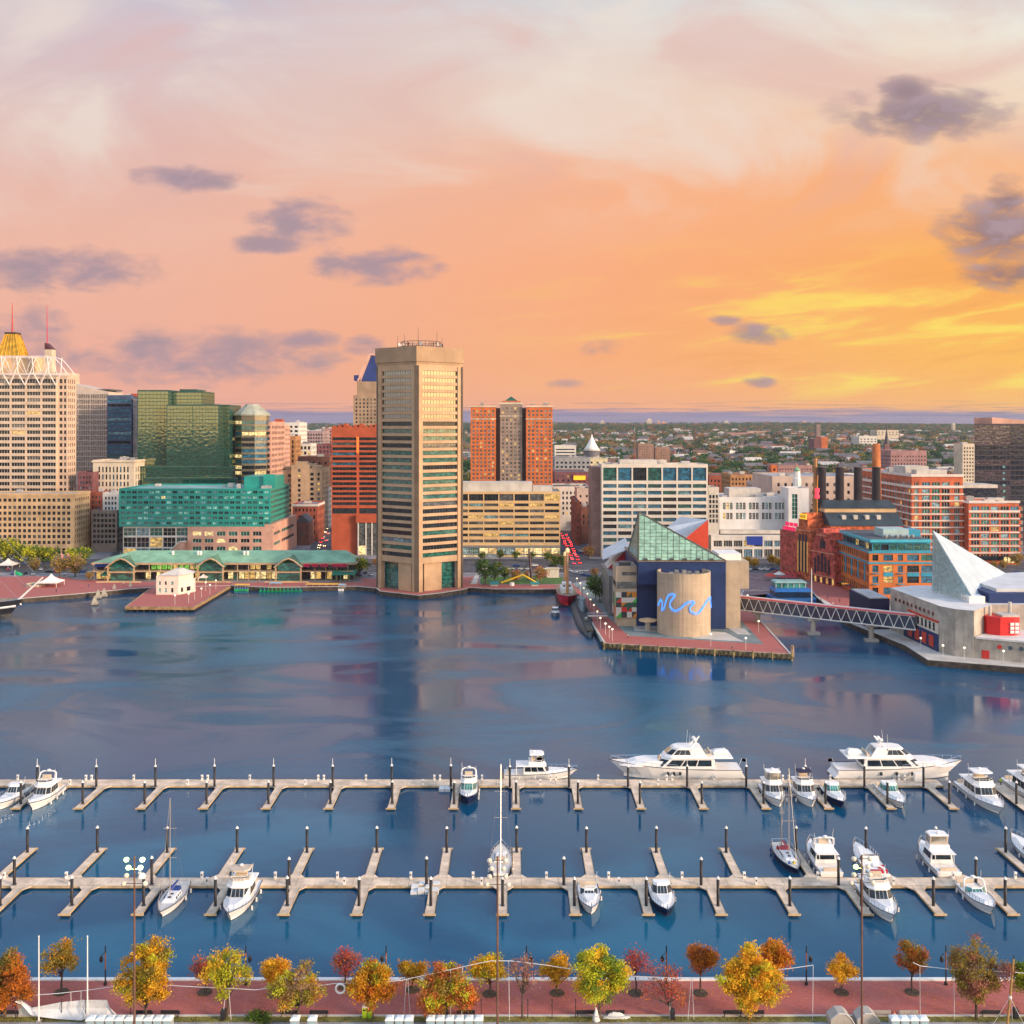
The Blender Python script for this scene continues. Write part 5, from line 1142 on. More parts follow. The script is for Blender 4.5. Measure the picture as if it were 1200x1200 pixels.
for q in range(5):
 mb = MB(); mb.box(cx - 6 + q * 2.5, cx - 4.4 + q * 2.5, cy - 3 + (q % 2) * 3, cy - 1.2 + (q % 2) * 3, zt - 1.6, zt - .2 + .4 * (q % 3)); mb.build('roof_unit', steel, r, w=True)
mb = MB(); mb.box(85, 90.8, 407, 430, 2, 28.4); mb.box(90.8, 94.2, 407, 430, 17.6, 28.4); mb.build('concrete_tower', aq, r, w=True)
mb = MB(); mb.box(83, 92, 411, 425, 28.4, 31); mb.build('roof_unit', white, r, w=True)
# blue neon wave around the drum
WP = [(80, 790), (92, 745), (104, 770), (100, 830), (114, 815), (124, 765), (140, 715), (165, 702), (188, 712), (172, 735), (155, 762), (150, 795), (165, 825), (192, 836), (222, 818), (252, 786), (285, 765), (318, 762), (330, 772), (305, 790), (290, 815), (298, 842), (328, 857), (362, 850), (395, 808), (425, 765), (455, 735), (472, 730), (468, 752), (474, 785), (482, 805)]
wv = thing('neon_wave', 'blue neon wave line wrapped around the concrete drum', 'sign', (cx, cy - rad, 13))
for sh, rr_ in ((0, .16), (.9, .13)):
 pts = []
 for a, b in WP:
  px = 760 + a / 6.665; ypx = 590 + b / 6.665
  s_ = max(-.985, min(.985, (px - 802.2) / 30.8)); yy = cy - (rad + .25) * sqrt(1 - s_ * s_); xx = cx + (rad + .25) * s_
  pts.append((xx, yy, Z(ypx, yy) - sh * .62))
 mb = MB(); mb.path(pts, rr_, 6); mb.build('neon_tube', mat('neon_blue', (.05, .2, .8), .4, 0, emit=(.06, .28, 1.0), es=1.6), wv, w=True)
k_ = thing('kiosk', 'mushroom shaped concrete kiosk with a broad cap beside the drum', 'kiosk', (X(757, 408), 402, 2))
mb = MB(); mb.lathe((k_.location.x, 402, 2), [(1.3, 0), (1.1, 2.6), (1.2, 3.4)], 10); mb.build('stem', conc, k_, w=True); mb = MB(); mb.lathe((k_.location.x, 402, 2), [(1.2, 3.4), (3.6, 3.8), (3.6, 4.3), (1.0, 4.9)], 12); mb.build('cap', tan, k_, w=True)
# ------------------------------------------------------------------ marine pavilion on the next pier
r = thing('pavilion', 'concrete marine pavilion with portholes and a tall white slanted pyramid roof', 'aquarium', (165, 375, 2))
pc_ = mat('weathered_concrete', (.44, .40, .35), .85, .12, .2, .25, 4, streak=.45)
foot = [(149.3, 404), (151.7, 363), (154.5, 357), (159.7, 354), (171.5, 366), (200, 366), (200, 410), (160, 410)]
mb = MB(); mb.prism(foot, 2, 18.4, cap=False); mb.build('wall', pc_, r, w=True)
mb = MB(); mb.poly([(p[0], p[1], 18.4) for p in foot]); mb.build('roof', mat('white_roof', (.70, .68, .66), .6, .05), r, w=True)
for i in range(10):
 t_ = .13 + i * .083; q = (149.3 + 2.4 * t_, 404 - 41 * t_); mb = MB(); mb.tube((q[0] - .25, q[1], 14.8), (q[0] + .02, q[1], 14.8), .75, n=12); pw = mb.build('porthole', mat('copper_ring', (.30, .12, .08), .5, .1), r, w=True)
 mb = MB(); mb.tube((q[0] - .28, q[1], 14.8), (q[0] - .2, q[1], 14.8), .55, n=12); mb.build('pane', g_dark, pw, w=True)
mb = MB(); mb.prism([(150.0, 388), (151.3, 364), (153, 364), (151.7, 388)][::-1], 8.2, 12.2); mb.build('window_gallery', mat('ivory_panel', (.62, .58, .50)), r, w=True)
mb = MB(); mb.prism([(149.8, 388.2), (151.1, 363.8), (153, 363.8), (151.7, 388.2)][::-1], 12.2, 12.9); mb.build('red_fascia', redp, r, w=True)
for i in range(7):
 t_ = .1 + i * .13; q = (150.0 + 1.3 * t_, 388 - 24 * t_); mb = MB(); mb.box(q[0] - .12, q[0] + .1, q[1] - .7, q[1] + .7, 9.0, 11.8); mb.build('gallery_window', g_dark, r, w=True)
mb = MB(); mb.prism([(149.9, 392), (151.2, 363.9), (153, 363.9), (151.7, 392)][::-1], 2, 8.2); mb.build('navy_base', navy, r, w=True)
for i in range(4):
 t_ = .2 + i * .21; q = (149.9 + 1.3 * t_, 392 - 28 * t_); mb = MB(); mb.box(q[0] - .12, q[0] + .1, q[1] - 1.9, q[1] + 1.9, 3, 7); mb.build('red_panel', redp, r, w=True)
wg = glass('grid_glass', (.34, .50, .52), ior=2.0, rough=.1, wob=.05, va=.3)
BLp, BFp, BRp, APp = (162.7, 397, 18.4), (165, 369.5, 18.4), (207, 414, 18.4), (162.9, 396.5, 41.8)
BFt = (166.2, 370.2, 20.8)
mb = MB(); mb.add([BLp, BFp, APp, BFt], [(0, 1, 3, 2)]); gl_ = mb.build('glass_face', wg, r, w=True)
mb = MB(); mb.add([APp, BFt, BRp, BFp, (207, 414, 16.5), BLp], [(0, 1, 2), (1, 3, 4, 2), (2, 4, 5, 0)]); mb.build('white_roof_slope', mat('white_standing_seam', (.44, .53, .60), .45, .05, .2), r, w=True)
mb = MB()
for i in range(1, 20):
 a = fv(BLp, APp, i / 20); b = fv(BFp, APp, i / 20); mb.tube((a[0] - .08, a[1], a[2]), (b[0] - .08, b[1], b[2]), .07, n=4)
for i in range(1, 12):
 a = fv(BLp, BFp, i / 12); b = fv(APp, BFp, i / 12); mb.tube((a[0] - .08, a[1], a[2]), (b[0] - .08, b[1], b[2]), .06, n=4)
mb.build('glazing_bars', mat('grey_bar', (.40, .38, .34), .5, .1), gl_, w=True)
mb = MB(); mb.path([APp, BFt, BRp], .2, 4); mb.build('edge_trim', white, r, w=True)
mb = MB(); mb.box(164.8, 170.5, 369, 376, 18.4, 20.8); mb.build('white_block', white, r, w=True)
mb = MB(); mb.box(172, 200.1, 369, 409, 18.41, 22); mb.build('navy_block', navy, r, w=True)
mb = MB(); mb.prism([(176, 372), (204, 372), (207, 414), (176, 405)], 22, 23.2); mb.build('shell_roof', wrf, r, w=True)
mb = MB(); mb.prism([(160.0, 354.2), (185, 341), (190, 366), (171.6, 366)], 2, 8.8); mb.build('low_wing', pc_, r, w=True)
mb = MB(); mb.prism([(160.0, 353.6), (186, 340.4), (190, 366), (171.6, 366)], 8.8, 9.4); mb.build('low_roof', mat('white_roof', (.70, .68, .66)), r, w=True)
for px, py, m_ in ((1160, 755, 'red_paint'), (1168.2, 756, 'porthole_blue'), (1176.3, 756.5, 'porthole_blue'), (1198, 757, 'porthole_blue')):
 t_ = (px - 1141) / 62; q = (160 + 25 * t_ * .9, 354.2 - 13.2 * t_ * .9); mb = MB(); mb.tube((q[0] - .1, q[1] - .2, 6.6), (q[0] + .1, q[1] + .2, 6.6), .72, n=14); mb.build('porthole', mat(m_, (.06, .10, .14), .3, .1), r, w=True)
mb = MB(); mb.prism([(161.9, 353.0), (164, 351.9), (164.1, 352.2), (162.0, 353.3)], 2.2, 5); mb.build('red_door', red, r, w=True)
rr8 = [(172 + 6.2 * cos(pi / 8 + i * pi / 4), 360.5 + 5.2 * sin(pi / 8 + i * pi / 4)) for i in range(8)]
mb = MB(); mb.prism(rr8, 9.4, 15.6); mb.build('red_drum', mat('signal_red', (.66, .02, .02), .5, .05, .3), r, w=True)
for i in range(2):
 for j in range(3):
  mb = MB(); xa = 173 + i * 1.7; ya = 355.55; mb.box(xa, xa + 1.3, ya - .2, ya, 10.2 + j * 1.35, 11.2 + j * 1.35); mb.build('white_window', white, r, w=True)
mb = MB(); mb.prism([(171, 357), (177, 357), (177, 363), (171, 363)], 15.6, 16.2); mb.build('roof_hatch', conc_l, r, w=True)
mb = MB(); mb.tube((168, 360, 15), (168, 360, 19), .5); mb.tube((176, 362, 15.6), (176, 362, 20), .6, n=8); mb.build('flue', conc_l, r, w=True)
lb = thing('low_building', 'low dark blue building with a red loading bay beside the marine pavilion', 'building', (148, 412, 2))
mb = MB(); mb.box(141, 149.2, 404.5, 428, 2, 14); mb.build('wall', mat('deep_navy', (.012, .015, .06)), lb, w=True); mb = MB(); mb.box(142, 148, 404.2, 404.45, 7, 9.2); mb.build('red_strip', redm, lb, w=True)
mb = MB(); mb.box(141.5, 148.8, 405, 427, 14, 14.4); mb.build('roof', roofm, lb, w=True)
# ------------------------------------------------------------------ covered footbridge between the piers
Pa, Pb = Vector((93.5, 424, 0)), Vector((151, 381.6, 0)); dv = (Pb - Pa); Lb = dv.length; dv.normalize(); pv = Vector((-dv.y, dv.x, 0))
r = thing('footbridge', 'covered white truss footbridge with a red roof joining the two aquarium piers', 'bridge', tuple(Pa + dv * Lb / 2 + Vector((0, 0, 0))))
def bp(s_, o, z): q = Pa + dv * s_ + pv * o; return (q.x, q.y, z)
zb, zt = 6.6, 11.6
def slab(o0, o1, z0, z1):
 q = [bp(0, o0, 0), bp(Lb, o0, 0), bp(Lb, o1, 0), bp(0, o1, 0)]; return MB().prism([(p[0], p[1]) for p in q], z0, z1)
slab(-2.1, 2.1, zb - .4, zb).build('deck', conc, r, w=True)
slab(-2.3, 2.3, zt, zt + .35).build('roof', mat('coral_roof', (.66, .06, .06), .55, .06), r, w=True)
slab(-.9, .9, zt + .35, zt + .6).build('roof_ridge', mat('pale_roof_strip', (.7, .6, .58), .6, .05), r, w=True)
slab(-1.7, -1.6, zb, zt).build('glazing', mat('navy_glazing', (.012, .03, .08), .15, .1, ior=1.8), r, w=True)
slab(1.6, 1.7, zb, zt).build('glazing', mat('navy_glazing', (.012, .03, .08)), r, w=True)
for o in (-2.1, 2.1):
 mb = MB(); n_ = 18
 mb.tube(bp(0, o, zb), bp(Lb, o, zb), .22, n=4); mb.tube(bp(0, o, zt), bp(Lb, o, zt), .22, n=4)
 for i in range(n_):
  s0, s1 = Lb * i / n_, Lb * (i + 1) / n_; sm = (s0 + s1) / 2
  mb.tube(bp(s0, o, zb), bp(sm, o, zt), .15, n=4); mb.tube(bp(sm, o, zt), bp(s1, o, zb), .15, n=4)
 mb.build('truss', white, r, w=True)
for px, py in ((888, 735), (953, 743.5), (1021, 751.5)):
 q = pt(px, py, 0); mb = MB(); mb.box(q[0] - 2.4, q[0] + 2.4, q[1] - 1.6, q[1] + 1.6, -1, .9); mb.tube((q[0], q[1], .9), (q[0], q[1], 5.4), 1.0, n=10); mb.box(q[0] - 2.2, q[0] + 2.2, q[1] - .9, q[1] + .9, 5.4, 6.19); mb.build('pier', conc, r, w=True)
# ------------------------------------------------------------------ harbour market pavilion with the green roof
D = 533; xa, xb = X(108, D), X(410, D)
r = thing('market_pavilion', 'long two storey market pavilion with a copper green roof and three gables', 'pavilion', ((xa + xb) / 2, D, 2))
ze, zr2 = Z(659.5, D), Z(648.5, D); dep = 26; fr_ = mat('tan_frame', (.46, .33, .21), .7, .08, .3)
mb = MB(); mb.add([(xa, D, ze), (xb + 3, D + 1, ze), (xb - 4, D + 14, zr2), (xa + 18, D + 13, zr2), (xa, D + dep, ze), (xb, D + dep, ze)], [(0, 1, 2, 3), (1, 5, 2), (5, 4, 3, 2), (4, 0, 3)]); mb.build('roof', teal_r, r, w=True)
mb = MB(); mb.box(xa, xb + 3, D - .3, D + .5, ze - 1.0, ze); mb.box(xa - .3, xa, D - .3, D + dep, ze - 1.0, ze); mb.box(xb + 3, xb + 3.3, D, D + dep, ze - 1, ze); mb.build('fascia', fr_, r, w=True)
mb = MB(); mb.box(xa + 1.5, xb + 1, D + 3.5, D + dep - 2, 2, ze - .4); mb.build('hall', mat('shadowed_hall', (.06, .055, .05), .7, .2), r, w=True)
mb = MB(); mb.box(xa + .5, xb + 2, D - 1.5, D + 3.5, 6.6, 7.1); mb.build('balcony_floor', fr_, r, w=True)
gs = [(145.5, 13.4), (249.5, 13), (340, 13)]
inG = lambda x: any(abs(x - X(g, D)) < w_ / 2 + 1.0 for g, w_ in gs)
nx = 46; stp = (xb - xa - 2) / nx
for i in range(nx + 1):
 x = xa + 1 + i * stp
 if i % 2 == 0 and not inG(x): mb = MB(); mb.box(x - .18, x + .18, D - .2, D + .16, 2, ze - 1); mb.build('post', fr_, r, w=True)
 if i < nx and not inG(x + stp / 2):
  px = 600 + (x + stp / 2) * F / D
  mt_ = g_lit if R.random() < .4 else (glass('bright_green_room', (.10, .3, .05), ior=1.6, emit=(.35, .9, .12), es=.55) if 172 < px < 236 else g_dark)
  if px > 355: mt_ = g_dark
  mb = MB(); mb.box(x + .25, x + stp - .25, D + 2.6, D + 2.8, 7.5, 10.0); mb.build('upper_window', mt_, r, w=True)
  mb = MB(); mb.box(x + .2, x + stp - .2, D + 2.6, D + 2.8, 2.5, 6.0); mb.build('shopfront', pick([(g_lit, 3), (g_dark, 3), (g_lit2, 1.2), (g_teal, 1)]), r, w=True)
for a, b, m_ in ((112, 124, 'navy_awning'), (124, 138, 'navy_awning'), (356, 364, 'pink_awning'), (366, 374, 'pink_awning'), (376, 385, 'pink_awning'), (389, 407, 'pink_awning')):
 cc = {'navy_awning': (.012, .04, .22), 'pink_awning': (.70, .03, .10)}[m_]
 mb = MB(); x0, x1 = X(a, D), X(b, D); mb.add([(x0, D - 1.6, 9.2), (x1, D - 1.6, 9.2), (x1, D - .35, 10.6), (x0, D - .35, 10.6)], [(0, 1, 2, 3), (3, 2, 1, 0)]); mb.build('awning', mat(m_, cc, .7, .05), r, w=True)
mb = MB(); x0, x1 = X(122, D), X(142, D); mb.add([(x0, D - 6, 5.2), (x1 - 5, D - 6, 5.2), (x1 - 5, D - .3, 7.4), (x0 + 1, D - .3, 7.4)], [(0, 1, 2, 3), (3, 2, 1, 0)]); mb.build('green_canopy', mat('green_awning', (.015, .17, .10), .7, .08), r, w=True)
mb = MB(); x0, x1 = X(391, D), X(418, D); mb.add([(x0, D - 7, 5.6), (x1, D - 5, 5.6), (x1, D + 2, 7.4), (x0, D - .5, 7.4)], [(0, 1, 2, 3), (3, 2, 1, 0)]); mb.build('green_canopy', mat('green_awning', (.015, .17, .10)), r, w=True)
for i in range(6):
 mb = MB(); x = X(391, D) + i * 2.3; mb.tube((x, D - 6.6 + i * .33, 2), (x, D - 6.6 + i * .33, 5.6), .12, n=4); mb.build('canopy_post', teal_r, r, w=True)
for g, wd in gs:
 x = X(g, D); h2 = wd / 2; y0 = D - 4.5; zg, za = Z(661, D), Z(652, D)
 mb = MB(); mb.add([(x - h2 - .8, y0 - .6, zg - .9), (x, y0 - .6, za), (x + h2 + .8, y0 - .6, zg - .9), (x - h2 - .8, D + 8, zg - .9), (x, D + 12, za), (x + h2 + .8, D + 8, zg - .9)], [(0, 1, 4, 3), (1, 2, 5, 4), (3, 4, 1, 0), (4, 5, 2, 1)]); mb.build('gable_roof', teal_r, r, w=True)
 mb = MB()
 for s_ in (-1, 1):
  mb.box(x + s_ * h2 - .35, x + s_ * h2 + .35, y0 - .35, y0 + .35, 2, zg - 1); mb.tube((x + s_ * (h2 + .8), y0 - .7, zg - 1.1), (x + s_ * h2 * .45, y0 - .7, za - 1.6), .45, n=4); mb.tube((x + s_ * h2 * .45, y0 - .7, za - 1.6), (x, y0 - .7, za - .5), .45, n=4)
 mb.box(x - h2, x + h2, y0 - .3, y0 + 4, 6.5, 7.2); mb.build('gable_frame', fr_, r, w=True)
 mb = MB(); mb.box(x - h2 + .5, x + h2 - .5, y0 + 2, y0 + 2.2, 2.3, 6.4); mb.box(x - h2 + .5, x + h2 - .5, y0 + 2, y0 + 2.2, 7.4, 11.4); mb.build('gable_glass', g_teal, r, w=True)
 mb = MB(); mb.tube((x, y0, za), (x, y0, za + 3.5), .12, .06, 5); mb.build('flagstaff', steel, r, w=True)
 mb = MB(); mb.prism([(x - h2 - 5, D - 7.5), (x + h2 + 5, D - 7.5), (x + h2, D - 4.5), (x - h2, D - 4.5)], 2, 2.5); mb.build('entrance_steps', tan, r, w=True)
for q in (196, 226, 229, 281, 285):
 mb = MB(); x = X(q, D); mb.lathe((x, D + 9, zr2 - 2), [(.7, 0), (.7, 1.4), (1.0, 1.5), (.3, 2.2)], 8); mb.build('roof_vent', white, r, w=True)
# ---- brick pier in front of the pavilion with its white stepped house
pp = [pt(146.5, 711.5), pt(227, 712), pt(274, 684.5), pt(183, 684.5)]
r = thing('brick_pier', 'brick paved pier with timber sides jutting out before the green roofed pavilion', 'pier', ((pp[0][0] + pp[1][0]) / 2, pp[0][1], 0))
mb = MB(); mb.poly([(p[0], p[1], 2.05) for p in pp]); mb.build('deck', brick_p, r, w=True)
mb = MB(); mb.prism(pp, .9, 2.03); mb.build('timber_fender', mat('honey_timber', (.36, .23, .11), .8, .2, .6), r, w=True)
mb = MB()
for a, b in ((0, 1), (1, 2), (3, 0)):
 L = sqrt((pp[a][0] - pp[b][0]) ** 2 + (pp[a][1] - pp[b][1]) ** 2); n_ = int(L / 2.6)
 for i in range(n_ + 1):
  t_ = i / n_; x, y = (pp[a][q] + (pp[b][q] - pp[a][q]) * t_ for q in (0, 1)); mb = MB(); mb.tube((x, y, -1.5), (x, y, .9), .22, n=6); mb.build('pile', dwood, r, w=True)
mb = MB(); offset_strip(mb, [pp[3], pp[0], pp[1], pp[2]], .45, 2.05, 2.3); mb.build('kerb', wood, r, w=True)
D = pt(200, 697)[1]; r = thing('ticket_house', 'small white two storey ticket house with stepped roof on the brick pier', 'building', (X(201, D), D, 2.05))
x0, x1, x2 = X(183, D), X(209, D), X(221, D)
mb = MB(); wins = []
cream_w = mat('warm_white_render', (.74, .66, .58), .7, .05, .2)
facade(mb, wins, (x0, D), (1, 0), x1 - x0, 2.05, 11.2, [(1.2, 2.2), (4, 5), (7, 8.2)], [(3, 5.2), (6.6, 8.4)], .25, [(g_dark, 2), (g_cyan, 1)], frame_l, 1, 1)
facade(mb, wins, (x1, D), ((x2 - x1) / sqrt((x2 - x1) ** 2 + 64), 8 / sqrt((x2 - x1) ** 2 + 64)), sqrt((x2 - x1) ** 2 + 64), 2.05, 8.0, [(1.5, 3), (5, 7.5)], [(3, 5.2)], .25, [(g_dark, 2), (g_lit, 1)], frame_l, 1, 1)
mb.prism([(x0 + 2, D + .6), (x1 - .5, D + .6), (x2 - .6, D + 8), (x2 - 2, D + 14), (x0 + 3, D + 14)], 8, 11.2); mb.prism([(x0 + .05, D + .7), (x1 - .6, D + .7), (x2 - .7, D + 8.1), (x2 - 1, D + 14), (x0 + .05, D + 12)], 2.05, 8.0)
mb.build('wall', cream_w, r, w=True); put_windows(r, wins)
mb = MB(); a = [(x0 + 1, D - .5), (x1 + .3, D - .5), (x2 + .5, D + 8), (x2 - 1.5, D + 14.5), (x0 + 2.5, D + 14.5)]; c = (sum(p[0] for p in a) / 5, sum(p[1] for p in a) / 5)
mb.loft([[(p[0], p[1], 11.2) for p in a], [(c[0] + (p[0] - c[0]) * .25, c[1] + (p[1] - c[1]) * .25, 13.6) for p in a]]); mb.build('roof', mat('pale_metal_roof', (.62, .56, .50), .5, .06), r, w=True)
# ------------------------------------------------------------------ floating docks
deckm = mat('dock_planks', (.72, .57, .43), .8, .13, .35, .2, 6)
fasc = mat('dock_timber_edge', (.56, .42, .25), .8, .15, .6)
floatm = mat('dock_float', (.028, .026, .028), .7, .1, .5)
DZ = 0.62
def ped_mesh():
 mb = MB(); mb.box(-.2, .2, -.16, .16, 0, 1.05); mb.box(-.24, .24, -.2, .2, 1.05, 1.25); mb.cur = 1; mb.box(-.12, .12, -.18, -.161, .6, .9)
 me = bpy.data.meshes.new('pedestal'); me.from_pydata(mb.v, [], mb.f)
 for q in (white, frame_d): me.materials.append(q)
 me.polygons.foreach_set('material_index', mb.m); return me
PED = ped_mesh()
def finger_mesh(Ln, sgn, wd=1.55):
 """finger pier leaving the walkway towards sgn * y, with the triangular gusset at its root"""
 mb = MB(); n_ = int(Ln / 2.6); st_ = Ln / n_
 for i in range(n_):
  a, b = sorted((sgn * (i * st_ + .02), sgn * ((i + 1) * st_ - .02))); mb.box(-wd / 2 + .08, wd / 2 - .08, a, b, DZ - .12, DZ)
 a, b = sorted((0, sgn * Ln)); mb.cur = 1; mb.box(-wd / 2, -wd / 2 + .08, a, b, DZ - .3, DZ + .02); mb.box(wd / 2 - .08, wd / 2, a, b, DZ - .3, DZ + .02)
 c, d = sorted((sgn * (Ln + .003), sgn * (Ln + .1))); mb.box(-wd / 2 - .3, wd / 2 + .3, c, d, DZ - .32, DZ + .02)
 mb.cur = 2; mb.box(-wd / 2 + .1, wd / 2 - .1, a + .05, b - .05, -.5, DZ - .13)
 mb.cur = 0
 for s_ in (-1, 1):
  q = [(s_ * wd / 2, 0), (s_ * (wd / 2 + 1.1), 0), (s_ * wd / 2, sgn * 1.5)]
  if s_ * sgn < 0: q = q[::-1]
  mb.prism(q, DZ - .2, DZ - .01)
 me = bpy.data.meshes.new('finger'); me.from_pydata(mb.v, [], mb.f)
 for q in (deckm, fasc, floatm): me.materials.append(q)
 me.polygons.foreach_set('material_index', mb.m); me.update(); return me
def dock(label, xa, xb, ya, yb, fingers, peds):
 r = thing('floating_dock', label, 'dock', ((xa + xb) / 2, (ya + yb) / 2, 0)); ym = (ya + yb) / 2
 mb = MB(); n_ = int((xb - xa) / 3.34); st_ = (xb - xa) / n_
 for i in range(n_): mb.box(xa + i * st_ + .03, xa + (i + 1) * st_ - .03, ya + .14, ym - .03, DZ - .12, DZ); mb.box(xa + i * st_ + .03, xa + (i + 1) * st_ - .03, ym + .03, yb - .14, DZ - .12, DZ)
 mb.build('walkway', deckm, r, w=True)
 mb = MB(); mb.box(xa, xb, ya, ya + .14, DZ - .38, DZ + .03); mb.box(xa, xb, yb - .14, yb, DZ - .38, DZ + .03); mb.box(xa, xb, ym - .03, ym + .03, DZ - .2, DZ - .01); mb.build('edge_beam', fasc, r, w=True)
 mb = MB(); mb.box(xa + .1, xb - .1, ya + .2, yb - .2, -.5, DZ - .13); mb.build('float', floatm, r, w=True)
 for (x, y, me) in fingers: link('finger', me, r, (x - r.location.x, y - r.location.y, 0))
 for (x, y) in peds: link('pedestal', PED, r, (x - r.location.x, y - r.location.y, DZ))
 return r
pile = thing('piling', 'black steel piling with a white cone cap at the end of a far dock finger', 'piling', (0, -900, 0), group='black pilings at the finger ends of the far dock')
mb = MB(); mb.lathe((0, 0, 0), [(.26, -2.5), (.26, 5.2)], 10); mb.build('shaft', mat('black_piling', (.022, .021, .024), .5, .2, .8), pile, smooth=True)
mb = MB(); mb.lathe((0, 0, 0), [(.30, 5.2), (.30, 5.32), (.03, 5.68)], 10); mb.build('cap', white, pile)
hoop = MB(); hoop.box(-.42, .42, -.42, -.3, DZ - .05, DZ + .05); hoop.box(-.42, .42, .3, .42, DZ - .05, DZ + .05); hoop.box(-.42, -.3, -.3, .3, DZ - .05, DZ + .05); hoop.box(.3, .42, -.3, .3, DZ - .05, DZ + .05)
hoop.build('guide_hoop', steel, pile)
first = [True]
def put_pile(x, y, lab, grp, light=False):
 if first[0]: first[0] = False; pile.location = (x, y, 0); pile['label'] = lab; pile['group'] = grp; return pile
 return dup(pile, (x, y, R.uniform(-.12, .12)), 0, lab, grp)
# far dock
y1a, y1b = 232.0, 236.2; xe = X(1102, 234)
FX = [.87 + 13.36 * k for k in range(-9, 8)]
f1 = finger_mesh(13.4, -1)
pd = []
for k in range(-9, 8):
 x = .87 + 13.36 * k
 pd.append((x + 5.6, y1b - .5 if k % 2 else y1a + .6))
 if k % 2 == 0: pd += [(x + 8.0, y1b - .6), (x + 9.3, y1b - .6)]
pd = [q for q in pd if q[0] < xe]
dock('long far floating dock with fingers on its near side only', -122, xe, y1a, y1b, [(x, y1a, f1) for x in FX if x < xe], pd)
for x in FX:
 if x > xe: continue
 put_pile(x, y1a - 11.0, 'black piling with a white cone cap at the end of a far dock finger', 'black pilings at the finger ends of the far dock')
 p_ = put_pile(x - 1.35, y1a - .45, 'black piling with a thin white light stick at the root of a far dock finger', 'black pilings along the walkway of the far dock')
 mb = MB(); mb.tube((0, 0, 5.5), (0, 0, 7.0), .07, .05, 5); mb.build('light_stick', white, p_)
# near dock with fingers on both sides
y2a, y2b = 181.4, 184.8
FU = [.87 + 13.36 * k for k in range(-7, 8)]; FLo = [-1.6 + 12.2 * k for k in range(-7, 9)]
f2, f3 = finger_mesh(13.0, 1), finger_mesh(10.3, -1)
pd = []
for k in range(-8, 9): pd += [(1.8 + 12.2 * k + 3.4, y2b - .5), (1.8 + 12.2 * k + 5.0, y2a + .6)] if k % 2 else [(1.8 + 12.2 * k + 4.4, y2b - .5)]
dock('near floating dock with fingers on both sides', -112, 112, y2a, y2b, [(x, y2b, f2) for x in FU] + [(x, y2a, f3) for x in FLo], pd)
for x in FU: put_pile(x, y2b + 11.0, 'black piling with a white cone cap on a far side finger of the near dock', 'black pilings on the far side fingers of the near dock')
for i, x in enumerate(FLo):
 put_pile(x, y2a - 7.4, 'black piling with a white cone cap on a near side finger of the near dock', 'black pilings on the near side fingers of the near dock')
 if i % 2 == 0: put_pile(x - 1.4, y2a - .4 + .9, 'black piling standing against the walkway of the near dock', 'black pilings along the walkway of the near dock')
# side dock at the right edge
dock('wide floating dock running towards the camera at the right edge', X(1187, 225) - 1.5, X(1187, 225) + 2.0, 205, 234, [], [])
put_pile(X(1196, 222) - 1.4, 221, 'black piling beside the wide dock at the right edge', 'black piling at the right edge dock')
for x, y, lb in ((X(943, 233) + .3, 233.2, 0), ):
 pass
# ------------------------------------------------------------------ boats (bow towards -y in their own frame, waterline at z = 0)
tint = glass('boat_glass', (.012, .025, .04), ior=1.5, rough=.05)
tint_g = glass('boat_glass_green', (.04, .20, .19), ior=1.7, rough=.05)
canv = mat('cream_canvas', (.58, .48, .38), .85, .08, .5)
navyh = mat('navy_hull', (.012, .018, .07), .25, .05, .3)
bott = mat('boot_stripe', (.02, .02, .03), .5, 0)
teak = mat('teak', (.42, .27, .15), .7, .12, .8)
cush = mat('cushion_beige', (.62, .52, .40), .8, .06, .5)
bluec = mat('blue_canvas', (.015, .05, .25), .8, .08, .5)
chrome = mat('stainless', (.72, .72, .74), .2, 0, metal=.9)
def hull(root, L, B, fs, fb, hm=gel, dm=gel, full=.46, stripe=True, tr=.9, flare=.18):
 st_ = [0, .12, .3, .46, .6, .72, .82, .9, .96, 1.0]; rings = []; deckp = []; low = []
 for s_ in st_:
  k_ = 1 if s_ < full else max(0.0, 1 - ((s_ - full) / (1 - full)) ** 2.3)
  hb = B / 2 * k_ * (tr + (1 - tr) * min(1, s_ / .3)); hb = max(hb, .06)
  zs = fs + (fb - fs) * s_ ** 2.0
  yd = -L * s_; yc = -L * (s_ * (1 - .11 * s_ ** 2)); ck = .90 - flare * s_ - .10 * (s_ > .9)
  rings.append([(-hb, yd, zs), (-hb * ck, yc, zs * .22), (-hb * ck * .9, yc, -.05), (0, yc, -.5), (hb * ck * .9, yc, -.05), (hb * ck, yc, zs * .22), (hb, yd, zs)])
  deckp.append((hb, yd, zs))
 mb = MB(); mb.loft(rings, False, False, closed=False)
 n = len(rings[0]); mb.cur = 0; mb.poly([rings[0][i] for i in range(n)])
 mb.v = [(p[0], p[1] + L / 2, p[2]) for p in mb.v]
 h = mb.build('hull', hm, root, smooth=False)
 mb = MB()
 for (a, b, c), (d, e, f_) in zip(deckp[:-1], deckp[1:]):
  mb.quad((-a, b + L / 2, c - .06), (a, b + L / 2, c - .06), (d, e + L / 2, f_ - .06), (-d, e + L / 2, f_ - .06)); mb.f[-1] = mb.f[-1][::-1]
 mb.build('deck', dm, root)
 mb = MB()
 for s_ in (-1, 1):
  pts = [(s_ * a, b + L / 2, c + .02) for a, b, c in deckp]; mb.path(pts, .07, 4)
  if stripe:
   q0 = [(s_ * (abs(rr2[1][0]) + .015), rr2[1][1] + L / 2, .02) for rr2 in rings]; mb.path(q0, .06, 4)
 mb.build('rub_rail', [bott if stripe else chrome][0], root)
 return deckp
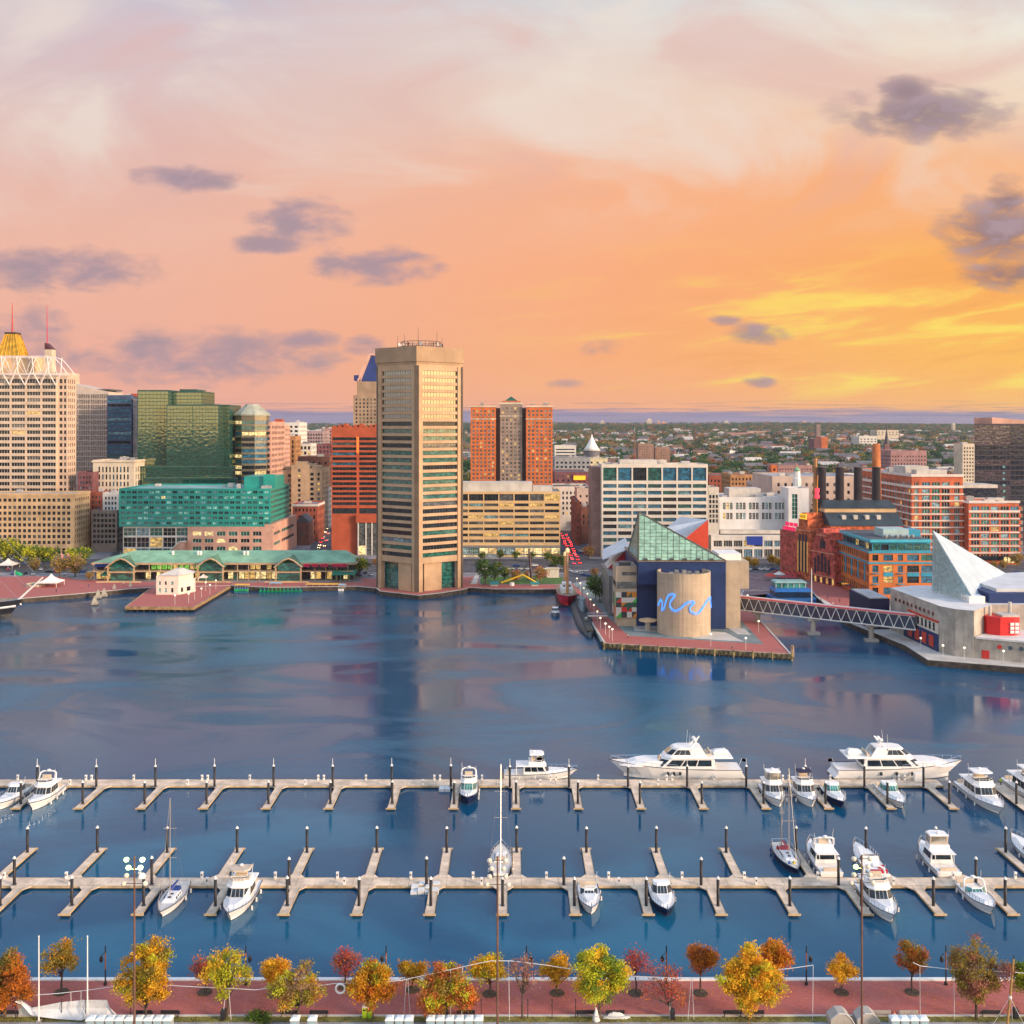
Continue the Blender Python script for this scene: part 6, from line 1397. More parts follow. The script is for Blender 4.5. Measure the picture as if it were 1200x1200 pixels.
def zdeck(L, fs, fb, y): s_ = (L / 2 - y) / L; return fs + (fb - fs) * s_ ** 2
def ringc(yf, yb, w_, nose, z): return [(-w_ * .55, yf, z), (w_ * .55, yf, z), (w_, yf + nose, z), (w_, yb, z), (-w_, yb, z), (-w_, yf + nose, z)]
def cabin(root, name, yf, yb, w_, z0, z1, rake=1.0, rb=.1, taper=.86, nose=.8, m=gel, win=(.35, .8), wm=tint, wname='windows', back=True, top=True):
 bot, tp = ringc(yf, yb, w_, nose, z0), ringc(yf + rake, yb - rb, w_ * taper, nose * .7, z1)
 lp = lambda t_, o=0.0: [tuple(a[i] + (b[i] - a[i]) * t_ for i in range(3)) for a, b in zip(bot, tp)]
 mb = MB(); rs = [bot, lp(.92), [(x * .93, y * 1.0 + (.10 if y < (yf + yb) / 2 else -.10), z) for x, y, z in tp]]
 mb.loft([bot, lp(.9), [(x * .94, (y - (yf + yb) / 2) * .96 + (yf + yb) / 2, z) for x, y, z in tp]], True, top)
 c = mb.build(name, m, root)
 if win:
  a, b = lp(win[0]), lp(win[1]); cx_, cy_ = 0, (yf + yb) / 2
  ex = lambda r_: [(x * 1.012 + (.012 if x > 0 else -.012), (y - cy_) * 1.012 + cy_, z) for x, y, z in r_]
  a, b = ex(a), ex(b); mb = MB(); seg = [(0, 1), (1, 2), (2, 3), (5, 0), (4, 5)] + ([(3, 4)] if back else [])
  for i, j in seg:
   f0, f1_ = (.03, .97) if (i, j) in ((0, 1), (1, 2), (5, 0)) else (.05, .93)
   g = lambda r_, t_: tuple(r_[i][k] + (r_[j][k] - r_[i][k]) * t_ for k in range(3))
   n_ = 3 if (i, j) in ((2, 3), (4, 5)) else (3 if (i, j) == (0, 1) else 1)
   for q in range(n_):
    u0 = f0 + (f1_ - f0) * q / n_ + .012; u1 = f0 + (f1_ - f0) * (q + 1) / n_ - .012
    mb.quad(g(a, u0), g(a, u1), g(b, u1), g(b, u0))
  mb.build(wname, wm, c)
 return c
def rail(root, L, B, fs, fb, s0=.45, s1=1.0, h=.75, full=.46):
 mb = MB()
 for sg in (-1, 1):
  pts = []
  for i in range(9):
   s_ = s0 + (s1 - s0) * i / 8; k_ = 1 if s_ < full else max(0.02, 1 - ((s_ - full) / (1 - full)) ** 2.3)
   p = (sg * B / 2 * k_ * .95, L / 2 - L * s_ * .99, fs + (fb - fs) * s_ ** 2); pts.append((p[0], p[1], p[2] + h)); mb.tube(p, pts[-1], .035, n=4)
  mb.path(pts, .04, 4)
 mb.build('bow_rail', chrome, root)
def arch(root, y, w_, z0, z1, dy=.8, m=gel, radar=True):
 mb = MB(); mb.path([(-w_, y, z0), (-w_ * .9, y + dy, z1 - .3), (-w_ * .6, y + dy + .2, z1), (w_ * .6, y + dy + .2, z1), (w_ * .9, y + dy, z1 - .3), (w_, y, z0)], .16, 5); a = mb.build('radar_arch', m, root)
 if radar: mb = MB(); mb.lathe((0, y + dy + .2, z1), [(.12, 0), (.42, .1), (.42, .3), (.1, .42)], 10); mb.build('radar_dome', gel, a, smooth=True)
def aerial(root, x, y, z, h):
 mb = MB(); mb.tube((x, y, z), (x * 1.1, y + .3, z + h), .05, .025, 4); mb.build('aerial', white, root)
def seat(root, x0, x1, y0, y1, z0, m=cush):
 mb = MB(); mb.box(x0, x1, y0, y1, z0, z0 + .45); mb.box(x0, x1, y1 - .22, y1, z0 + .45, z0 + .95); mb.build('seat', m, root)
def platform(root, L, B):
 mb = MB(); mb.box(-B * .42, B * .42, L / 2 + .005, L / 2 + .95, .25, .38); mb.build('swim_platform', teak, root)
def hatch(root, x, y, z, w_=.55):
 mb = MB(); mb.box(x - w_ / 2, x + w_ / 2, y - w_ / 2, y + w_ / 2, z, z + .07); mb.build('hatch', tint, root)
def fenders(root, B, L, n=3, m=white, z=.5):
 for i in range(n):
  for s_ in (-1, 1):
   mb = MB(); y = L * .3 - i * L * .22; mb.tube((s_ * (B / 2 + .16), y, z - .35), (s_ * (B / 2 + .16), y, z + .35), .15, n=7); mb.build('fender', m, root)
def express(label, loc, rz, L=12, B=4, hm=gel, top=True, wm=tint, cockpit=cush, archy=False, sunpad=None):
 r = thing('motorboat', label, 'boat', loc, rz); fs, fb = 1.15, 1.75
 hull(r, L, B, fs, fb, hm)
 mb = MB(); mb.loft([[(-B * .36, .5, zdeck(L, fs, fb, .5) - .1), (B * .36, .5, zdeck(L, fs, fb, .5) - .1), (B * .2, -L * .36, fb - .25), (-B * .2, -L * .36, fb - .25)], [(-B * .28, .4, zdeck(L, fs, fb, .5) + .42), (B * .28, .4, zdeck(L, fs, fb, .5) + .42), (B * .12, -L * .30, fb + .12), (-B * .12, -L * .30, fb + .12)]]); mb.build('foredeck', gel, r)
 z = zdeck(L, fs, fb, .5)
 for i, (x, y) in enumerate(((-.5, -L * .12), (.5, -L * .12), (0, -L * .24))): hatch(r, x, y, z + .33 - .10 * (i == 2), .5)
 if top: cabin(r, 'hardtop_cabin', -.2, L * .26, B * .40, z - .1, z + 1.9, 1.5, .1, .84, .8, gel, (.30, .80), wm, 'windshield')
 else:
  cabin(r, 'windshield_frame', -.3, L * .12, B * .40, z - .1, z + 1.0, 1.0, 0, .9, .8, gel, (.25, .93), wm, 'windshield', back=False, top=False)
 mb = MB(); mb.box(-B * .40, B * .40, L * .265, L * .47, fs - .45, fs - .35); mb.build('cockpit_sole', teak if cockpit is cush else cockpit, r)
 seat(r, -B * .36, B * .36, L * .42, L * .47, fs - .35, cockpit); seat(r, -B * .36, -B * .14, L * .28, L * .33, fs - .35, cockpit)
 if archy: arch(r, L * .10, B * .44, fs + .1, fs + 2.2, .8)
 if sunpad: mb = MB(); mb.lathe((0, -L * .2, z + .12), [(.01, .2), (B * .2, .2), (B * .22, .1)], 14); mb.build('sun_pad', sunpad, r)
 rail(r, L, B, fs, fb); platform(r, L, B); aerial(r, B * .35, L * .2, z + .8, 2.4); fenders(r, B, L, 2)
 return r
def flybridge(label, loc, rz, L=14, B=4.7, hm=gel, bimini=None, canvas=False, wm=tint, enclosed=False, tall=1.0):
 r = thing('motor_yacht', label, 'boat', loc, rz); fs, fb = 1.25, 2.05
 hull(r, L, B, fs, fb, hm)
 z = zdeck(L, fs, fb, 0) - .15
 mb = MB(); mb.loft([[(-B * .34, -L * .10, z), (B * .34, -L * .10, z), (B * .16, -L * .36, fb - .25), (-B * .16, -L * .36, fb - .25)], [(-B * .28, -L * .08, z + .75), (B * .28, -L * .08, z + .75), (B * .10, -L * .31, fb + .12), (-B * .10, -L * .31, fb + .12)]]); mb.build('trunk_cabin', gel, r)
 hatch(r, 0, -L * .2, z + .62, .6); hatch(r, -.6, -L * .14, z + .7, .35)
 zc = z + 2.15 * tall
 cabin(r, 'saloon', -L * .13, L * .24, B * .42, z, zc, 1.1, .1, .88, .7, gel, (.36, .90), wm)
 mb = MB(); mb.loft([ringc(-L * .07, L * .34, B * .44, .8, zc), ringc(-L * .06, L * .34, B * .42, .8, zc + .14)]); mb.build('flybridge_deck', gel, r)
 fb_ = cabin(r, 'flybridge', -L * .05, L * .17, B * .38, zc + .14, zc + .95, .35, 0, .96, .7, gel, None)
 cabin(r, 'flybridge_screen', -L * .045, L * .06, B * .35, zc + .95, zc + 1.30, .35, 0, .94, .6, gel, (.15, .92), tint if not canvas else canv, back=False, top=False)
 seat(r, -B * .2, B * .2, L * .08, L * .13, zc + .96, cush)
 if bimini:
  mb = MB(); mb.loft([ringc(-L * .04, L * .16, B * .36, .5, zc + 2.5), ringc(-L * .03, L * .15, B * .33, .5, zc + 2.72)]); b_ = mb.build('bimini_top', bimini, r)
  mb = MB()
  for sx_ in (-1, 1):
   for yy in (-L * .02, L * .14): mb.tube((sx_ * B * .34, yy, zc + .9), (sx_ * B * .33, yy, zc + 2.5), .045, n=4)
  mb.build('bimini_frame', chrome, r)
  if enclosed: cabin(r, 'clear_enclosure', -L * .035, L * .15, B * .335, zc + 1.0, zc + 2.5, .1, 0, .98, .5, canv, (.1, .92), glass('clear_vinyl', (.30, .28, .24), ior=1.5, rough=.1))
 else: arch(r, L * .14, B * .40, zc + .9, zc + 2.4, .5)
 mb = MB(); mb.box(-B * .40, B * .40, L * .25, L * .48, fs - .45, fs - .35); mb.build('cockpit_sole', teak, r)
 seat(r, -B * .3, B * .3, L * .42, L * .47, fs - .35)
 for sx_ in (-1, 1):
  mb = MB(); mb.box(sx_ * B * .34 - .05, sx_ * B * .34 + .05, L * .33, L * .34, fs - .3, zc); mb.build('post', gel, r)
 rail(r, L, B, fs, fb); platform(r, L, B); aerial(r, -B * .34, L * .12, zc + .8, 3.0); aerial(r, B * .34, L * .12, zc + .8, 2.2); fenders(r, B, L, 3)
 mb = MB(); mb.lathe((0, L * .1, zc + (2.75 if bimini else .95)), [(.1, 0), (.34, .08), (.34, .26), (.08, .36)], 10); mb.build('radar_dome', gel, r, smooth=True)
 return r
def megayacht(label, loc, rz, L=30.5, B=7, style=0):
 r = thing('motor_yacht', label, 'yacht', loc, rz); fs, fb = 2.3, 3.9
 hull(r, L, B, fs, fb, gel, gel, .5, True, .92)
 zm = 2.55
 for i in range(3):
  for s_ in (-1, 1):
   mb = MB(); y = -2.0 + i * (1.4 if style == 0 else 3.6); mb.box(s_ * (B / 2 * .985) - .06, s_ * (B / 2 * .985) + .06, y - .28, y + .28, 1.2, 2.0); mb.build('hull_window', tint, r)
 mb = MB(); mb.loft([ringc(-L * .43, L * .02, B * .40, 3.4, 3.0), ringc(-L * .30, L * .02, B * .36, 2.6, 4.15)]); mb.build('raised_foredeck', gel, r)
 cabin(r, 'main_saloon', -L * .20, L * .30, B * .455, zm, 5.0, 3.4, .3, .93, 2.2, gel, (.28, .84), tint, back=True)
 mb = MB(); mb.loft([ringc(-L * .09, L * .43, B * .47, 1.6, 5.0), ringc(-L * .08, L * .43, B * .46, 1.6, 5.25)]); mb.build('upper_deck', gel, r)
 cabin(r, 'pilothouse', -L * .09, L * .13, B * .37, 5.25, 7.0, 2.3, .8, .84, 1.4, gel, (.24, .84), tint)
 mb = MB(); mb.loft([ringc(-L * .02, L * .20, B * .33, 1.2, 7.0), ringc(-L * .01, L * .19, B * .31, 1.2, 7.18)]); mb.build('hardtop', gel, r)
 for s_ in (-1, 1):
  mb = MB(); mb.add([(s_ * B * .36, L * .10, 5.25), (s_ * B * .36, L * .24, 5.25), (s_ * B * .33, L * .20, 7.0), (s_ * B * .33, L * .12, 7.0), (s_ * (B * .36 - .2), L * .10, 5.25), (s_ * (B * .36 - .2), L * .24, 5.25), (s_ * (B * .33 - .2), L * .20, 7.0), (s_ * (B * .33 - .2), L * .12, 7.0)], [(0, 1, 2, 3), (7, 6, 5, 4), (1, 5, 6, 2), (0, 3, 7, 4)]); mb.build('wing', gel, r)
 mb = MB(); mb.path([(-1.3, L * .12, 7.1), (-.9, L * .16, 8.3), (.9, L * .16, 8.3), (1.3, L * .12, 7.1)], .22, 5); mb.tube((0, L * .16, 8.2), (0, L * .19, 9.4), .28, .14, 6); ms = mb.build('mast', gel, r)
 for x in (-.9, .9): mb = MB(); mb.lathe((x, L * .15, 8.4), [(.15, 0), (.5, .15), (.5, .45), (.12, .75)], 10); mb.build('radome', gel, ms, smooth=True)
 mb = MB(); mb.loft([[(-1.1, L * .30, 5.27), (1.1, L * .30, 5.27), (1.1, L * .40, 5.27), (-1.1, L * .40, 5.27)], [(-1.3, L * .29, 5.8), (1.3, L * .29, 5.8), (1.2, L * .41, 5.7), (-1.2, L * .41, 5.7)], [(-.5, L * .31, 6.3), (.5, L * .31, 6.3), (.5, L * .39, 6.5), (-.5, L * .39, 6.5)]]); mb.build('covered_tender', white, r)
 for i in range(2): seat(r, -2 + 2.2 * i, -.4 + 2.2 * i, L * .235, L * .27, 5.26)
 mb = MB(); mb.box(-B * .42, B * .42, L * .30, L * .47, 2.0, 2.1); mb.build('aft_deck', teak, r)
 mb = MB(); mb.loft([[(-B * .42, L * .5, .35), (B * .42, L * .5, .35), (B * .42, L * .47, 2.1), (-B * .42, L * .47, 2.1)], [(-B * .42, L * .53, .35), (B * .42, L * .53, .35), (B * .42, L * .48, 2.1), (-B * .42, L * .48, 2.1)]]); mb.build('stern_stairs', gel, r)
 rail(r, L, B, fs, fb, .5, 1.0, .9, .5); platform(r, L, B)
 for x in (-1.6, 1.6): aerial(r, x, L * .1, 7.1, 3.2)
 fl = MB(); fl.tube((0, L * .49, 2.1), (0, L * .52, 4.2), .05, n=4); f_ = fl.build('flagstaff', white, r)
 fl = MB(); fl.add([(.02, L * .52, 4.15), (.02, L * .55, 4.0), (.02, L * .55, 3.3), (.02, L * .518, 3.5)], [(0, 1, 2, 3), (3, 2, 1, 0)]); fl.build('ensign', mat('flag_red', (.55, .05, .08), .8, .1), f_)
 fenders(r, B, L, 3, white, .9)
 return r
def sailboat(label, loc, rz, L=12, B=3.8, mast=16, hm=gel, mizzen=0, deckclutter=False, cover=None):
 r = thing('sailboat', label, 'sailboat', loc, rz); fs, fb = 1.05, 1.45
 hull(r, L, B, fs, fb, hm, mat('sail_deck', (.66, .62, .56), .6, .05), .40, True, .62, .12)
 mb = MB(); mb.loft([[(-B * .26, -L * .20, fs + .12), (B * .26, -L * .20, fs + .12), (B * .30, L * .14, fs), (-B * .30, L * .14, fs)], [(-B * .17, -L * .15, fs + .55), (B * .17, -L * .15, fs + .55), (B * .24, L * .13, fs + .62), (-B * .24, L * .13, fs + .62)]]); c = mb.build('coachroof', gel, r)
 for s_ in (-1, 1):
  for i in range(3): mb = MB(); mb.box(s_ * B * .265 - .05, s_ * B * .265 + .05, -L * .08 + i * L * .07, -L * .04 + i * L * .07, fs + .2, fs + .45); mb.build('port_light', tint, c)
 for y in (-L * .10, 0): hatch(r, 0, y, fs + .60, .5)
 ym = -L * .08; mt = mat('mast_alloy', (.50, .44, .38), .35, .05, .4, metal=.3)
 mb = MB(); mb.tube((0, ym, fs + .3), (0, ym, mast), .085, .06, 7); m_ = mb.build('mast', mt, r)
 for z in (mast * .45, mast * .72): mb = MB(); mb.tube((-B * .28, ym, z), (B * .28, ym, z), .05, n=4); mb.build('spreader', mt, m_)
 mb = MB(); mb.tube((0, ym, fs + 1.5), (0, L * .26, fs + 1.4), .09, n=6); mb.build('boom', mt, r)
 mb = MB(); mb.tube((0, ym + .3, fs + 1.75), (0, L * .24, fs + 1.62), .2, .14, 7); mb.build('sail_cover', cover or bluec, r)
 mb = MB()
 for p, q in (((0, -L * .49, fb), (0, ym, mast)), ((0, L * .49, fs), (0, ym, mast)), ((-B * .47, ym, fs), (-B * .28, ym, mast * .45)), ((-B * .28, ym, mast * .45), (0, ym, mast)), ((B * .47, ym, fs), (B * .28, ym, mast * .45)), ((B * .28, ym, mast * .45), (0, ym, mast))): mb.tube(p, q, .028, n=3)
 mb.build('rigging', steel, r)
 if mizzen:
  yz = L * .30; mb = MB(); mb.tube((0, yz, fs), (0, yz, mizzen), .11, .08, 6); mb.tube((-.6, yz, mizzen * .6), (.6, yz, mizzen * .6), .05, n=4); mb.tube((0, yz, mizzen), (0, ym, mast * .8), .03, n=3); mb.build('mizzen_mast', mt, r)
 mb = MB(); mb.box(-B * .22, B * .22, L * .15, L * .36, fs - .35, fs - .25); mb.build('cockpit', teak, r)
 mb = MB(); mb.path([(.5 * cos(a), L * .30, fs + .55 + .5 * sin(a)) for a in [2 * pi * i / 12 for i in range(13)]], .04, 4); mb.build('wheel', chrome, r)
 mb = MB(); mb.path([(-B * .36, L * .36, fs + .1), (-B * .34, L * .44, fs + .9), (B * .34, L * .44, fs + .9), (B * .36, L * .36, fs + .1)], .04, 4); mb.build('pushpit', chrome, r)
 rail(r, L, B, fs, fb, .15, 1.0, .6, .40)
 mb = MB(); mb.loft([[(-B * .22, L * .10, fs + .6), (B * .22, L * .10, fs + .6), (B * .24, L * .17, fs + .6), (-B * .24, L * .17, fs + .6)], [(-B * .18, L * .13, fs + 1.15), (B * .18, L * .13, fs + 1.15), (B * .2, L * .17, fs + 1.15), (-B * .2, L * .17, fs + 1.15)]]); mb.build('spray_hood', cover or bluec, r)
 if deckclutter:
  cm_ = [mat('clutter_orange', (.65, .25, .04), .8, .1), mat('clutter_red', (.55, .05, .06), .8, .1), mat('clutter_yellow', (.7, .5, .05), .8, .1), mat('clutter_white', (.7, .68, .62), .8, .1), mat('clutter_blue', (.05, .12, .4), .8, .1)]
  for i in range(14):
   mb = MB(); x, y = R.uniform(-B * .33, B * .33), R.uniform(-L * .3, L * .44); mb.lathe((x, y, fs), [(.25, 0), (R.uniform(.2, .4), .3), (.1, R.uniform(.4, .8))], 7); mb.build('deck_gear', R.choice(cm_), r)
 fenders(r, B * .95, L, 2, white if not deckclutter else bluec)
 return r
def at(px, py, z=0.0): q = pt(px, py, z); return (q[0], q[1], 0)
# alongside the far dock: three big yachts, side on
dk = y1b + .6
megayacht('large white yacht with raked dark windows moored bow left behind the far dock', (X(790.5, dk + 3.5), dk + 3.6, 0), -pi / 2, 30.5, 6.6, 0)
megayacht('large white yacht moored bow right behind the far dock with a covered tender', (X(1053, dk + 3.5), dk + 3.6, 0), pi / 2, 30, 6.6, 1)
flybridge('medium white flybridge yacht moored side on, bow right, behind the far dock', (X(634, dk + 2.6), dk + 2.7, 0), pi / 2, 17.2, 5.0, gel, gel, False, tint, False, .86)
# near side of the far dock, bows towards the camera
S0 = y1a - 1.0
flybridge('white flybridge cruiser second from the left on the far dock, its bow towards the camera', (X(53.5, S0 - 6), S0 - 7, 0), 0, 13.5, 4.7)
express('white hardtop cruiser at the left edge of the far dock', (X(15, S0 - 6), S0 - 6.8, 0), 0, 13, 4.5)
lob = flybridge('small white pilothouse boat with a navy hull, alone in the middle of the far dock', (X(549, S0 - 5), S0 - 4.6, 0), 0, 11, 4.2, navyh, None, False, tint_g)
flybridge('white flybridge boat with an enclosed cream bridge, leftmost of the cluster on the far dock', (X(907, S0 - 6), S0 - 5.6, 0), 0, 12.5, 4.6, gel, gel, False, tint, True)
flybridge('white flybridge boat under a dark blue bimini on the far dock', (X(944, S0 - 6), S0 - 5.6, 0), 0, 12.8, 4.6, gel, mat('dark_bimini', (.015, .015, .05), .7, .05))
express('white express cruiser with navy hull band and round sun pad on the far dock', (X(978.5, S0 - 6), S0 - 5.9, 0), 0, 12, 4.1, navyh, True, tint_g, cush, False, mat('dark_sunpad', (.03, .05, .12), .8, .05))
express('white hardtop cruiser lying before the bow right big yacht on the far dock', (X(1046, S0 - 6), S0 - 6.0, 0), 0, 13.5, 4.5, gel, True, tint_g)
flybridge('large white flybridge yacht off the right end of the far dock beside the wide dock', (X(1157, 222), 224, 0), 0, 19, 5.8, gel, gel, False, tint, False, 1.15)
flybridge('large white flybridge yacht cut off by the right edge beside the wide dock', (X(1211, 226), 226, 0), 0, 20, 6.2, gel, gel, False, tint, False, 1.2)
# far side of the near dock
T0 = y2b + 1.0
sailboat('white sailboat with the tallest single mast in the middle of the near dock', (X(587, T0 + 6), T0 + 6.3, 0), pi, 13, 4.3, 18.4, gel, 0, False, canv)
sailboat('blue hulled ketch with two masts and colourful gear strewn on its deck', (X(923, T0 + 7), T0 + 7.2, 0), 0, 13.5, 4.2, 18, navyh, 13, True, mat('sail_cover_red', (.5, .08, .10), .8, .1))
flybridge('white sedan cruiser with a long cream hardtop and blue cockpit beside the ketch', (X(961, T0 + 7), T0 + 6.6, 0), pi, 13.6, 4.7, gel)
express('white open express boat with a crimson cockpit on the near dock', (X(1014, T0 + 7), T0 + 6.0, 0), pi, 13.5, 4.3, gel, False, tint, mat('crimson_canvas', (.45, .015, .05), .8, .1))
flybridge('white aft cabin boat with a cream canvas enclosure, stern to the near dock', (X(1094, T0 + 7), T0 + 6.4, 0), pi, 13, 5.0, gel, gel, True, tint, True)
express('white cruiser cut off by the right edge on the far side of the near dock', (X(1200, T0 + 12), T0 + 10, 0), pi, 14, 4.6, gel)
# near side of the near dock
U0 = y2a - 1.0
sailboat('white sailboat with blue sail covers and a single mast, left on the near dock', (X(200, U0 - 5), U0 - 4.3, 0), 0, 12.5, 4.0, 18.5, gel, 0, False, bluec)
flybridge('white trawler with a tan bridge cover and high bow, left on the near dock', (X(280.5, U0 - 5), U0 - 5.0, 0), 0, 14, 5.0, gel, canv, True, tint, False)
express('small white express cruiser with no hardtop, right of the near dock\'s middle', (X(691, U0 - 5), U0 - 4.3, 0), 0, 10.5, 3.9, gel, False, tint)
express('white cruiser with a pale grey hardtop and navy hull on the near dock', (X(777, U0 - 5), U0 - 4.7, 0), 0, 11, 4.2, navyh, True, tint)
flybridge('white trawler with cream bridge screen in front of the crimson cockpit boat', (X(1031, U0 - 6), U0 - 5.6, 0), 0, 14.5, 4.8, gel, None, True, tint)
express('white express cruiser with turquoise windscreen and radar arch', (X(1150, U0 - 5), U0 - 3.9, 0), 0, 11.5, 4.2, gel, False, tint_g, cush, True)
# lesser things on the docks
jf = thing('jet_ski_dock', 'white modular jet ski float tied to the near dock', 'float', (X(499, y2a - 1), y2a - .8, 0))
for i in range(4):
 for j in range(3): mb = MB(); mb.box(-2.6 + i * 1.25, -1.45 + i * 1.25, -1.2 + j * 1.25, -.05 + j * 1.25, -.1, .45 + .35 * ((i + j) % 2)); mb.build('float_cube', mat('float_white', (.70, .72, .72), .6, .05), jf)
jf = thing('jet_ski_dock', 'white modular jet ski float tied to the far dock beside the lone pilothouse boat', 'float', (X(523, y1a - 1), y1a - .9, 0))
for i in range(2):
 for j in range(2): mb = MB(); mb.box(-1.6 + i * 1.3, -.4 + i * 1.3, -1.2 + j * 1.3, .0 + j * 1.3, -.1, .6); mb.build('float_cube', mat('float_white', (.70, .72, .72)), jf)
for px, lab in ((1165, 0), (1167, 1)):
 pass
bx = thing('dock_box', 'large white storage box at the right end of the far dock', 'box', (xe - 4.5, y1b - .9, DZ)); MB().box(-1.0, 1.0, -.5, .5, 0, 1.7).build('body', white, bx); MB().box(-1.05, 1.05, -.55, .55, 1.7, 1.85).build('lid', white, bx)
# ------------------------------------------------------------------ foliage
def leafm(name, col, v=.35):
 if name in MT: return MT[name]
 m = bpy.data.materials.new(name); m.use_nodes = True
 k = NT(m.node_tree); b = m.node_tree.nodes['Principled BSDF']
 pos = k.n('ShaderNodeNewGeometry').outputs['Position']; oi = k.n('ShaderNodeObjectInfo').outputs['Random']
 n = k.noise(pos, 1.1, 4, .65)
 n = k.m('ADD', n, k.m('MULTIPLY', k.m('SUBTRACT', oi, .5), .16))
 c = k.mix(k.ss(n, .34, .66), tuple(x * (1 - v) for x in col), tuple(min(1, x * (1 + v * .7)) for x in col))
 k.put(b.inputs['Base Color'], c); b.inputs['Roughness'].default_value = .75; b.inputs['Specular IOR Level'].default_value = .2
 tr = k.n('ShaderNodeBsdfTranslucent'); k.put(tr.inputs[0], c)
 mx = k.n('ShaderNodeMixShader'); mx.inputs[0].default_value = .3
 o = m.node_tree.nodes['Material Output']
 m.node_tree.links.new(b.outputs[0], mx.inputs[1]); m.node_tree.links.new(tr.outputs[0], mx.inputs[2]); m.node_tree.links.new(mx.outputs[0], o.inputs[0])
 MT[name] = m
 return m
LM = {k: leafm('leaf_' + k, c) for k, c in {'yellow': (.78, .47, .03), 'gold': (.74, .34, .02), 'lime': (.50, .50, .03), 'green': (.16, .26, .03), 'olive': (.36, .27, .05), 'orange': (.68, .22, .03), 'rust': (.48, .15, .04), 'red': (.58, .10, .08), 'plum': (.36, .14, .10), 'dark': (.045, .10, .025), 'mid': (.08, .15, .03), 'brown': (.36, .22, .11)}.items()}
def quads_mesh(name, V, mi, mats):
 n = len(V) // 4
 me = bpy.data.meshes.new(name); me.vertices.add(n * 4); me.vertices.foreach_set('co', np.asarray(V, dtype=np.float32).ravel())
 me.loops.add(n * 4); me.loops.foreach_set('vertex_index', np.arange(n * 4, dtype=np.int32))
 me.polygons.add(n); me.polygons.foreach_set('loop_start', np.arange(0, n * 4, 4, dtype=np.int32)); me.polygons.foreach_set('loop_total', np.full(n, 4, dtype=np.int32))
 for m in mats: me.materials.append(m)
 me.polygons.foreach_set('material_index', np.asarray(mi, dtype=np.int32)); me.update(calc_edges=True); return me
def leaves(cent, size, rng):
 n = len(cent); a = rng.normal(size=(n, 3)); a /= np.linalg.norm(a, axis=1)[:, None]; b = np.cross(a, rng.normal(size=(n, 3))); b /= np.linalg.norm(b, axis=1)[:, None]
 s = (size * rng.uniform(.6, 1.3, n))[:, None]; l = a * s; w_ = b * s * .55
 return np.stack([cent - l, cent + w_, cent + l, cent - w_], axis=1).reshape(-1, 3)
def crown(rng, rx, ry, rz, cz, nclump, nleaf, csize, lsize, nm, ragged=.25, lob=0.0):
 """leaf clumps spread through a lumpy crown; returns quads, material slots and clump centres"""
 C = []; ph = rng.uniform(0, 6.3, 4)
 while len(C) < nclump:
  p = rng.uniform(-1, 1, 3); d = np.linalg.norm(p); th = atan2(p[1], p[0])
  lim = 1 - ragged * (.5 + .5 * sin(3 * th + ph[0] + 2 * p[2])) - ragged * .6 * (.5 + .5 * sin(5 * th + ph[1] - 3 * p[2]))
  if d < lim and d > .30 and p[2] > -.85: C.append(p)
 C = np.array(C) * [rx, ry, rz] * (1 - .0) + [0, 0, cz]
 V = []; mi = []
 for i, c in enumerate(C):
  n = int(nleaf * rng.uniform(.5, 1.4)); q = c + rng.normal(size=(n, 3)) * csize * [1, 1, .75]
  V.append(leaves(q, lsize, rng)); mi += [int(rng.integers(0, nm))] * n
 return np.concatenate(V), mi, C
def tree(label, x, y, zb, h, cw, cb, cols, group=None, seed=0, nc=46, nl=42, ls=.22, tr=.14, name='tree', cat='tree', ragged=.25, lean=0.0, cs=.42):
 """x, y foot; h total height; cw crown width; cb height of the crown's underside"""
 rng = np.random.default_rng(seed); r = thing(name, label, cat, (x, y, zb), group=group)
 rz_ = (h - cb) / 2; V, mi, C = crown(rng, cw / 2, cw / 2 * .9, rz_, cb + rz_, nc, nl, cs, ls, len(cols), ragged)
 V[:, 0] += lean * V[:, 2] / h
 link('crown', quads_mesh('crown', V, mi, [LM[c] for c in cols]), r)
 mb = MB(); rr_ = random.Random(seed); top = cb + rz_ * 1.2; p0 = (0, 0, -.1)
 for i in range(4):
  z = top * (i + 1) / 4; p1 = (lean * z / h + rr_.uniform(-.12, .12), rr_.uniform(-.12, .12), z); mb.tube(p0, p1, tr * (1 - i * .2), tr * (1 - (i + 1) * .2), 7); p0 = p1
 for c in C[:: max(1, len(C) // 14)]:
  z0 = cb * .75 + rr_.uniform(0, .35) * rz_; a = (lean * z0 / h, 0, z0); m_ = tuple(.55 * c[i] + .45 * a[i] + rr_.uniform(-.15, .15) for i in range(3)); mb.tube(a, m_, tr * .42, tr * .25, 5); mb.tube(m_, tuple(c), tr * .25, tr * .08, 5)
 mb.build('trunk', bark, r)
 return r
k_ = 0
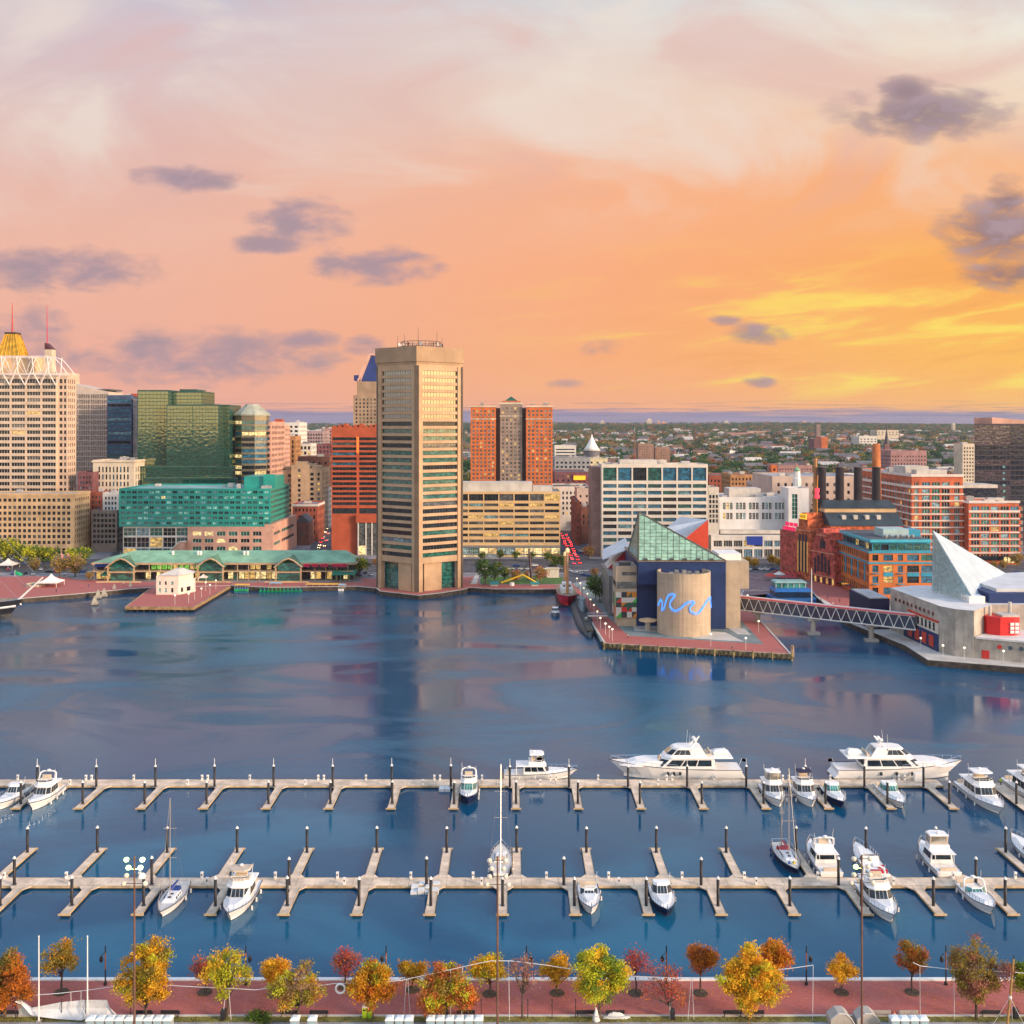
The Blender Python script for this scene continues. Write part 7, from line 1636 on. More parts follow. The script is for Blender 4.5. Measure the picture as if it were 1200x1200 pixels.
NEAR = [  # px, base row, crown top, crown bottom, crown width px, colours, clumps, leaves, label
 (6, 1193, 1109, 1186, 74, ['orange', 'olive', 'rust', 'orange'], 80, 46, 'big orange and olive tree at the left edge of the brick promenade'),
 (72, 1163, 1104, 1139, 50, ['olive', 'gold', 'olive'], 36, 34, 'small amber olive tree with a thin trunk between the two white flagpoles'),
 (171, 1195, 1094, 1180, 76, ['yellow', 'lime', 'olive', 'yellow', 'gold'], 100, 46, 'big yellow and green tree behind the lit lamp mast on the left'),
 (240, 1163, 1119, 1146, 34, ['red', 'orange', 'plum'], 26, 30, 'small crimson tree left of the pale lime tree'),
 (266, 1191, 1104, 1167, 64, ['lime', 'yellow', 'lime'], 44, 34, 'airy lime yellow tree with split pale stems next to the crimson tree'),
 (322, 1166, 1121, 1151, 40, ['yellow', 'gold'], 32, 34, 'small bright yellow tree behind the straggly olive tree'),
 (349, 1193, 1130, 1180, 70, ['olive', 'lime', 'gold', 'brown'], 52, 32, 'straggly olive yellow tree in front of a small bright yellow one'),
 (405, 1156, 1111, 1142, 36, ['plum', 'red', 'rust'], 28, 30, 'dark red tree standing close to the seawall'),
 (437, 1193, 1121, 1178, 64, ['gold', 'yellow', 'lime', 'orange'], 64, 40, 'yellow orange tree beside the pair of lime bins'),
 (484, 1160, 1124, 1150, 36, ['yellow', 'gold'], 28, 32, 'small yellow tree between the orange tree and the rust red one'),
 (523, 1194, 1126, 1187, 84, ['rust', 'orange', 'olive', 'lime', 'rust'], 90, 42, 'broad rust, orange and olive tree left of the middle lamp mast'),
 (574, 1165, 1116, 1152, 48, ['gold', 'lime', 'yellow'], 38, 34, 'yellow tree by the seawall just behind the middle lamp mast'),
 (612, 1194, 1110, 1164, 40, ['brown', 'plum'], 24, 14, 'nearly bare brown tree right of the middle lamp mast'),
 (653, 1164, 1121, 1152, 42, ['yellow', 'gold', 'yellow'], 34, 34, 'yellow tree left of the biggest yellow green crown'),
 (703, 1195, 1108, 1178, 78, ['lime', 'yellow', 'green', 'lime'], 110, 46, 'full rounded yellow green tree in the middle of the promenade'),
 (745, 1164, 1112, 1138, 36, ['red', 'plum'], 20, 26, 'red tree mostly hidden behind the rounded yellow green tree'),
 (786, 1193, 1126, 1178, 66, ['plum', 'rust', 'red'], 44, 20, 'thin reddish brown tree with open branches and a leaning stem'),
 (821, 1164, 1104, 1138, 40, ['orange', 'rust', 'gold'], 36, 36, 'orange brown tree with a round crown by the seawall right of middle'),
 (879, 1195, 1104, 1188, 86, ['gold', 'yellow', 'lime', 'yellow'], 120, 46, 'largest golden yellow tree on the promenade, right of the middle'),
 (908, 1160, 1097, 1140, 46, ['orange', 'gold'], 40, 36, 'orange tree tucked behind the largest golden yellow tree'),
 (986, 1163, 1122, 1148, 36, ['yellow', 'gold'], 28, 32, 'small clear yellow tree in a round bed on the right'),
 (1069, 1163, 1101, 1141, 42, ['orange', 'rust', 'olive'], 34, 34, 'orange brown tree in a round bed left of the big olive plum tree'),
 (1144, 1194, 1097, 1176, 82, ['olive', 'plum', 'brown', 'olive'], 96, 34, 'big olive and plum tree beside the leaning wooden pole on the right'),
 (1206, 1190, 1126, 1168, 44, ['green', 'lime'], 40, 40, 'green tree cut off by the right edge of the promenade')]
NT_ = {}
for i, (px, yb, yt, ycb, wd, cols, nc, nl, lab) in enumerate(NEAR):
 x, y = pt(px, yb, 2.0); s_ = y / F
 NT_[px] = tree(lab, x, y, 2.0, (yb - yt) * s_ * .97, wd * s_ * (1.0 if yb > 1170 else .92), (yb - ycb) * s_, cols, 'autumn trees on the brick promenade', 100 + i, int(nc * 1.5), int(nl * (2.7 if nl > 30 else 1.5)), .155, .11 + .0012 * wd, ragged=.42, lean=-.5 if px == 786 else 0, cs=.40 if nl > 30 else .5)
 if yb < 1170:
  mb = MB(); mb.lathe((0, 0, 0), [(1.05, .0), (1.0, .10), (.2, .2)], 14); mb.build('soil_bed', mat('soil', (.10, .07, .045), .95, .2, 1.5), NT_[px])
fl_ = []; fm_ = []
for px, yb, yt, ycb, wd, cols, nc, nl, lab in NEAR:
 x, y = pt(px, yb, 2.0)
 for i in range(130):
  a = R.uniform(0, 6.3); q = abs(R.gauss(0, wd * .055)); p = (x + q * cos(a) * 1.3, min(YE - .8, y + q * sin(a)), 2.03 if y + q * sin(a) > YE - 9.1 else 2.05); s_ = R.uniform(.05, .10); b_ = R.uniform(0, 6.3)
  fl_ += [(p[0] + s_ * cos(b_ + k2 * pi / 2), p[1] + s_ * sin(b_ + k2 * pi / 2), p[2] + .02 * (k2 % 2)) for k2 in range(4)]; fm_.append(R.randrange(3))
tag(link('fallen_leaves', quads_mesh('fallen_leaves', fl_, fm_, [LM['gold'], LM['yellow'], LM['rust']])), 'fallen yellow and rust leaves strewn over the brick promenade', 'leaves', kind='stuff')
bsh = thing('bush', 'round clipped dark green bush by the kerb on the left', 'bush', (pt(305, 1197)[0], pt(305, 1197)[1], 2.0))
rng = np.random.default_rng(5); V, mi, C = crown(rng, 1.9, 1.0, .8, .65, 46, 40, .26, .12, 2, .05); link('foliage', quads_mesh('foliage', V, mi, [LM['dark'], LM['green']]), bsh)
# ------------------------------------------------------------------ near promenade furniture
lp = None
for i, px in enumerate((-40, 123.5, 288, 452.5, 617, 781, 945, 1108.5)):
 x, y = pt(px, 1154, 2)
 if lp is None:
  lp = thing('street_lamp', 'black and rust banded promenade lamp post with a side arm', 'street lamp', (x, y, 2), group='promenade lamp posts along the near seawall')
  mb = MB(); mb.lathe((0, 0, 0), [(.26, 0), (.26, .35), (.13, .5)], 8); mb.build('base', black, lp)
  mb = MB(); mb.tube((0, 0, .4), (0, 0, 2.2), .11, .10, 8); mb.tube((0, 0, 4.6), (0, 0, 5.6), .10, .08, 8); mb.build('pole', black, lp)
  mb = MB(); mb.tube((0, 0, 2.2), (0, 0, 4.6), .105, .095, 8); mb.build('painted_band', mat('rust_band', (.33, .12, .08), .6, .12), lp)
  mb = MB(); mb.path([(0, 0, 4.3), (-.3, 0, 4.5), (-.6, 0, 4.2)], .04, 5); mb.build('arm', black, lp)
  mb = MB(); mb.lathe((-.6, 0, 3.2), [(.05, 1.0), (.24, .75), (.28, .3), (.1, .0)], 8); mb.build('lamp_head', black, lp)
 else: dup(lp, (x, y, 2), pi if i % 2 == 0 else 0)
bn = None
BL_ = {168: 'two black benches left of the bins', 200: 0}
for i, px in enumerate((12, 168, 200, 340, 374, 510, 546, 686, 721, 858, 884, 1032, 1064, 1160)):
 x, y = pt(px, 1190.5, 2); gl_ = px in (1032, 1064)
 lb = 'pale slatted bench on the right between the cone and the golden tree' if gl_ else 'black slatted bench along the kerb of the brick promenade'
 if bn is None:
  bn = thing('bench', lb, 'bench', (x, y, 2), group='black benches along the kerb')
  mb = MB()
  for j in range(4): mb.box(-1.25, 1.25, -.3 + j * .16, -.18 + j * .16, .44, .49)
  mb.build('seat', black, bn)
  mb = MB()
  for j in range(4): mb.box(-1.25, 1.25, -.36 - j * .02, -.32 - j * .02, .55 + j * .12, .64 + j * .12)
  mb.build('backrest', black, bn)
  for s_ in (-1.1, 1.1):
   mb = MB(); mb.box(s_ - .04, s_ + .04, -.34, -.26, 0, .95); mb.box(s_ - .04, s_ + .04, .28, .34, 0, .44); mb.box(s_ - .04, s_ + .04, -.3, .34, .40, .44); mb.build('leg', black, bn)
  bn0 = bn
 else:
  o = dup(bn0, (x, y, 2), 0, lb, 'pale benches on the right' if gl_ else 'black benches along the kerb')
  if gl_:
   for c in o.children:
    c.data = c.data.copy(); c.data.materials[0] = mat('pale_bench_wood', (.42, .38, .34), .7, .1)
for px, nm in ((45.5, 'left of the two white flagpoles on the promenade'), (102.5, 'right one of the two white flagpoles beside the white tarp')):
 x, y = pt(px, 1197, 2); r = thing('flagpole', 'white flagpole, ' + nm, 'flagpole', (x, y, 2)); h = (1197 - 1098) * y / F
 mb = MB(); mb.tube((0, 0, 0), (0, 0, h), .11, .07, 8); mb.build('pole', white, r); mb = MB(); mb.lathe((0, 0, h), [(.05, 0), (.12, .08), (.03, .2)], 8); mb.build('finial', white, r); mb = MB(); mb.box(-.3, .3, -.3, .3, 0, .12); mb.build('base', conc, r)
# draped tarp on stakes
y = pt(100, 1193)[1]; r = thing('tarp', 'long white tarp draped over stakes at the left end of the promenade', 'tarp', (X(75, y), y, 2))
prof_ = [(20, 1169, 1171), (27, 1172, 1176), (38, 1180, 1187), (50, 1178, 1189), (70, 1174, 1191), (98, 1171, 1192), (101, 1171, 1192), (126, 1171, 1192.5), (129, 1180, 1192.5), (136, 1190, 1192.5)]
mb = MB(); g1, g2, g3 = [], [], []
for px, a, b in prof_:
 g1.append((X(px, y) - X(75, y), .5 + .25 * sin(px * .5), max(.06, Z(b, y) - 2 - .02))); g2.append((X(px, y) - X(75, y), .12 * sin(px * .9), max(.12, Z((a + b) / 2, y) - 2))); g3.append((X(px, y) - X(75, y), -.15, max(.14, Z(a, y) - 2)))
g4 = [(p[0], p[1] - .75, p[2] * .5) for p in g3]; g1 = [(p[0], p[1] - 1.0, p[2]) for p in g1]
for A_, B_ in ((g1, g2), (g2, g3)):
 for i in range(len(A_) - 1): mb.quad(A_[i], A_[i + 1], B_[i + 1], B_[i])
g5 = [(p[0], .6, .05) for p in g3]
for i in range(len(g3) - 1): mb.quad(g3[i], g3[i + 1], g5[i + 1], g5[i])
mb.build('sheet', mat('tarp_white', (.70, .72, .74), .6, .06, .8, .3, 2), r)
for px in (19, 73, 101):
 mb = MB(); mb.tube((X(px, y) - X(75, y), -.2, 0), (X(px, y) - X(75, y), -.2, 2.7), .05, n=5); mb.build('stake', black, r)
for px, nm in ((153, 'beside the lit lamp mast'), (564, 'left of the middle lamp mast'), (618.5, 'first of three right of the bare tree'), (647, 'second of three right of the bare tree'), (674.5, 'third of three right of the bare tree')):
 x, y = pt(px, 1193, 2); r = thing('post', 'thin black stake, ' + nm, 'post', (x, y, 2)); mb = MB(); mb.tube((0, 0, 0), (0, 0, 2.4), .06, .05, 6); mb.build('shaft', black, r); mb = MB(); mb.lathe((0, 0, 2.4), [(.09, 0), (.09, .1), (.02, .16)], 6); mb.build('cap', black, r)
# tall lamp masts whose feet are below the frame
glow = mat('lamp_glow', (.9, 1, .8), .4, 0, emit=(.62, 1.0, .22), es=3.5)
glow2 = mat('lamp_glow_warm', (1, 1, .8), .4, 0, emit=(.85, 1.0, .5), es=4.0)
lampg = mat('lamp_glass', (.72, .66, .55), .3, .05)
for px, top, lit, lab in ((157.5, 1003, (0, 1, 2, 3, 5), 'tall lamp mast with a cluster of lit greenish lamps, leftmost'), (583, 1004, (), 'tall rust coloured lamp mast with unlit lamps in the middle'), (1010, 1002, (2,), 'tall lamp mast on the right with one yellow green lamp lit')):
 y = 128.0; x = X(px, y); zt = Z(top, y); r = thing('lamp_mast', lab, 'lamp mast', (x, y, 1.98)); h = zt - 1.98
 mb = MB(); mb.tube((0, 0, 0), (0, 0, h), .17, .10, 8); mb.build('mast', mat('rust_mast', (.17, .085, .06), .6, .15, .4), r)
 mb = MB(); mb.box(-.45, .45, -.45, .45, 0, .6); mb.build('base', conc, r)
 j = 0
 for lv in range(4):
  zz = h - .25 - lv * 1.0; wd = 1.0 + .35 * (lv % 2)
  if lv != 1: mb = MB(); mb.tube((-wd, 0, zz - .2), (wd, 0, zz - .2), .05, n=5); mb.build('crossarm', dark_steel, r)
  for s_ in (-1, 1):
   if lv == 1: xx = s_ * .75
   else: xx = s_ * wd
   mb = MB(); mb.lathe((xx, 0, zz - .25), [(.02, -.28), (.28, -.16), (.34, .08), (.22, .26), (.03, .32)], 10)
   if lv == 1: mb.tube((xx, 0, zz - .25), (0, 0, zz - .45), .04, n=4)
   mb.build('lamp', (glow if j % 2 == 0 else glow2) if j in lit else lampg, r, smooth=True); j += 1
# leaning wooden pole with guy wires
x, y = pt(1180, 1205, 2); r = thing('pole', 'leaning wooden pole with guy wires at the right end of the promenade', 'pole', (x, y, 2)); h = (1205 - 1124) * y / F
mb = MB(); mb.tube((0, 0, 0), (.9, 0, h), .17, .13, 8); mb.build('shaft', mat('raw_timber', (.42, .25, .09), .8, .15, .8), r)
mb = MB()
for ex in (-1.9, 2.6): mb.tube((.4, 0, h * .45), (ex, .3, 0), .025, n=4)
mb.build('guy_wire', white, r); mb = MB(); mb.lathe((.42, 0, h * .43), [(.2, 0), (.24, .2), (.2, .4)], 8); mb.build('collar', white, r); mb = MB(); mb.tube((.9, 0, h - .1), (.93, 0, h + .5), .06, n=5); mb.build('tip', black, r)
# cable with drops
y = 138.2; CB = [(-20, 1171), (0, 1169), (70, 1164), (105, 1160), (140, 1155), (172, 1153), (220, 1156), (265, 1158), (300, 1160), (318, 1157.5), (345, 1156.5), (358, 1159), (375, 1155), (392, 1152.5), (430, 1152), (470, 1149), (520, 1138), (560, 1129), (575, 1126), (598, 1126), (640, 1131), (690, 1139), (740, 1144), (790, 1146), (845, 1145), (862, 1143), (890, 1138), (925, 1135), (953, 1131)]
def cable(lab, pts, drops, y):
 r = thing('cable', lab, 'cable', (X(pts[0][0], y), y, 2)); mb = MB(); mb.path([(X(a, y), y, Z(b, y)) for a, b in pts], .045, 5); mb.build('line', mat('white_rope', (.66, .68, .70), .7, .05), r, w=True)
 for a, b, fy in drops:
  mb = MB(); mb.tube((X(a, y), y, Z(b, y)), (X(a + fy, y), y - .1, 2.0), .035, n=4); mb.build('drop_line', mat('white_rope', (.66, .68, .70)), r, w=True)
 return r
cable('long sagging white cable strung above the brick promenade', CB, [(83, 1163, 1), (95, 1161.5, 0), (265, 1158, -4), (268, 1158, 3), (476, 1148, -3), (478, 1147.5, 3), (508, 1141, 3), (528, 1136, 0), (542, 1133, -1), (596, 1126, 1), (785, 1146, 0), (810, 1145.6, -4), (811, 1145.6, 2), (953, 1131, -1)], y)
cable('shorter white cable strung on the right of the promenade', [(1070, 1128), (1079, 1132), (1115, 1136), (1150, 1138), (1186, 1139), (1215, 1142)], [(1078, 1131.5, 0), (1118, 1136, 0), (1184, 1139, 2)], y)
x = X(399, y); zc_ = Z(1158, y); r = thing('life_ring', 'white life ring hung from the cable near the dark red tree', 'life ring', (x, y - .1, zc_))
mb = MB(); rg_ = [[(((.62 + .14 * cos(b)) * cos(a)), .14 * sin(b), (.62 + .14 * cos(b)) * sin(a)) for b in [2 * pi * j / 8 for j in range(8)]] for a in [2 * pi * i / 24 for i in range(25)]]; mb.loft(rg_, False, False); mb.build('ring', white, r, smooth=True); mb = MB(); mb.tube((-.5, 0, .55), (-.55, .1, .85), .03, n=4); mb.tube((.5, 0, .55), (.5, .1, .8), .03, n=4); mb.build('lanyard', steel, r)
def bin_(lab, px, yb, wd, h, m):
 x, y = pt(px, yb, 2); r = thing('litter_bin', lab, 'bin', (x, y, 2)); mb = MB(); mb.loft([[(-wd * .45, -.35, .05), (wd * .45, -.35, .05), (wd * .45, .35, .05), (-wd * .45, .35, .05)], [(-wd * .5, -.4, h), (wd * .5, -.4, h), (wd * .5, .4, h), (-wd * .5, .4, h)]]); mb.build('body', m, r)
 mb = MB(); mb.loft([[(-wd * .53, -.43, h), (wd * .53, -.43, h), (wd * .53, .43, h), (-wd * .53, .43, h)], [(-wd * .4, -.3, h + .16), (wd * .4, -.3, h + .16), (wd * .4, .3, h + .16), (-wd * .4, .3, h + .16)]]); mb.build('lid', white if h > 1.3 else black, r)
 if h > 1.3: mb = MB(); mb.box(-wd * .3, wd * .3, -.42, -.405, h - .4, h - .2); mb.build('slot', black, r)
limem = mat('lime_plastic', (.40, .58, .02), .45, .06, .4)
bin_('lime green bin, left one of a pair by the kerb', 427.5, 1192, .62, 1.45, limem); bin_('lime green bin, right one of a pair by the kerb', 433.6, 1192, .62, 1.45, mat('lime_plastic_dark', (.20, .42, .02), .45, .06, .4))
bin_('black litter bin under the lime yellow tree on the left', 261.5, 1195, .6, 1.25, black); bin_('black litter bin beneath the broad rust coloured tree', 522.5, 1195, .6, 1.25, black); bin_('black litter bin beside the thin reddish tree', 788, 1194, .6, 1.2, black); bin_('black litter bin at the foot of the leaning wooden pole', 1190, 1193, .6, 1.2, black)
for px, lab in ((698.5, 'white plastic sheet bundled round the trunk of the rounded tree'), (722, 'low heap of white plastic sheet by the bench')):
 x, y = pt(px, 1196 if px < 700 else 1192.5, 2); rr_ = random.Random(int(px)); r = thing('plastic_sheet', lab, 'sheet', (x, y, 2)); mb = MB()
 wd, h = (.55, 1.7) if px < 700 else (1.9, .75)
 rings = []
 for lv in range(6):
  t_ = lv / 5; rings.append([(wd * (1 - .75 * t_) * cos(a) * rr_.uniform(.75, 1.2), .45 * (1 - .7 * t_) * sin(a) * rr_.uniform(.8, 1.2), h * t_ * rr_.uniform(.8, 1.1)) for a in [2 * pi * i / 12 for i in range(12)]])
 mb.loft(rings); mb.build('sheet', mat('tarp_white', (.70, .72, .74)), r)
 mb = MB(); mb.path([(wd * .8 * cos(a), .5 * sin(a), h * .45) for a in [2 * pi * i / 12 for i in range(13)]], .03, 4); mb.build('tie', steel, r)
x, y = pt(1048, 1192, 2); r = thing('traffic_cone', 'orange traffic cone between the two pale benches', 'traffic cone', (x, y, 2)); mb = MB(); mb.lathe((0, 0, .05), [(.22, 0), (.16, .3)], 10); mb.lathe((0, 0, .05), [(.12, .5), (.05, .8)], 10); mb.build('cone', mat('cone_orange', (.75, .16, .02), .5, .05), r); mb = MB(); mb.lathe((0, 0, .05), [(.158, .301), (.122, .499)], 10); mb.build('band', white, r); mb = MB(); mb.box(-.3, .3, -.3, .3, 0, .06); mb.build('foot', black, r)
for px, lab, mir in ((985, 'left of a pair of curved concrete ramps at the kerb', 1), (1016, 'right of a pair of curved concrete ramps at the kerb', 1)):
 x, y = pt(px, 1200, 2); r = thing('concrete_ramp', lab, 'ramp', (x, y, 2)); mb = MB(); pr = [(-1.6, 1.1), (-.6, 1.9), (.4, 1.9), (1.1, 1.3), (1.6, .4), (1.9, 0)]
 for (a, b), (c, d) in zip(pr[:-1], pr[1:]): mb.add([(a, -1, 0), (c, -1, 0), (c, -1, d), (a, -1, b), (a, 1, 0), (c, 1, 0), (c, 1, d), (a, 1, b)], [(0, 1, 2, 3), (7, 6, 5, 4), (3, 2, 6, 7)])
 mb.poly([(-1.6, -1, 0), (-1.6, -1, 1.1), (-1.6, 1, 1.1), (-1.6, 1, 0)]); mb.build('body', conc, r); mb = MB(); mb.path([(a, -1.02, b + .02) for a, b in pr], .09, 4); mb.build('edge', conc_l, r)
tl = None
for g_, (px0, n_) in enumerate(((107.5, 9), (346, 2), (457, 3), (505, 6), (1048, 4))):
 for i in range(n_):
  y = 135.0; x = X(px0 + 11.2 * i + (9 if g_ == 1 and i else 0), y)
  if tl is None:
   tl = thing('portable_toilet', 'grey portable toilet with a rounded white roof in a row at the bottom edge', 'portable toilet', (x, y, 1.98), group='portable toilets along the bottom edge')
   mb = MB(); mb.box(-.55, .55, -.55, .55, .1, 2.0); mb.build('cabin', mat('toilet_grey', (.35, .40, .42), .5, .06), tl); mb = MB(); mb.loft([[(-.62, -.62, 2.0), (.62, -.62, 2.0), (.62, .62, 2.0), (-.62, .62, 2.0)], [(-.58, -.58, 2.15), (.58, -.58, 2.15), (.58, .58, 2.15), (-.58, .58, 2.15)], [(-.3, -.3, 2.32), (.3, -.3, 2.32), (.3, .3, 2.32), (-.3, .3, 2.32)]]); mb.build('roof', mat('toilet_roof', (.72, .80, .82), .5, .04), tl)
   mb = MB(); mb.box(-.4, .4, -.58, -.551, .2, 1.85); mb.build('door', mat('toilet_door', (.30, .45, .50), .5, .05), tl)
  else: dup(tl, (x, y, 1.98), 0)
# ------------------------------------------------------------------ vessels on the far side
r = thing('lightship', 'red hulled lightship with a white deckhouse moored bow out beside the pier', 'ship', (25.6, 482, 0))
hr = mat('lightship_red', (.56, .015, .04), .45, .1, .3)
hull(r, 40, 9.2, 4.0, 5.6, hr, wood, .6, False, .9, .10)
mb = MB(); mb.box(-2.8, 2.8, -7, 6, 4.2, 6.8); mb.box(-2.2, 2.2, -5, 1, 6.8, 9.0); mb.build('deckhouse', white, r)
for i in range(3): mb = MB(); mb.box(-1.7 + i * 1.3, -.9 + i * 1.3, -5.06, -5.01, 7.5, 8.3); mb.build('window', tint, r)
omast = mat('buff_mast', (.55, .27, .11), .6, .08)
for yy, h in ((-9, 24), (10, 20)):
 mb = MB(); mb.tube((0, yy, 4), (0, yy, h), .75, .55, 9); m_ = mb.build('mast', omast, r)
 mb = MB(); mb.lathe((0, yy, h), [(.9, 0), (.9, 1.4), (.3, 2.0)], 9); mb.build('lantern', mat('lantern_glass', (.75, .6, .35), .3, .05, emit=(1, .7, .3), es=.5), m_)
mb = MB(); mb.tube((0, 4, 6.8), (0, 4, 11), 1.2, 1.1, 10); mb.build('funnel', omast, r)
mb = MB()
for s_ in (-1, 1): mb.path([(s_ * 4.5, 18, 5), (s_ * 4.5, -6, 5.6), (s_ * 2, -17, 6.4)], .08, 4)
mb.tube((0, -19, 5.6), (0, -9, 24), .06, n=3); mb.tube((0, 18, 4.5), (0, 10, 20), .06, n=3); mb.tube((0, -9, 24), (0, 10, 20), .05, n=3); mb.build('rigging', steel, r)
mb = MB(); mb.box(-4.7, 4.7, -16, 19, -.3, .55); mb.build('boot_top', black, r)
r = thing('submarine', 'dark blue grey submarine moored along the left side of the aquarium pier', 'submarine', (30.4, 443, 0))
sub = mat('submarine_grey', (.055, .075, .095), .5, .15, .3)
mb = MB(); rings = []
for i in range(17):
 t_ = i / 16; yy = -47 + 94 * t_; k2 = max(.06, (1 - abs(2 * t_ - 1) ** 3.2)); wd, hz = 4.1 * k2 ** .8, 2.6 * k2 ** .5
 rings.append([(wd * cos(a), yy, .35 + (hz * sin(a) if sin(a) > 0 else 1.4 * sin(a))) for a in [2 * pi * j / 14 for j in range(14)]])
mb.loft(rings); mb.build('hull', sub, r, smooth=True)
mb = MB(); mb.loft([[(-1.5, -43, 2.2), (1.5, -43, 2.2), (2.2, 0, 2.9), (1.5, 42, 2.2), (-1.5, 42, 2.2), (-2.2, 0, 2.9)], [(-1.2, -43, 2.9), (1.2, -43, 2.9), (1.9, 0, 3.4), (1.2, 42, 2.9), (-1.2, 42, 2.9), (-1.9, 0, 3.4)]]); mb.build('deck', mat('submarine_deck', (.035, .04, .045), .7, .15, .5), r)
mb = MB(); mb.loft([[(-1.3, -4, 3), (0, -7, 3), (1.3, -4, 3), (1.3, 8, 3), (0, 11, 3), (-1.3, 8, 3)], [(-1.1, -3.6, 8.2), (0, -6, 8.2), (1.1, -3.6, 8.2), (1.1, 4, 8.2), (0, 6, 8.2), (-1.1, 4, 8.2)]]); st2 = mb.build('conning_tower', mat('submarine_tower', (.20, .29, .34), .5, .12, .4), r)
mb = MB(); mb.tube((0, 0, 8), (0, 0, 12.5), .3, .2, 6); mb.tube((0, 3, 8), (0, 3, 11), .25, .2, 6); mb.build('periscope', steel, st2)
for yy in (-24, 26): mb = MB(); mb.lathe((0, yy, 3), [(.8, 0), (.8, .8), (.3, 1.2)], 8); mb.tube((0, yy, 3.9), (0, yy - 2.6, 4.4), .15, n=5); mb.build('deck_gun', steel, r)
gw = thing('gangway', 'pale gangway leading from the pier onto the submarine', 'gangway', (36, 424, 2)); mb = MB(); mb.box(-4.6, 3.4, -1.1, 1.1, 1.5, 1.8); mb.build('deck', conc_l, gw); mb = MB()
for s_ in (-1, 1): mb.path([(-4.6, s_ * 1.05, 2.8), (3.4, s_ * 1.05, 2.8)], .08, 4); mb.tube((-4.6, s_ * 1.05, 1.8), (-4.6, s_ * 1.05, 2.8), .07, n=4); mb.tube((3.4, s_ * 1.05, 1.8), (3.4, s_ * 1.05, 2.8), .07, n=4)
mb.build('handrail', steel, gw)
express('small white workboat moored at the stern of the red lightship', (X(650.5, 445) + .2, 446, 0), 0, 11, 3.8, mat('grey_hull', (.30, .32, .34), .4, .08))
r = thing('tall_ship', 'black hulled tall ship whose bow and white bowsprit enter at the left edge', 'ship', (X(27, 440) - 23, 440, 0), pi / 2)
hull(r, 46, 11.5, 6.5, 8.0, mat('ship_black', (.02, .022, .03), .45, .1), wood, .7, False, .9, .06)
mb = MB()
for z0, z1, m_ in ((4.2, 5.3, white), ):
 for s_ in (-1, 1): mb.path([(s_ * 5.6, 20, z0), (s_ * 5.6, -10, z0 + .3), (s_ * 4.6, -16, z0 + .7), (s_ * 2.2, -21, z0 + 1.1)], .45, 4)
mb.build('white_band', white, r)
mb = MB(); mb.tube((0, -21, 7.6), (0, -31.5, 17.2), .5, .28, 7); mb.build('bowsprit', white, r)
mb = MB(); mb.tube((0, -9, 6), (0, -9, 42), .5, .25, 8); ms = mb.build('foremast', wood, r)
for z, w_ in ((18, 9), (28, 7), (36, 5)): mb = MB(); mb.tube((-w_, -9.2, z), (w_, -9.2, z), .2, n=5); mb.build('yard', wood, ms)
mb = MB()
for z in (20, 30, 41): mb.tube((0, -9, z), (0, -21 - (z - 20) * .45, 8 + (z - 20) * .4), .05, n=3)
mb.build('rigging', steel, r)
r = thing('flag', 'green pennant flying at the tip of the white bowsprit', 'flag', (X(20, 445), 443, 17)); mb = MB(); mb.tube((0, 0, .2), (0, 0, 3.0), .07, n=4); mb.build('staff', white, r); mb = MB(); mb.add([(0, 0, 2.9), (3.6, .3, 1.2), (2.6, -.2, .5), (0, 0, 1.0)], [(0, 1, 2, 3), (3, 2, 1, 0)]); mb.build('cloth', mat('flag_green', (.02, .35, .16), .8, .1), r)
# floating restaurant barge
bx_, by_ = 131.5, 482; r = thing('restaurant_barge', 'blue floating restaurant barge with a glazed upper cabin in the inner slip', 'barge', (bx_, by_, 0)); bb = mat('barge_blue', (.02, .14, .42), .45, .08)
mb = MB(); mb.prism([(-10, -6), (10, -6), (10.5, 8), (-10, 8)], -.5, 2.2); mb.build('hull', bb, r); mb = MB(); mb.loft([[(-9, -5.5, 5), (9, -5.5, 5), (9, 7.5, 5), (-9, 7.5, 5)], [(-8, -2.5, 6.2), (8, -2.5, 6.2), (8, 6, 6.2), (-8, 6, 6.2)]]); mb.build('lower_roof', bb, r)
mb = MB(); mb.box(-8.4, 8.4, -4.9, 7, 2.2, 5); mb.build('dining_room', mat('navy_glazing', (.012, .03, .08)), r); mb = MB(); mb.box(-7.5, 6.5, -1, 6, 6.2, 8.6); mb.build('upper_cabin', tint_g, r); mb = MB(); mb.loft([[(-8.2, -1.7, 8.6), (7.2, -1.7, 8.6), (7.2, 6.6, 8.6), (-8.2, 6.6, 8.6)], [(-7.4, -.8, 9.3), (6.4, -.8, 9.3), (6.4, 5.8, 9.3), (-7.4, 5.8, 9.3)]]); mb.build('upper_roof', mat('pale_teal_roof', (.25, .42, .40)), r)
for i in range(6): mb = MB(); mb.box(-7.6 + i * 2.78, -7.4 + i * 2.78, -1.1, -1.0, 6.2, 8.6); mb.build('cabin_post', white, r)
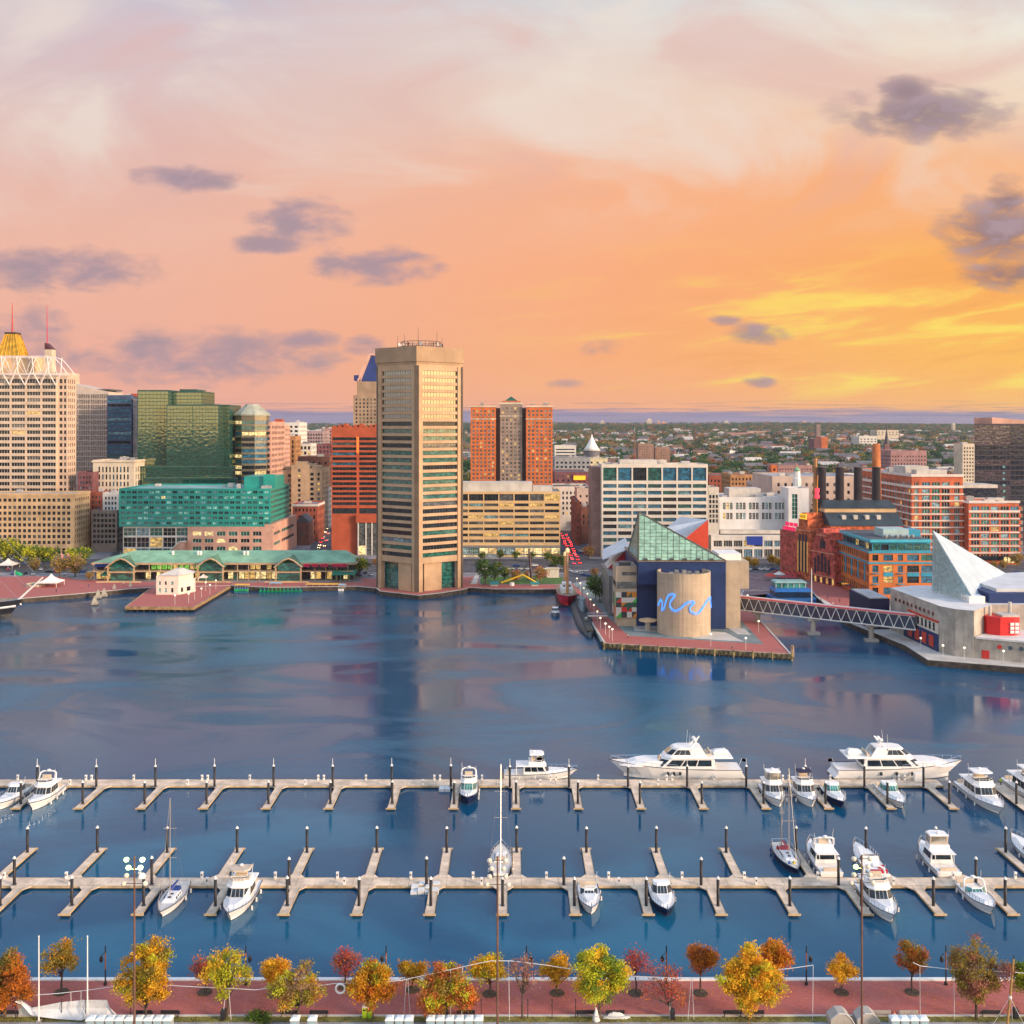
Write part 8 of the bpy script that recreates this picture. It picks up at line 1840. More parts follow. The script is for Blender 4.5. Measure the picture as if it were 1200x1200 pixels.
# paddle boats and the canopied water taxi
pdb = None
for i in range(11):
 px = 306 + i * 4.6; y = pt(px, 693.2, 0)[1]; x = X(px, y)
 if pdb is None:
  pdb = thing('pedal_boat', 'green pedal boat rafted in a long row below the market pavilion', 'pedal boat', (x, y, 0), group='green pedal boats moored below the pavilion')
  mb = MB(); mb.loft([[(-.75, -1.3, -.1), (.75, -1.3, -.1), (.75, 1.3, -.1), (-.75, 1.3, -.1)], [(-.8, -1.5, .6), (.8, -1.5, .6), (.8, 1.5, .6), (-.8, 1.5, .6)]]); mb.build('hull', mat('pedal_green', (.02, .36, .12), .4, .1), pdb); mb = MB(); mb.tube((0, -1.3, .5), (0, -1.6, 2.0), .3, .2, 6); mb.lathe((0, -1.75, 2.0), [(.1, -.2), (.38, 0), (.1, .35)], 7); mb.build('dragon_head', mat('pedal_green', (.02, .36, .12)), pdb); mb = MB(); mb.box(-.7, .7, .2, .7, .6, 1.2); mb.build('seat', mat('pedal_blue', (.02, .08, .4), .5, .1), pdb)
 else: dup(pdb, (x, y, 0), 0)
pd2 = None
for i in range(7):
 px = 617 + i * 4.6; y = pt(px, 693.5, 0)[1]; x = X(px, y)
 if pd2 is None:
  pd2 = thing('pedal_boat', 'mauve pedal boat rafted in a row below the lawn', 'pedal boat', (x, y, 0), group='mauve pedal boats moored below the lawn')
  mb = MB(); mb.loft([[(-.75, -1.3, -.1), (.75, -1.3, -.1), (.75, 1.3, -.1), (-.75, 1.3, -.1)], [(-.85, -1.6, .6), (.85, -1.6, .6), (.85, 1.5, .6), (-.85, 1.5, .6)]]); mb.build('hull', mat('pedal_mauve', (.36, .10, .22), .4, .1), pd2); mb = MB(); mb.lathe((0, -1.2, .6), [(.6, 0), (.5, .7), (.1, 1.0)], 8); mb.build('head', mat('pedal_mauve', (.36, .10, .22)), pd2)
 else: dup(pd2, (x, y, 0), 0)
def canopy_boat(lab, px0, px1, py, can, hm, roofz=2.9):
 y = pt(px0, py, 0)[1]; xa, xb = X(px0, y), X(px1, y); r = thing('water_taxi', lab, 'boat', ((xa + xb) / 2, y + 2, 0)); L = xb - xa
 mb = MB(); mb.prism([(-L / 2, -1.5), (L / 2 - 1.5, -1.6), (L / 2, 0), (L / 2 - 1.5, 1.6), (-L / 2, 1.5)], -.3, .9); mb.build('hull', hm, r); mb = MB(); mb.loft([[(-L * .46, -1.6, roofz), (L * .42, -1.6, roofz), (L * .42, 1.6, roofz), (-L * .46, 1.6, roofz)], [(-L * .45, -.9, roofz + .35), (L * .41, -.9, roofz + .35), (L * .41, .9, roofz + .35), (-L * .45, .9, roofz + .35)]]); mb.build('canopy', can, r)
 for i in range(6):
  mb = MB(); xx = -L * .45 + L * .86 * i / 5
  for s_ in (-1, 1): mb.tube((xx, s_ * 1.45, .9), (xx, s_ * 1.45, roofz), .06, n=4)
  mb.build('canopy_post', white, r)
 mb = MB(); mb.box(-L * .42, L * .36, -.9, .9, .9, 1.4); mb.build('bench', mat('pedal_blue', (.02, .08, .4)), r)
 return r
yc = mat('yellow_canopy', (.72, .42, .05), .7, .06)
canopy_boat('long pale water taxi under a yellow canopy below the market pavilion', 356, 402, 692, yc, white); canopy_boat('short boat with a pale blue roof, left of the pedal boats', 315, 330, 690.5, mat('pale_blue_roof', (.25, .45, .55), .6, .05), white); canopy_boat('small yellow topped boat at the corner of the brick pier', 274, 292, 692.6, yc, mat('pedal_green', (.02, .36, .12)))
canopy_boat('white launch with a pale blue wheelhouse roof near the concrete tower', 396, 405, 692.5, mat('pale_blue_roof', (.25, .45, .55)), white)
y = pt(600, 692, 0)[1]; r = thing('work_barge', 'low work barge with yellow folding arms and two teal cabins', 'barge', (X(600, y), y + 2.5, 0)); mb = MB(); mb.box(-11, 5, -2, 2, -.3, .7); mb.build('deck', mat('barge_pale', (.50, .48, .32), .6, .1), r)
ylw = mat('crane_yellow', (.72, .48, .02), .5, .06); mb = MB(); mb.path([(-5.5, 0, 3.5), (5.5, 0, 7.5), (13, 0, 3.2)], .45, 5); mb.build('arm', ylw, r)
for q in (-9, 11.5): mb = MB(); mb.box(q - 1.8, q + 1.8, -1.3, 1.3, .6, 2.8); mb.build('cabin', mat('pale_cabin', (.55, .52, .40), .6, .06), r); mb = MB(); mb.box(q - 2.2, q + 2.2, -1.6, 1.6, 2.8, 3.9); mb.build('cabin_roof', mat('teal_cabin', (.03, .26, .30), .6, .06), r)
mb = MB(); mb.tube((0, 0, 0.6), (0, 0, 3.6), 1.2, 1.1, 8); mb.build('tank', white, r)
for i, (px, py) in enumerate(((111, 709), (115, 701.5), (122, 699.5), (134, 694.5), (153, 692))):
 x, y = pt(px, py, 0); r0 = thing('pyramid_float', 'small weathered wooden pyramid float off the brick quay', 'float', (x, y, 0), .2, 'wooden pyramid floats off the brick quay'); mb = MB(); mb.loft([[(-1.4, -1.4, .3), (1.4, -1.4, .3), (1.4, 1.4, .3), (-1.4, 1.4, .3)], [(-.25, -.25, 4.2), (.25, -.25, 4.2), (.25, .25, 4.2), (-.25, .25, 4.2)]]); mb.build('pyramid', mat('weathered_float', (.36, .33, .27), .8, .15), r0); mb = MB(); mb.box(-1.6, 1.6, -1.6, 1.6, -.4, .3); mb.build('base', dwood, r0)
def tent(lab, px, py, wd, h):
 x, y = pt(px, py, 2); r = thing('tent', lab, 'tent', (x, y + wd / 2, 2)); a = wd / 2; mb = MB(); pr = [(1.0, 2.4), (.55, 2.4 + (h - 2.4) * .25), (.22, 2.4 + (h - 2.4) * .6), (.02, h)]
 mb.loft([[(sx_ * a * q, sy_ * a * q, z) for sx_, sy_ in ((-1, -1), (1, -1), (1, 1), (-1, 1))] for q, z in pr]); mb.loft([[(sx_ * a, sy_ * a, z) for sx_, sy_ in ((-1, -1), (1, -1), (1, 1), (-1, 1))] for z in (2.0, 2.4)], False, False); mb.build('canopy', mat('tent_white', (.80, .77, .72), .7, .04), r)
 for sx_ in (-1, 1):
  for sy_ in (-1, 1): mb = MB(); mb.tube((sx_ * a * .96, sy_ * a * .96, 0), (sx_ * a * .96, sy_ * a * .96, 2.4), .1, n=5); mb.build('tent_pole', white, r)
tent('white peaked tent on the brick plaza at the left', 55, 688.5, 9.5, 6.2); tent('white peaked tent beside the parked cars at the far left', 5, 667, 9, 5.5); tent('small white tent in front of the green roofed pavilion', 237, 682, 4, 4)
rd_ = thing('planter', 'low round stone planter wall beside the white tent', 'planter', (pt(34, 689)[0], pt(34, 686)[1], 2)); mb = MB(); mb.lathe((0, 0, 0), [(5, 0), (5, 1.0), (4.4, 1.0), (4.4, .6)], 20); mb.build('wall', tan_l, rd_); mb = MB(); mb.lathe((0, 0, 0), [(4.4, .5), (.1, .8)], 20); mb.build('soil', mat('soil', (.10, .07, .045)), rd_)
for px, py, h, lab in ((570, 668, 14, 'left of the two flags by the parked cars'),): pass
for px, lab in ((71.5, 'left of two flagpoles in front of the tan office podium'), (79, 'right of two flagpoles in front of the tan office podium')):
 x, y = pt(px, 676, 2); r = thing('flagpole', 'slim grey flagpole, ' + lab, 'flagpole', (x, y, 2)); mb = MB(); mb.tube((0, 0, 0), (0, 0, 13), .12, .07, 6); mb.build('pole', steel, r); mb = MB(); mb.add([(0, 0, 12.8), (1.2, .4, 11.6), (1.0, .2, 9.2), (0, 0, 10.2)], [(0, 1, 2, 3), (3, 2, 1, 0)]); mb.build('flag', mat('flag_striped', (.55, .25, .25), .8, .3, 3), r)
for px in (393, 398, 402.5):
 x, y = pt(px, 636, 2); r = thing('flagpole', 'white flagpole in a row of three before the rust red office block', 'flagpole', (x, y, 2), group='three white flagpoles before the rust red block'); mb = MB(); mb.tube((0, 0, 0), (0, 0, 14), .16, .1, 6); mb.build('pole', white, r); mb = MB(); mb.lathe((0, 0, 14), [(.1, 0), (.22, .15), (.05, .4)], 6); mb.build('finial', white, r)
x, y = pt(951, 707, 2); r = thing('flagpole', 'very tall white pole rising behind the footbridge', 'flagpole', (x, y, 2)); mb = MB(); mb.tube((0, 0, 0), (0, 0, 15.6), .30, .16, 8); mb.build('pole', white, r); mb = MB(); mb.lathe((0, 0, 15.6), [(.2, 0), (.35, .3), (.05, .6)], 8); mb.build('finial', gold, r)
x, y = pt(623, 680, 2); r = thing('sculpture', 'tall dark spar sculpture with a leaning strut on the lawn', 'sculpture', (x, y, 2)); mb = MB(); mb.tube((0, 0, 0), (-1.4, 0, 16.5), .8, .55, 6); mb.build('spar', mat('dark_plum_paint', (.07, .03, .05), .5, .1), r); mb = MB(); mb.tube((-8, 0, 1), (-1.0, 0, 10), .25, n=5); mb.build('strut', dark_steel, r); mb = MB(); mb.box(-2, 2, -1.2, 1.2, 0, 1.0); mb.build('foot', dark_steel, r)
r = thing('utility_shed', 'small beige flat roofed shed at the right end of the lawn', 'shed', (pt(648, 677)[0], pt(648, 677)[1], 2)); mb = MB(); mb.box(-3.2, 3.2, 0, 5, 0, 4.4); mb.build('wall', ivory, r); mb = MB(); mb.box(-3.5, 3.5, -.3, 5.3, 4.4, 4.8); mb.build('roof', tan_l, r)
# pier lamps
pl = None
LPS = [(684, 700), (680, 694), (676, 688), (688.5, 707), (692, 714), (696, 721), (700, 729), (703.5, 737), (709.5, 744), (714, 748), (717.5, 751), (833, 757), (874, 762), (884, 712), (876, 709), (889, 741), (228, 703), (236, 700.5), (246, 696), (241, 693), (221, 707), (253, 690.5), (205, 709), (1079, 762), (1105, 771), (1130, 774), (1176, 778)]
for i, (px, py) in enumerate(LPS):
 x, y = pt(px, py, 2)
 g_ = ('globe lamps on the brick pier', 'white globe lamp on the brick pier before the pavilion') if px < 300 else (('globe lamps on the marine pavilion wharf', 'white globe lamp on the marine pavilion wharf') if px > 1000 else ('globe lamps round the aquarium pier', 'white globe lamp on the edge of the aquarium pier'))
 if pl is None:
  pl = thing('street_lamp', g_[1], 'street lamp', (x, y, 2), group=g_[0]); mb = MB(); mb.tube((0, 0, 0), (0, 0, 3.9), .09, .07, 6); mb.build('pole', mat('pale_pole', (.62, .62, .60), .5, .05), pl); mb = MB(); mb.lathe((0, 0, 3.9), [(.08, 0), (.42, .3), (.42, .6), (.05, .85)], 8); mb.build('globe', mat('globe_lit', (.9, .85, .7), .4, 0, emit=(1, .86, .6), es=1.0), pl, smooth=True)
 else: dup(pl, (x, y, 2), 0, g_[1], g_[0])
# dolphin piles and timber edge round the aquarium pier
r = thing('timber_fendering', 'weathered timber fender wall and pile heads along the aquarium pier edge', 'fender', (pt(818, 760)[0], pt(818, 760)[1], 0)); mb = MB()
EA, EB = Vector(pt(708, 754)), Vector(pt(928, 767)); n_ = 40
d_ = (EB - EA).normalized(); nn2 = Vector((d_.y, -d_.x))
q = [EA + nn2 * .05, EB + nn2 * .05, EB + nn2 * .3, EA + nn2 * .3]; mb.prism([(p.x, p.y) for p in (q[3], q[2], q[1], q[0])], .5, 2.15); mb.build('fender_wall', mat('mossy_timber', (.30, .23, .11), .85, .3, .8, .3, 5), r, w=True)
for i in range(n_ + 1):
 p = EA + (EB - EA) * (i / n_) + nn2 * .5; mb = MB(); mb.tube((p.x, p.y, -1.5), (p.x, p.y, 2.6 if i % 4 == 0 else 2.0), .34 if i % 4 == 0 else .22, n=7); mb.build('fender_pile', mat('mossy_timber', (.30, .23, .11)) if i % 4 == 0 else dwood, r, w=True)
p = pt(928.5, 770, 0); r = thing('dolphin', 'cluster of tall timber mooring piles at the tip of the aquarium pier', 'mooring pile', (p[0], p[1], 0))
for i in range(5): mb = MB(); mb.tube((.5 * cos(i * 1.26), .5 * sin(i * 1.26), -2), (.3 * cos(i * 1.26), .3 * sin(i * 1.26), 4.2), .3, .28, 7); mb.build('pile', wood, r)
# ------------------------------------------------------------------ city trees
def proto(label, cols, h, cw, cb, group, seed, name='tree'):
 return tree(label, 0, -1500, 2, h, cw, cb, cols, group, seed, 34, 22, .42, .22, name, 'tree', .22, 0, .75)
TP = {'lime': ('leafy yellow green street tree', ['lime', 'mid', 'lime']), 'green': ('full dark green tree', ['dark', 'mid', 'dark']), 'mid': ('mid green tree', ['mid', 'olive', 'mid']), 'rust': ('rust brown autumn tree', ['rust', 'brown', 'olive']), 'bare': ('thin olive brown tree', ['olive', 'brown']), 'gold': ('golden autumn tree', ['gold', 'olive', 'yellow'])}
PR = {}
CT = [('lime', [(7, 664, 36), (22, 664, 30), (38, 665, 28), (52, 664, 24), (60, 665, 26), (86, 664, 24), (99, 662, 22), (4, 660, 24)], 'in the row before the tan office podium'),
   ('bare', [(70, 676, 24), (88, 676, 26), (40, 672, 18), (105, 681, 12)], 'on the plaza edge before the tan office podium'),
   ('mid', [(302, 662, 15), (314, 661, 12)], 'at the foot of the pink hotel podium'),
   ('rust', [(384, 672, 10), (404, 670, 14), (440, 664, 10)], 'in the planting left of the concrete tower'),
   ('lime', [(421, 676, 24), (413, 672, 20)], 'beside the car park left of the concrete tower'),
   ('green', [(569, 685, 32), (580, 684, 26)], 'on the lawn right of the concrete tower'),
   ('mid', [(591, 682, 18), (585, 668, 10)], 'at the back of the lawn'),
   ('rust', [(604, 684, 17), (633, 683, 20), (617, 679, 10)], 'on the lawn by the dark spar'),
   ('mid', [(565, 658, 12), (586, 658, 14), (605, 658, 13), (623, 658, 12), (642, 660, 14), (652, 668, 20), (660, 668, 18)], 'along the pavement before the lit ground floor'),
   ('green', [(683, 628, 24), (690, 626, 22), (676, 622, 14)], 'on the street corner between brick houses'),
   ('rust', [(690, 655, 16), (697, 677, 12)], 'at the junction beside the white gridded hotel'),
   ('green', [(698, 702, 30), (703, 706, 28), (692, 690, 14)], 'tucked against the grey side of the aquarium'),
   ('gold', [(842, 662, 12), (852, 663, 12), (864, 662, 12), (876, 664, 12), (905, 662, 12), (912, 664, 10), (884, 666, 12)], 'before the white store arcade'),
   ('mid', [(970, 588, 14), (975, 586, 11)], 'behind the smokestacks'), ('bare', [(1192, 664, 16), (1176, 668, 12), (1165, 668, 11)], 'by the lower red brick wing')]
DZ_ = {'lime': 9, 'green': 9.5, 'mid': 8, 'rust': 7.5, 'bare': 8, 'gold': 6}
for kind, spots, where in CT:
 lab, cols = TP[kind]
 for (px, py, hp) in spots:
  x, y = pt(px, py, 2); h = hp * y / F; full = lab + ' ' + where; grp = lab + 's ' + where
  if kind not in PR:
   o = PR[kind] = tree(full, x, y, 2, DZ_[kind], DZ_[kind] * .85, DZ_[kind] * .22, cols, grp, 300 + len(PR), 34, 24, .40, .22, 'tree', 'tree', .22, 0, .72); s_ = h / DZ_[kind]; o.scale = (s_ * 1.05, s_ * 1.05, s_)
  else:
   s_ = h / DZ_[kind]; dup(PR[kind], (x, y, 2), R.uniform(0, 6), full, grp, sc=(s_ * R.uniform(.9, 1.2), s_ * R.uniform(.9, 1.2), s_))
# ------------------------------------------------------------------ cars
cg = glass('car_glass', (.02, .025, .03), ior=1.6); tyre = mat('tyre', (.015, .015, .015), .8, 0)
headl = mat('headlight_lit', (.9, .8, .6), .3, 0, emit=(1, .66, .25), es=14); taill = mat('taillight_lit', (.5, .02, .02), .3, 0, emit=(1, .03, .025), es=6)
CPR = {}
def car_proto(cn, col, lit):
 r = thing('car', '', 'car', (0, -1400, 2)); cm2 = mat('car_' + cn, col, .25, .03, .4)
 mb = MB(); rg = []
 for yy, wd, z0, z1 in ((-2.3, .78, .4, .72), (-2.15, .9, .28, .86), (-.9, .92, .25, .98), (1.3, .92, .25, 1.0), (2.1, .88, .28, .96), (2.28, .8, .42, .8)): rg.append([(-wd, yy, z0), (wd, yy, z0), (wd, yy, z1 - .15), (wd * .86, yy, z1), (-wd * .86, yy, z1), (-wd, yy, z1 - .15)])
 mb.loft(rg); mb.build('body', cm2, r)
 mb = MB(); mb.loft([[(-.76, -1.0, .96), (.76, -1.0, .96), (.76, 1.75, .96), (-.76, 1.75, .96)], [(-.6, -.25, 1.44), (.6, -.25, 1.44), (.6, 1.1, 1.44), (-.6, 1.1, 1.44)]]); mb.build('windows', cg, r)
 mb = MB(); mb.box(-.58, .58, -.2, 1.05, 1.44, 1.47); mb.build('roof', cm2, r)
 for sx_ in (-1, 1):
  for yy in (-1.4, 1.35): mb = MB(); mb.tube((sx_ * .72, yy, .33), (sx_ * .94, yy, .33), .33, n=10); mb.build('wheel', tyre, r)
  mb = MB(); mb.box(sx_ * .6 - .2, sx_ * .6 + .2, -2.34, -2.27, .52, .72 if not lit else .85); mb.build('headlight', headl if lit else steel, r)
  mb = MB(); mb.box(sx_ * .58 - (.2 if not lit else .3), sx_ * .58 + (.2 if not lit else .24), 2.24, 2.33, .55, .8 if not lit else .95); mb.build('taillight', taill if lit else mat('taillight', (.35, .02, .02), .3, 0), r)
 return r
CCOL = {'white': (.75, .75, .75), 'silver': (.40, .42, .44), 'black': (.02, .02, .025), 'blue': (.03, .08, .28), 'red': (.45, .02, .03), 'yellow': (.70, .42, .02)}
def car(px, py, rz, cn, where, lit=False):
 x, y = pt(px, py, 2.02); lab = ('%s car %s' % (cn, where)); grp = 'cars ' + where; k2 = (cn, lit)
 if k2 not in CPR:
  o = CPR[k2] = car_proto(cn, CCOL[cn], lit); o.location = (x, y, 2.02); o.rotation_euler = (0, 0, rz); o['label'] = lab; o['group'] = grp
 else: dup(CPR[k2], (x, y, 2.02), rz, lab, grp)
cs = list(CCOL)
for i in range(14): car(561 + i * 7.2 + R.uniform(-1.5, 1.5), 667.5 if i % 3 else 663.5, pi / 2 if i % 2 else -pi / 2, R.choice(cs[:5]), 'driving past the lawn')
for i in range(12): car(10 + i * 9.5 + R.uniform(-2, 2), R.choice((668, 671, 673.5)), R.choice((0, pi / 2, .4)), R.choice(cs[:5]), 'parked before the tan office podium')
for i in range(9): car(368 + i * 8 + R.uniform(-1, 1), R.choice((662, 664.5)), pi / 2, R.choice(cs[:5]) if i != 7 else 'yellow', 'on the boulevard left of the concrete tower')
for i in range(6): car(402 + i * 6.5, 672 + (i % 2) * 2.5, .3, R.choice(cs[:5]), 'in the small car park left of the concrete tower')
for i in range(26):
 t_ = R.random(); py = 612 + 38 * t_; x0 = 384 - 20 * t_; car(x0 + R.choice((-5, 0, 5, 10)) * (.5 + .9 * t_), py, R.choice((0, 0, 0, pi)), R.choice(cs[:4]), 'with lit lamps on the left avenue', True)
for i in range(30):
 y_ = 600 + (i // 2) * 11.5 + R.uniform(-4.5, 4.5); x_ = 36.2 + 3.4 * (i % 2) + R.uniform(-.5, .5); car(600 + x_ * F / y_, HZ + 79.98 * F / y_, 0, R.choice(cs[:5]), 'queuing with red tail lights on the right avenue', True)
for o in [o for o in bpy.data.objects if o.get('group') == 'cars queuing with red tail lights on the right avenue']: o.rotation_euler = (0, 0, pi + .0)
for i in range(7): car(674 + i * 4, 646.5 + (i % 2) * 2, pi / 2, R.choice(cs[:5]), 'crossing at the right junction')
for i in range(8): car(879 + i * 6.5 + R.uniform(-1, 1), R.choice((668, 671)), pi / 2, R.choice(cs[:5]), 'parked before the white store arcade')
for i in range(5): car(668 + i * 6, 670 + i * 1.5, .8, R.choice(cs[:4]), 'at the head of the aquarium pier')
for i in range(8): car(1150 + i * 6, R.choice((672, 676, 680)), R.choice((0, pi / 2)), R.choice(cs[:5]), 'parked behind the white pyramid roof')
for px, py, m_, lab in ((903, 680, 'umbrella_red', 'red and white umbrella on the plaza behind the footbridge'), (913, 678, 'umbrella_white', 'white umbrella on the plaza behind the footbridge'), (920, 672, 'awning_green', 'dark green awning stand before the power house')):
 x, y = pt(px, py, 2); r = thing('parasol', lab, 'umbrella', (x, y, 2)); mb = MB(); mb.lathe((0, 0, 2.3), [(3.2, 0), (2.0, .7), (.1, 1.6)], 8); mb.build('canopy', mat(m_, {'umbrella_red': (.6, .06, .04), 'umbrella_white': (.7, .66, .6), 'awning_green': (.03, .14, .08)}[m_], .7, .06), r); mb = MB(); mb.tube((0, 0, 0), (0, 0, 2.6), .1, n=5); mb.build('pole', steel, r)
for i in range(9):
 px, py = 917 + (i % 5) * 5, 678 + (i // 5) * 3.2; x, y = pt(px, py, 2); r = thing('cafe_table', 'red cafe table with a red parasol on the plaza before the power house', 'table', (x, y, 2), group='red cafe tables before the power house'); mb = MB(); mb.lathe((0, 0, 2.2), [(1.6, 0), (.1, .7)], 8); mb.build('parasol', mat('cafe_red', (.45, .02, .04), .7, .1), r); mb = MB(); mb.tube((0, 0, 0), (0, 0, 2.3), .06, n=4); mb.lathe((0, 0, .7), [(.6, 0), (.6, .06)], 8); mb.build('table', steel, r)
# ------------------------------------------------------------------ people
def person_mesh(seed, top, leg, walk=.25):
 rr_ = random.Random(seed); mb = MB(); E = lambda c, rx, ry: [(c[0] + rx * cos(a), c[1] + ry * sin(a), c[2]) for a in [2 * pi * i / 8 for i in range(8)]]
 for s_ in (-1, 1):
  mb.cur = 1; mb.loft([E((s_ * .10, s_ * walk * -.9, 0.03), .055, .12), E((s_ * .10, s_ * walk * -.8, .12), .05, .06), E((s_ * .10, s_ * walk * -.35, .48), .065, .07), E((s_ * .095, 0, .88), .095, .10)])
  mb.cur = 0; mb.loft([E((s_ * .22, 0, 1.42), .055, .06), E((s_ * .27, s_ * walk * .25, 1.14), .045, .05), E((s_ * .25, s_ * walk * .6 - .06, .88), .035, .04)])
  mb.cur = 2; mb.loft([E((s_ * .25, s_ * walk * .6 - .06, .89), .035, .04), E((s_ * .25, s_ * walk * .65 - .08, .76), .03, .045)])
 mb.cur = 0; mb.loft([E((0, 0, .84), .17, .12), E((0, 0, 1.05), .155, .11), E((0, 0, 1.36), .21, .12), E((0, 0, 1.47), .14, .09), E((0, 0, 1.50), .06, .06)])
 mb.cur = 2; mb.loft([E((0, 0, 1.49), .05, .055), E((0, 0, 1.56), .055, .06), E((0, -.02, 1.64), .075, .095), E((0, -.01, 1.74), .07, .09), E((0, 0, 1.79), .03, .04)])
 return mb
hair = mat('hair', (.05, .03, .02), .8, .1); skin = mat('skin', (.45, .27, .19), .6, .05)
pm = [(.55, .06, .06), (.05, .08, .25), (.6, .6, .58), (.03, .03, .04), (.35, .30, .22), (.10, .30, .16)]
PPL = [(96, 690, 'on the brick quay at the left'), (104, 688, 'on the brick quay at the left'), (145, 686, 'on the brick quay at the left'), (66, 694, 'on the brick quay at the left'), (264, 683, 'before the market pavilion'), (258, 685.5, 'before the market pavilion'), (302, 684, 'before the market pavilion'), (566, 687, 'on the walk below the lawn'), (552, 683, 'on the walk below the lawn'), (692, 704.5, 'on the aquarium pier'), (736, 748, 'on the aquarium pier'), (858, 760, 'on the aquarium pier'), (962, 705, 'on the busy brick street by the bridge'), (970, 702, 'on the busy brick street by the bridge'), (976, 710, 'on the busy brick street by the bridge'), (984, 706, 'on the busy brick street by the bridge'), (990, 714, 'on the busy brick street by the bridge'), (968, 711, 'on the busy brick street by the bridge'), (998, 716, 'on the busy brick street by the bridge')]
cn_ = ['red jacket', 'navy coat', 'white top', 'black coat', 'tan coat', 'green jacket']
for i, (px, py, wh) in enumerate(PPL):
 c = i % 6; x, y = pt(px, py, 2); r = thing('person', 'person in a %s walking %s' % (cn_[c], wh), 'person', (x, y, 2.02), R.uniform(0, 6), 'people walking ' + wh)
 person_mesh(i, 0, 0).build('body', [mat('cloth_%d' % c, pm[c], .8, .1), mat('trousers', (.03, .035, .06), .8, .1), skin], r); mb = MB(); mb.lathe((0, .015, 1.66), [(.085, 0), (.095, .06), (.06, .13), (.01, .155)], 8); mb.build('hair', hair, r)
q = (X(1171.5, 233), 232.5); r = thing('person', 'person in a bright yellow green vest standing on the right edge dock', 'person', (q[0], q[1], DZ), .4); person_mesh(99, 0, 0, .05).build('body', [mat('hivis', (.5, .75, .03), .7, 0), mat('trousers', (.03, .035, .06)), skin], r); mb = MB(); mb.lathe((0, .015, 1.66), [(.085, 0), (.095, .06), (.06, .13), (.01, .155)], 8); mb.build('hair', hair, r)
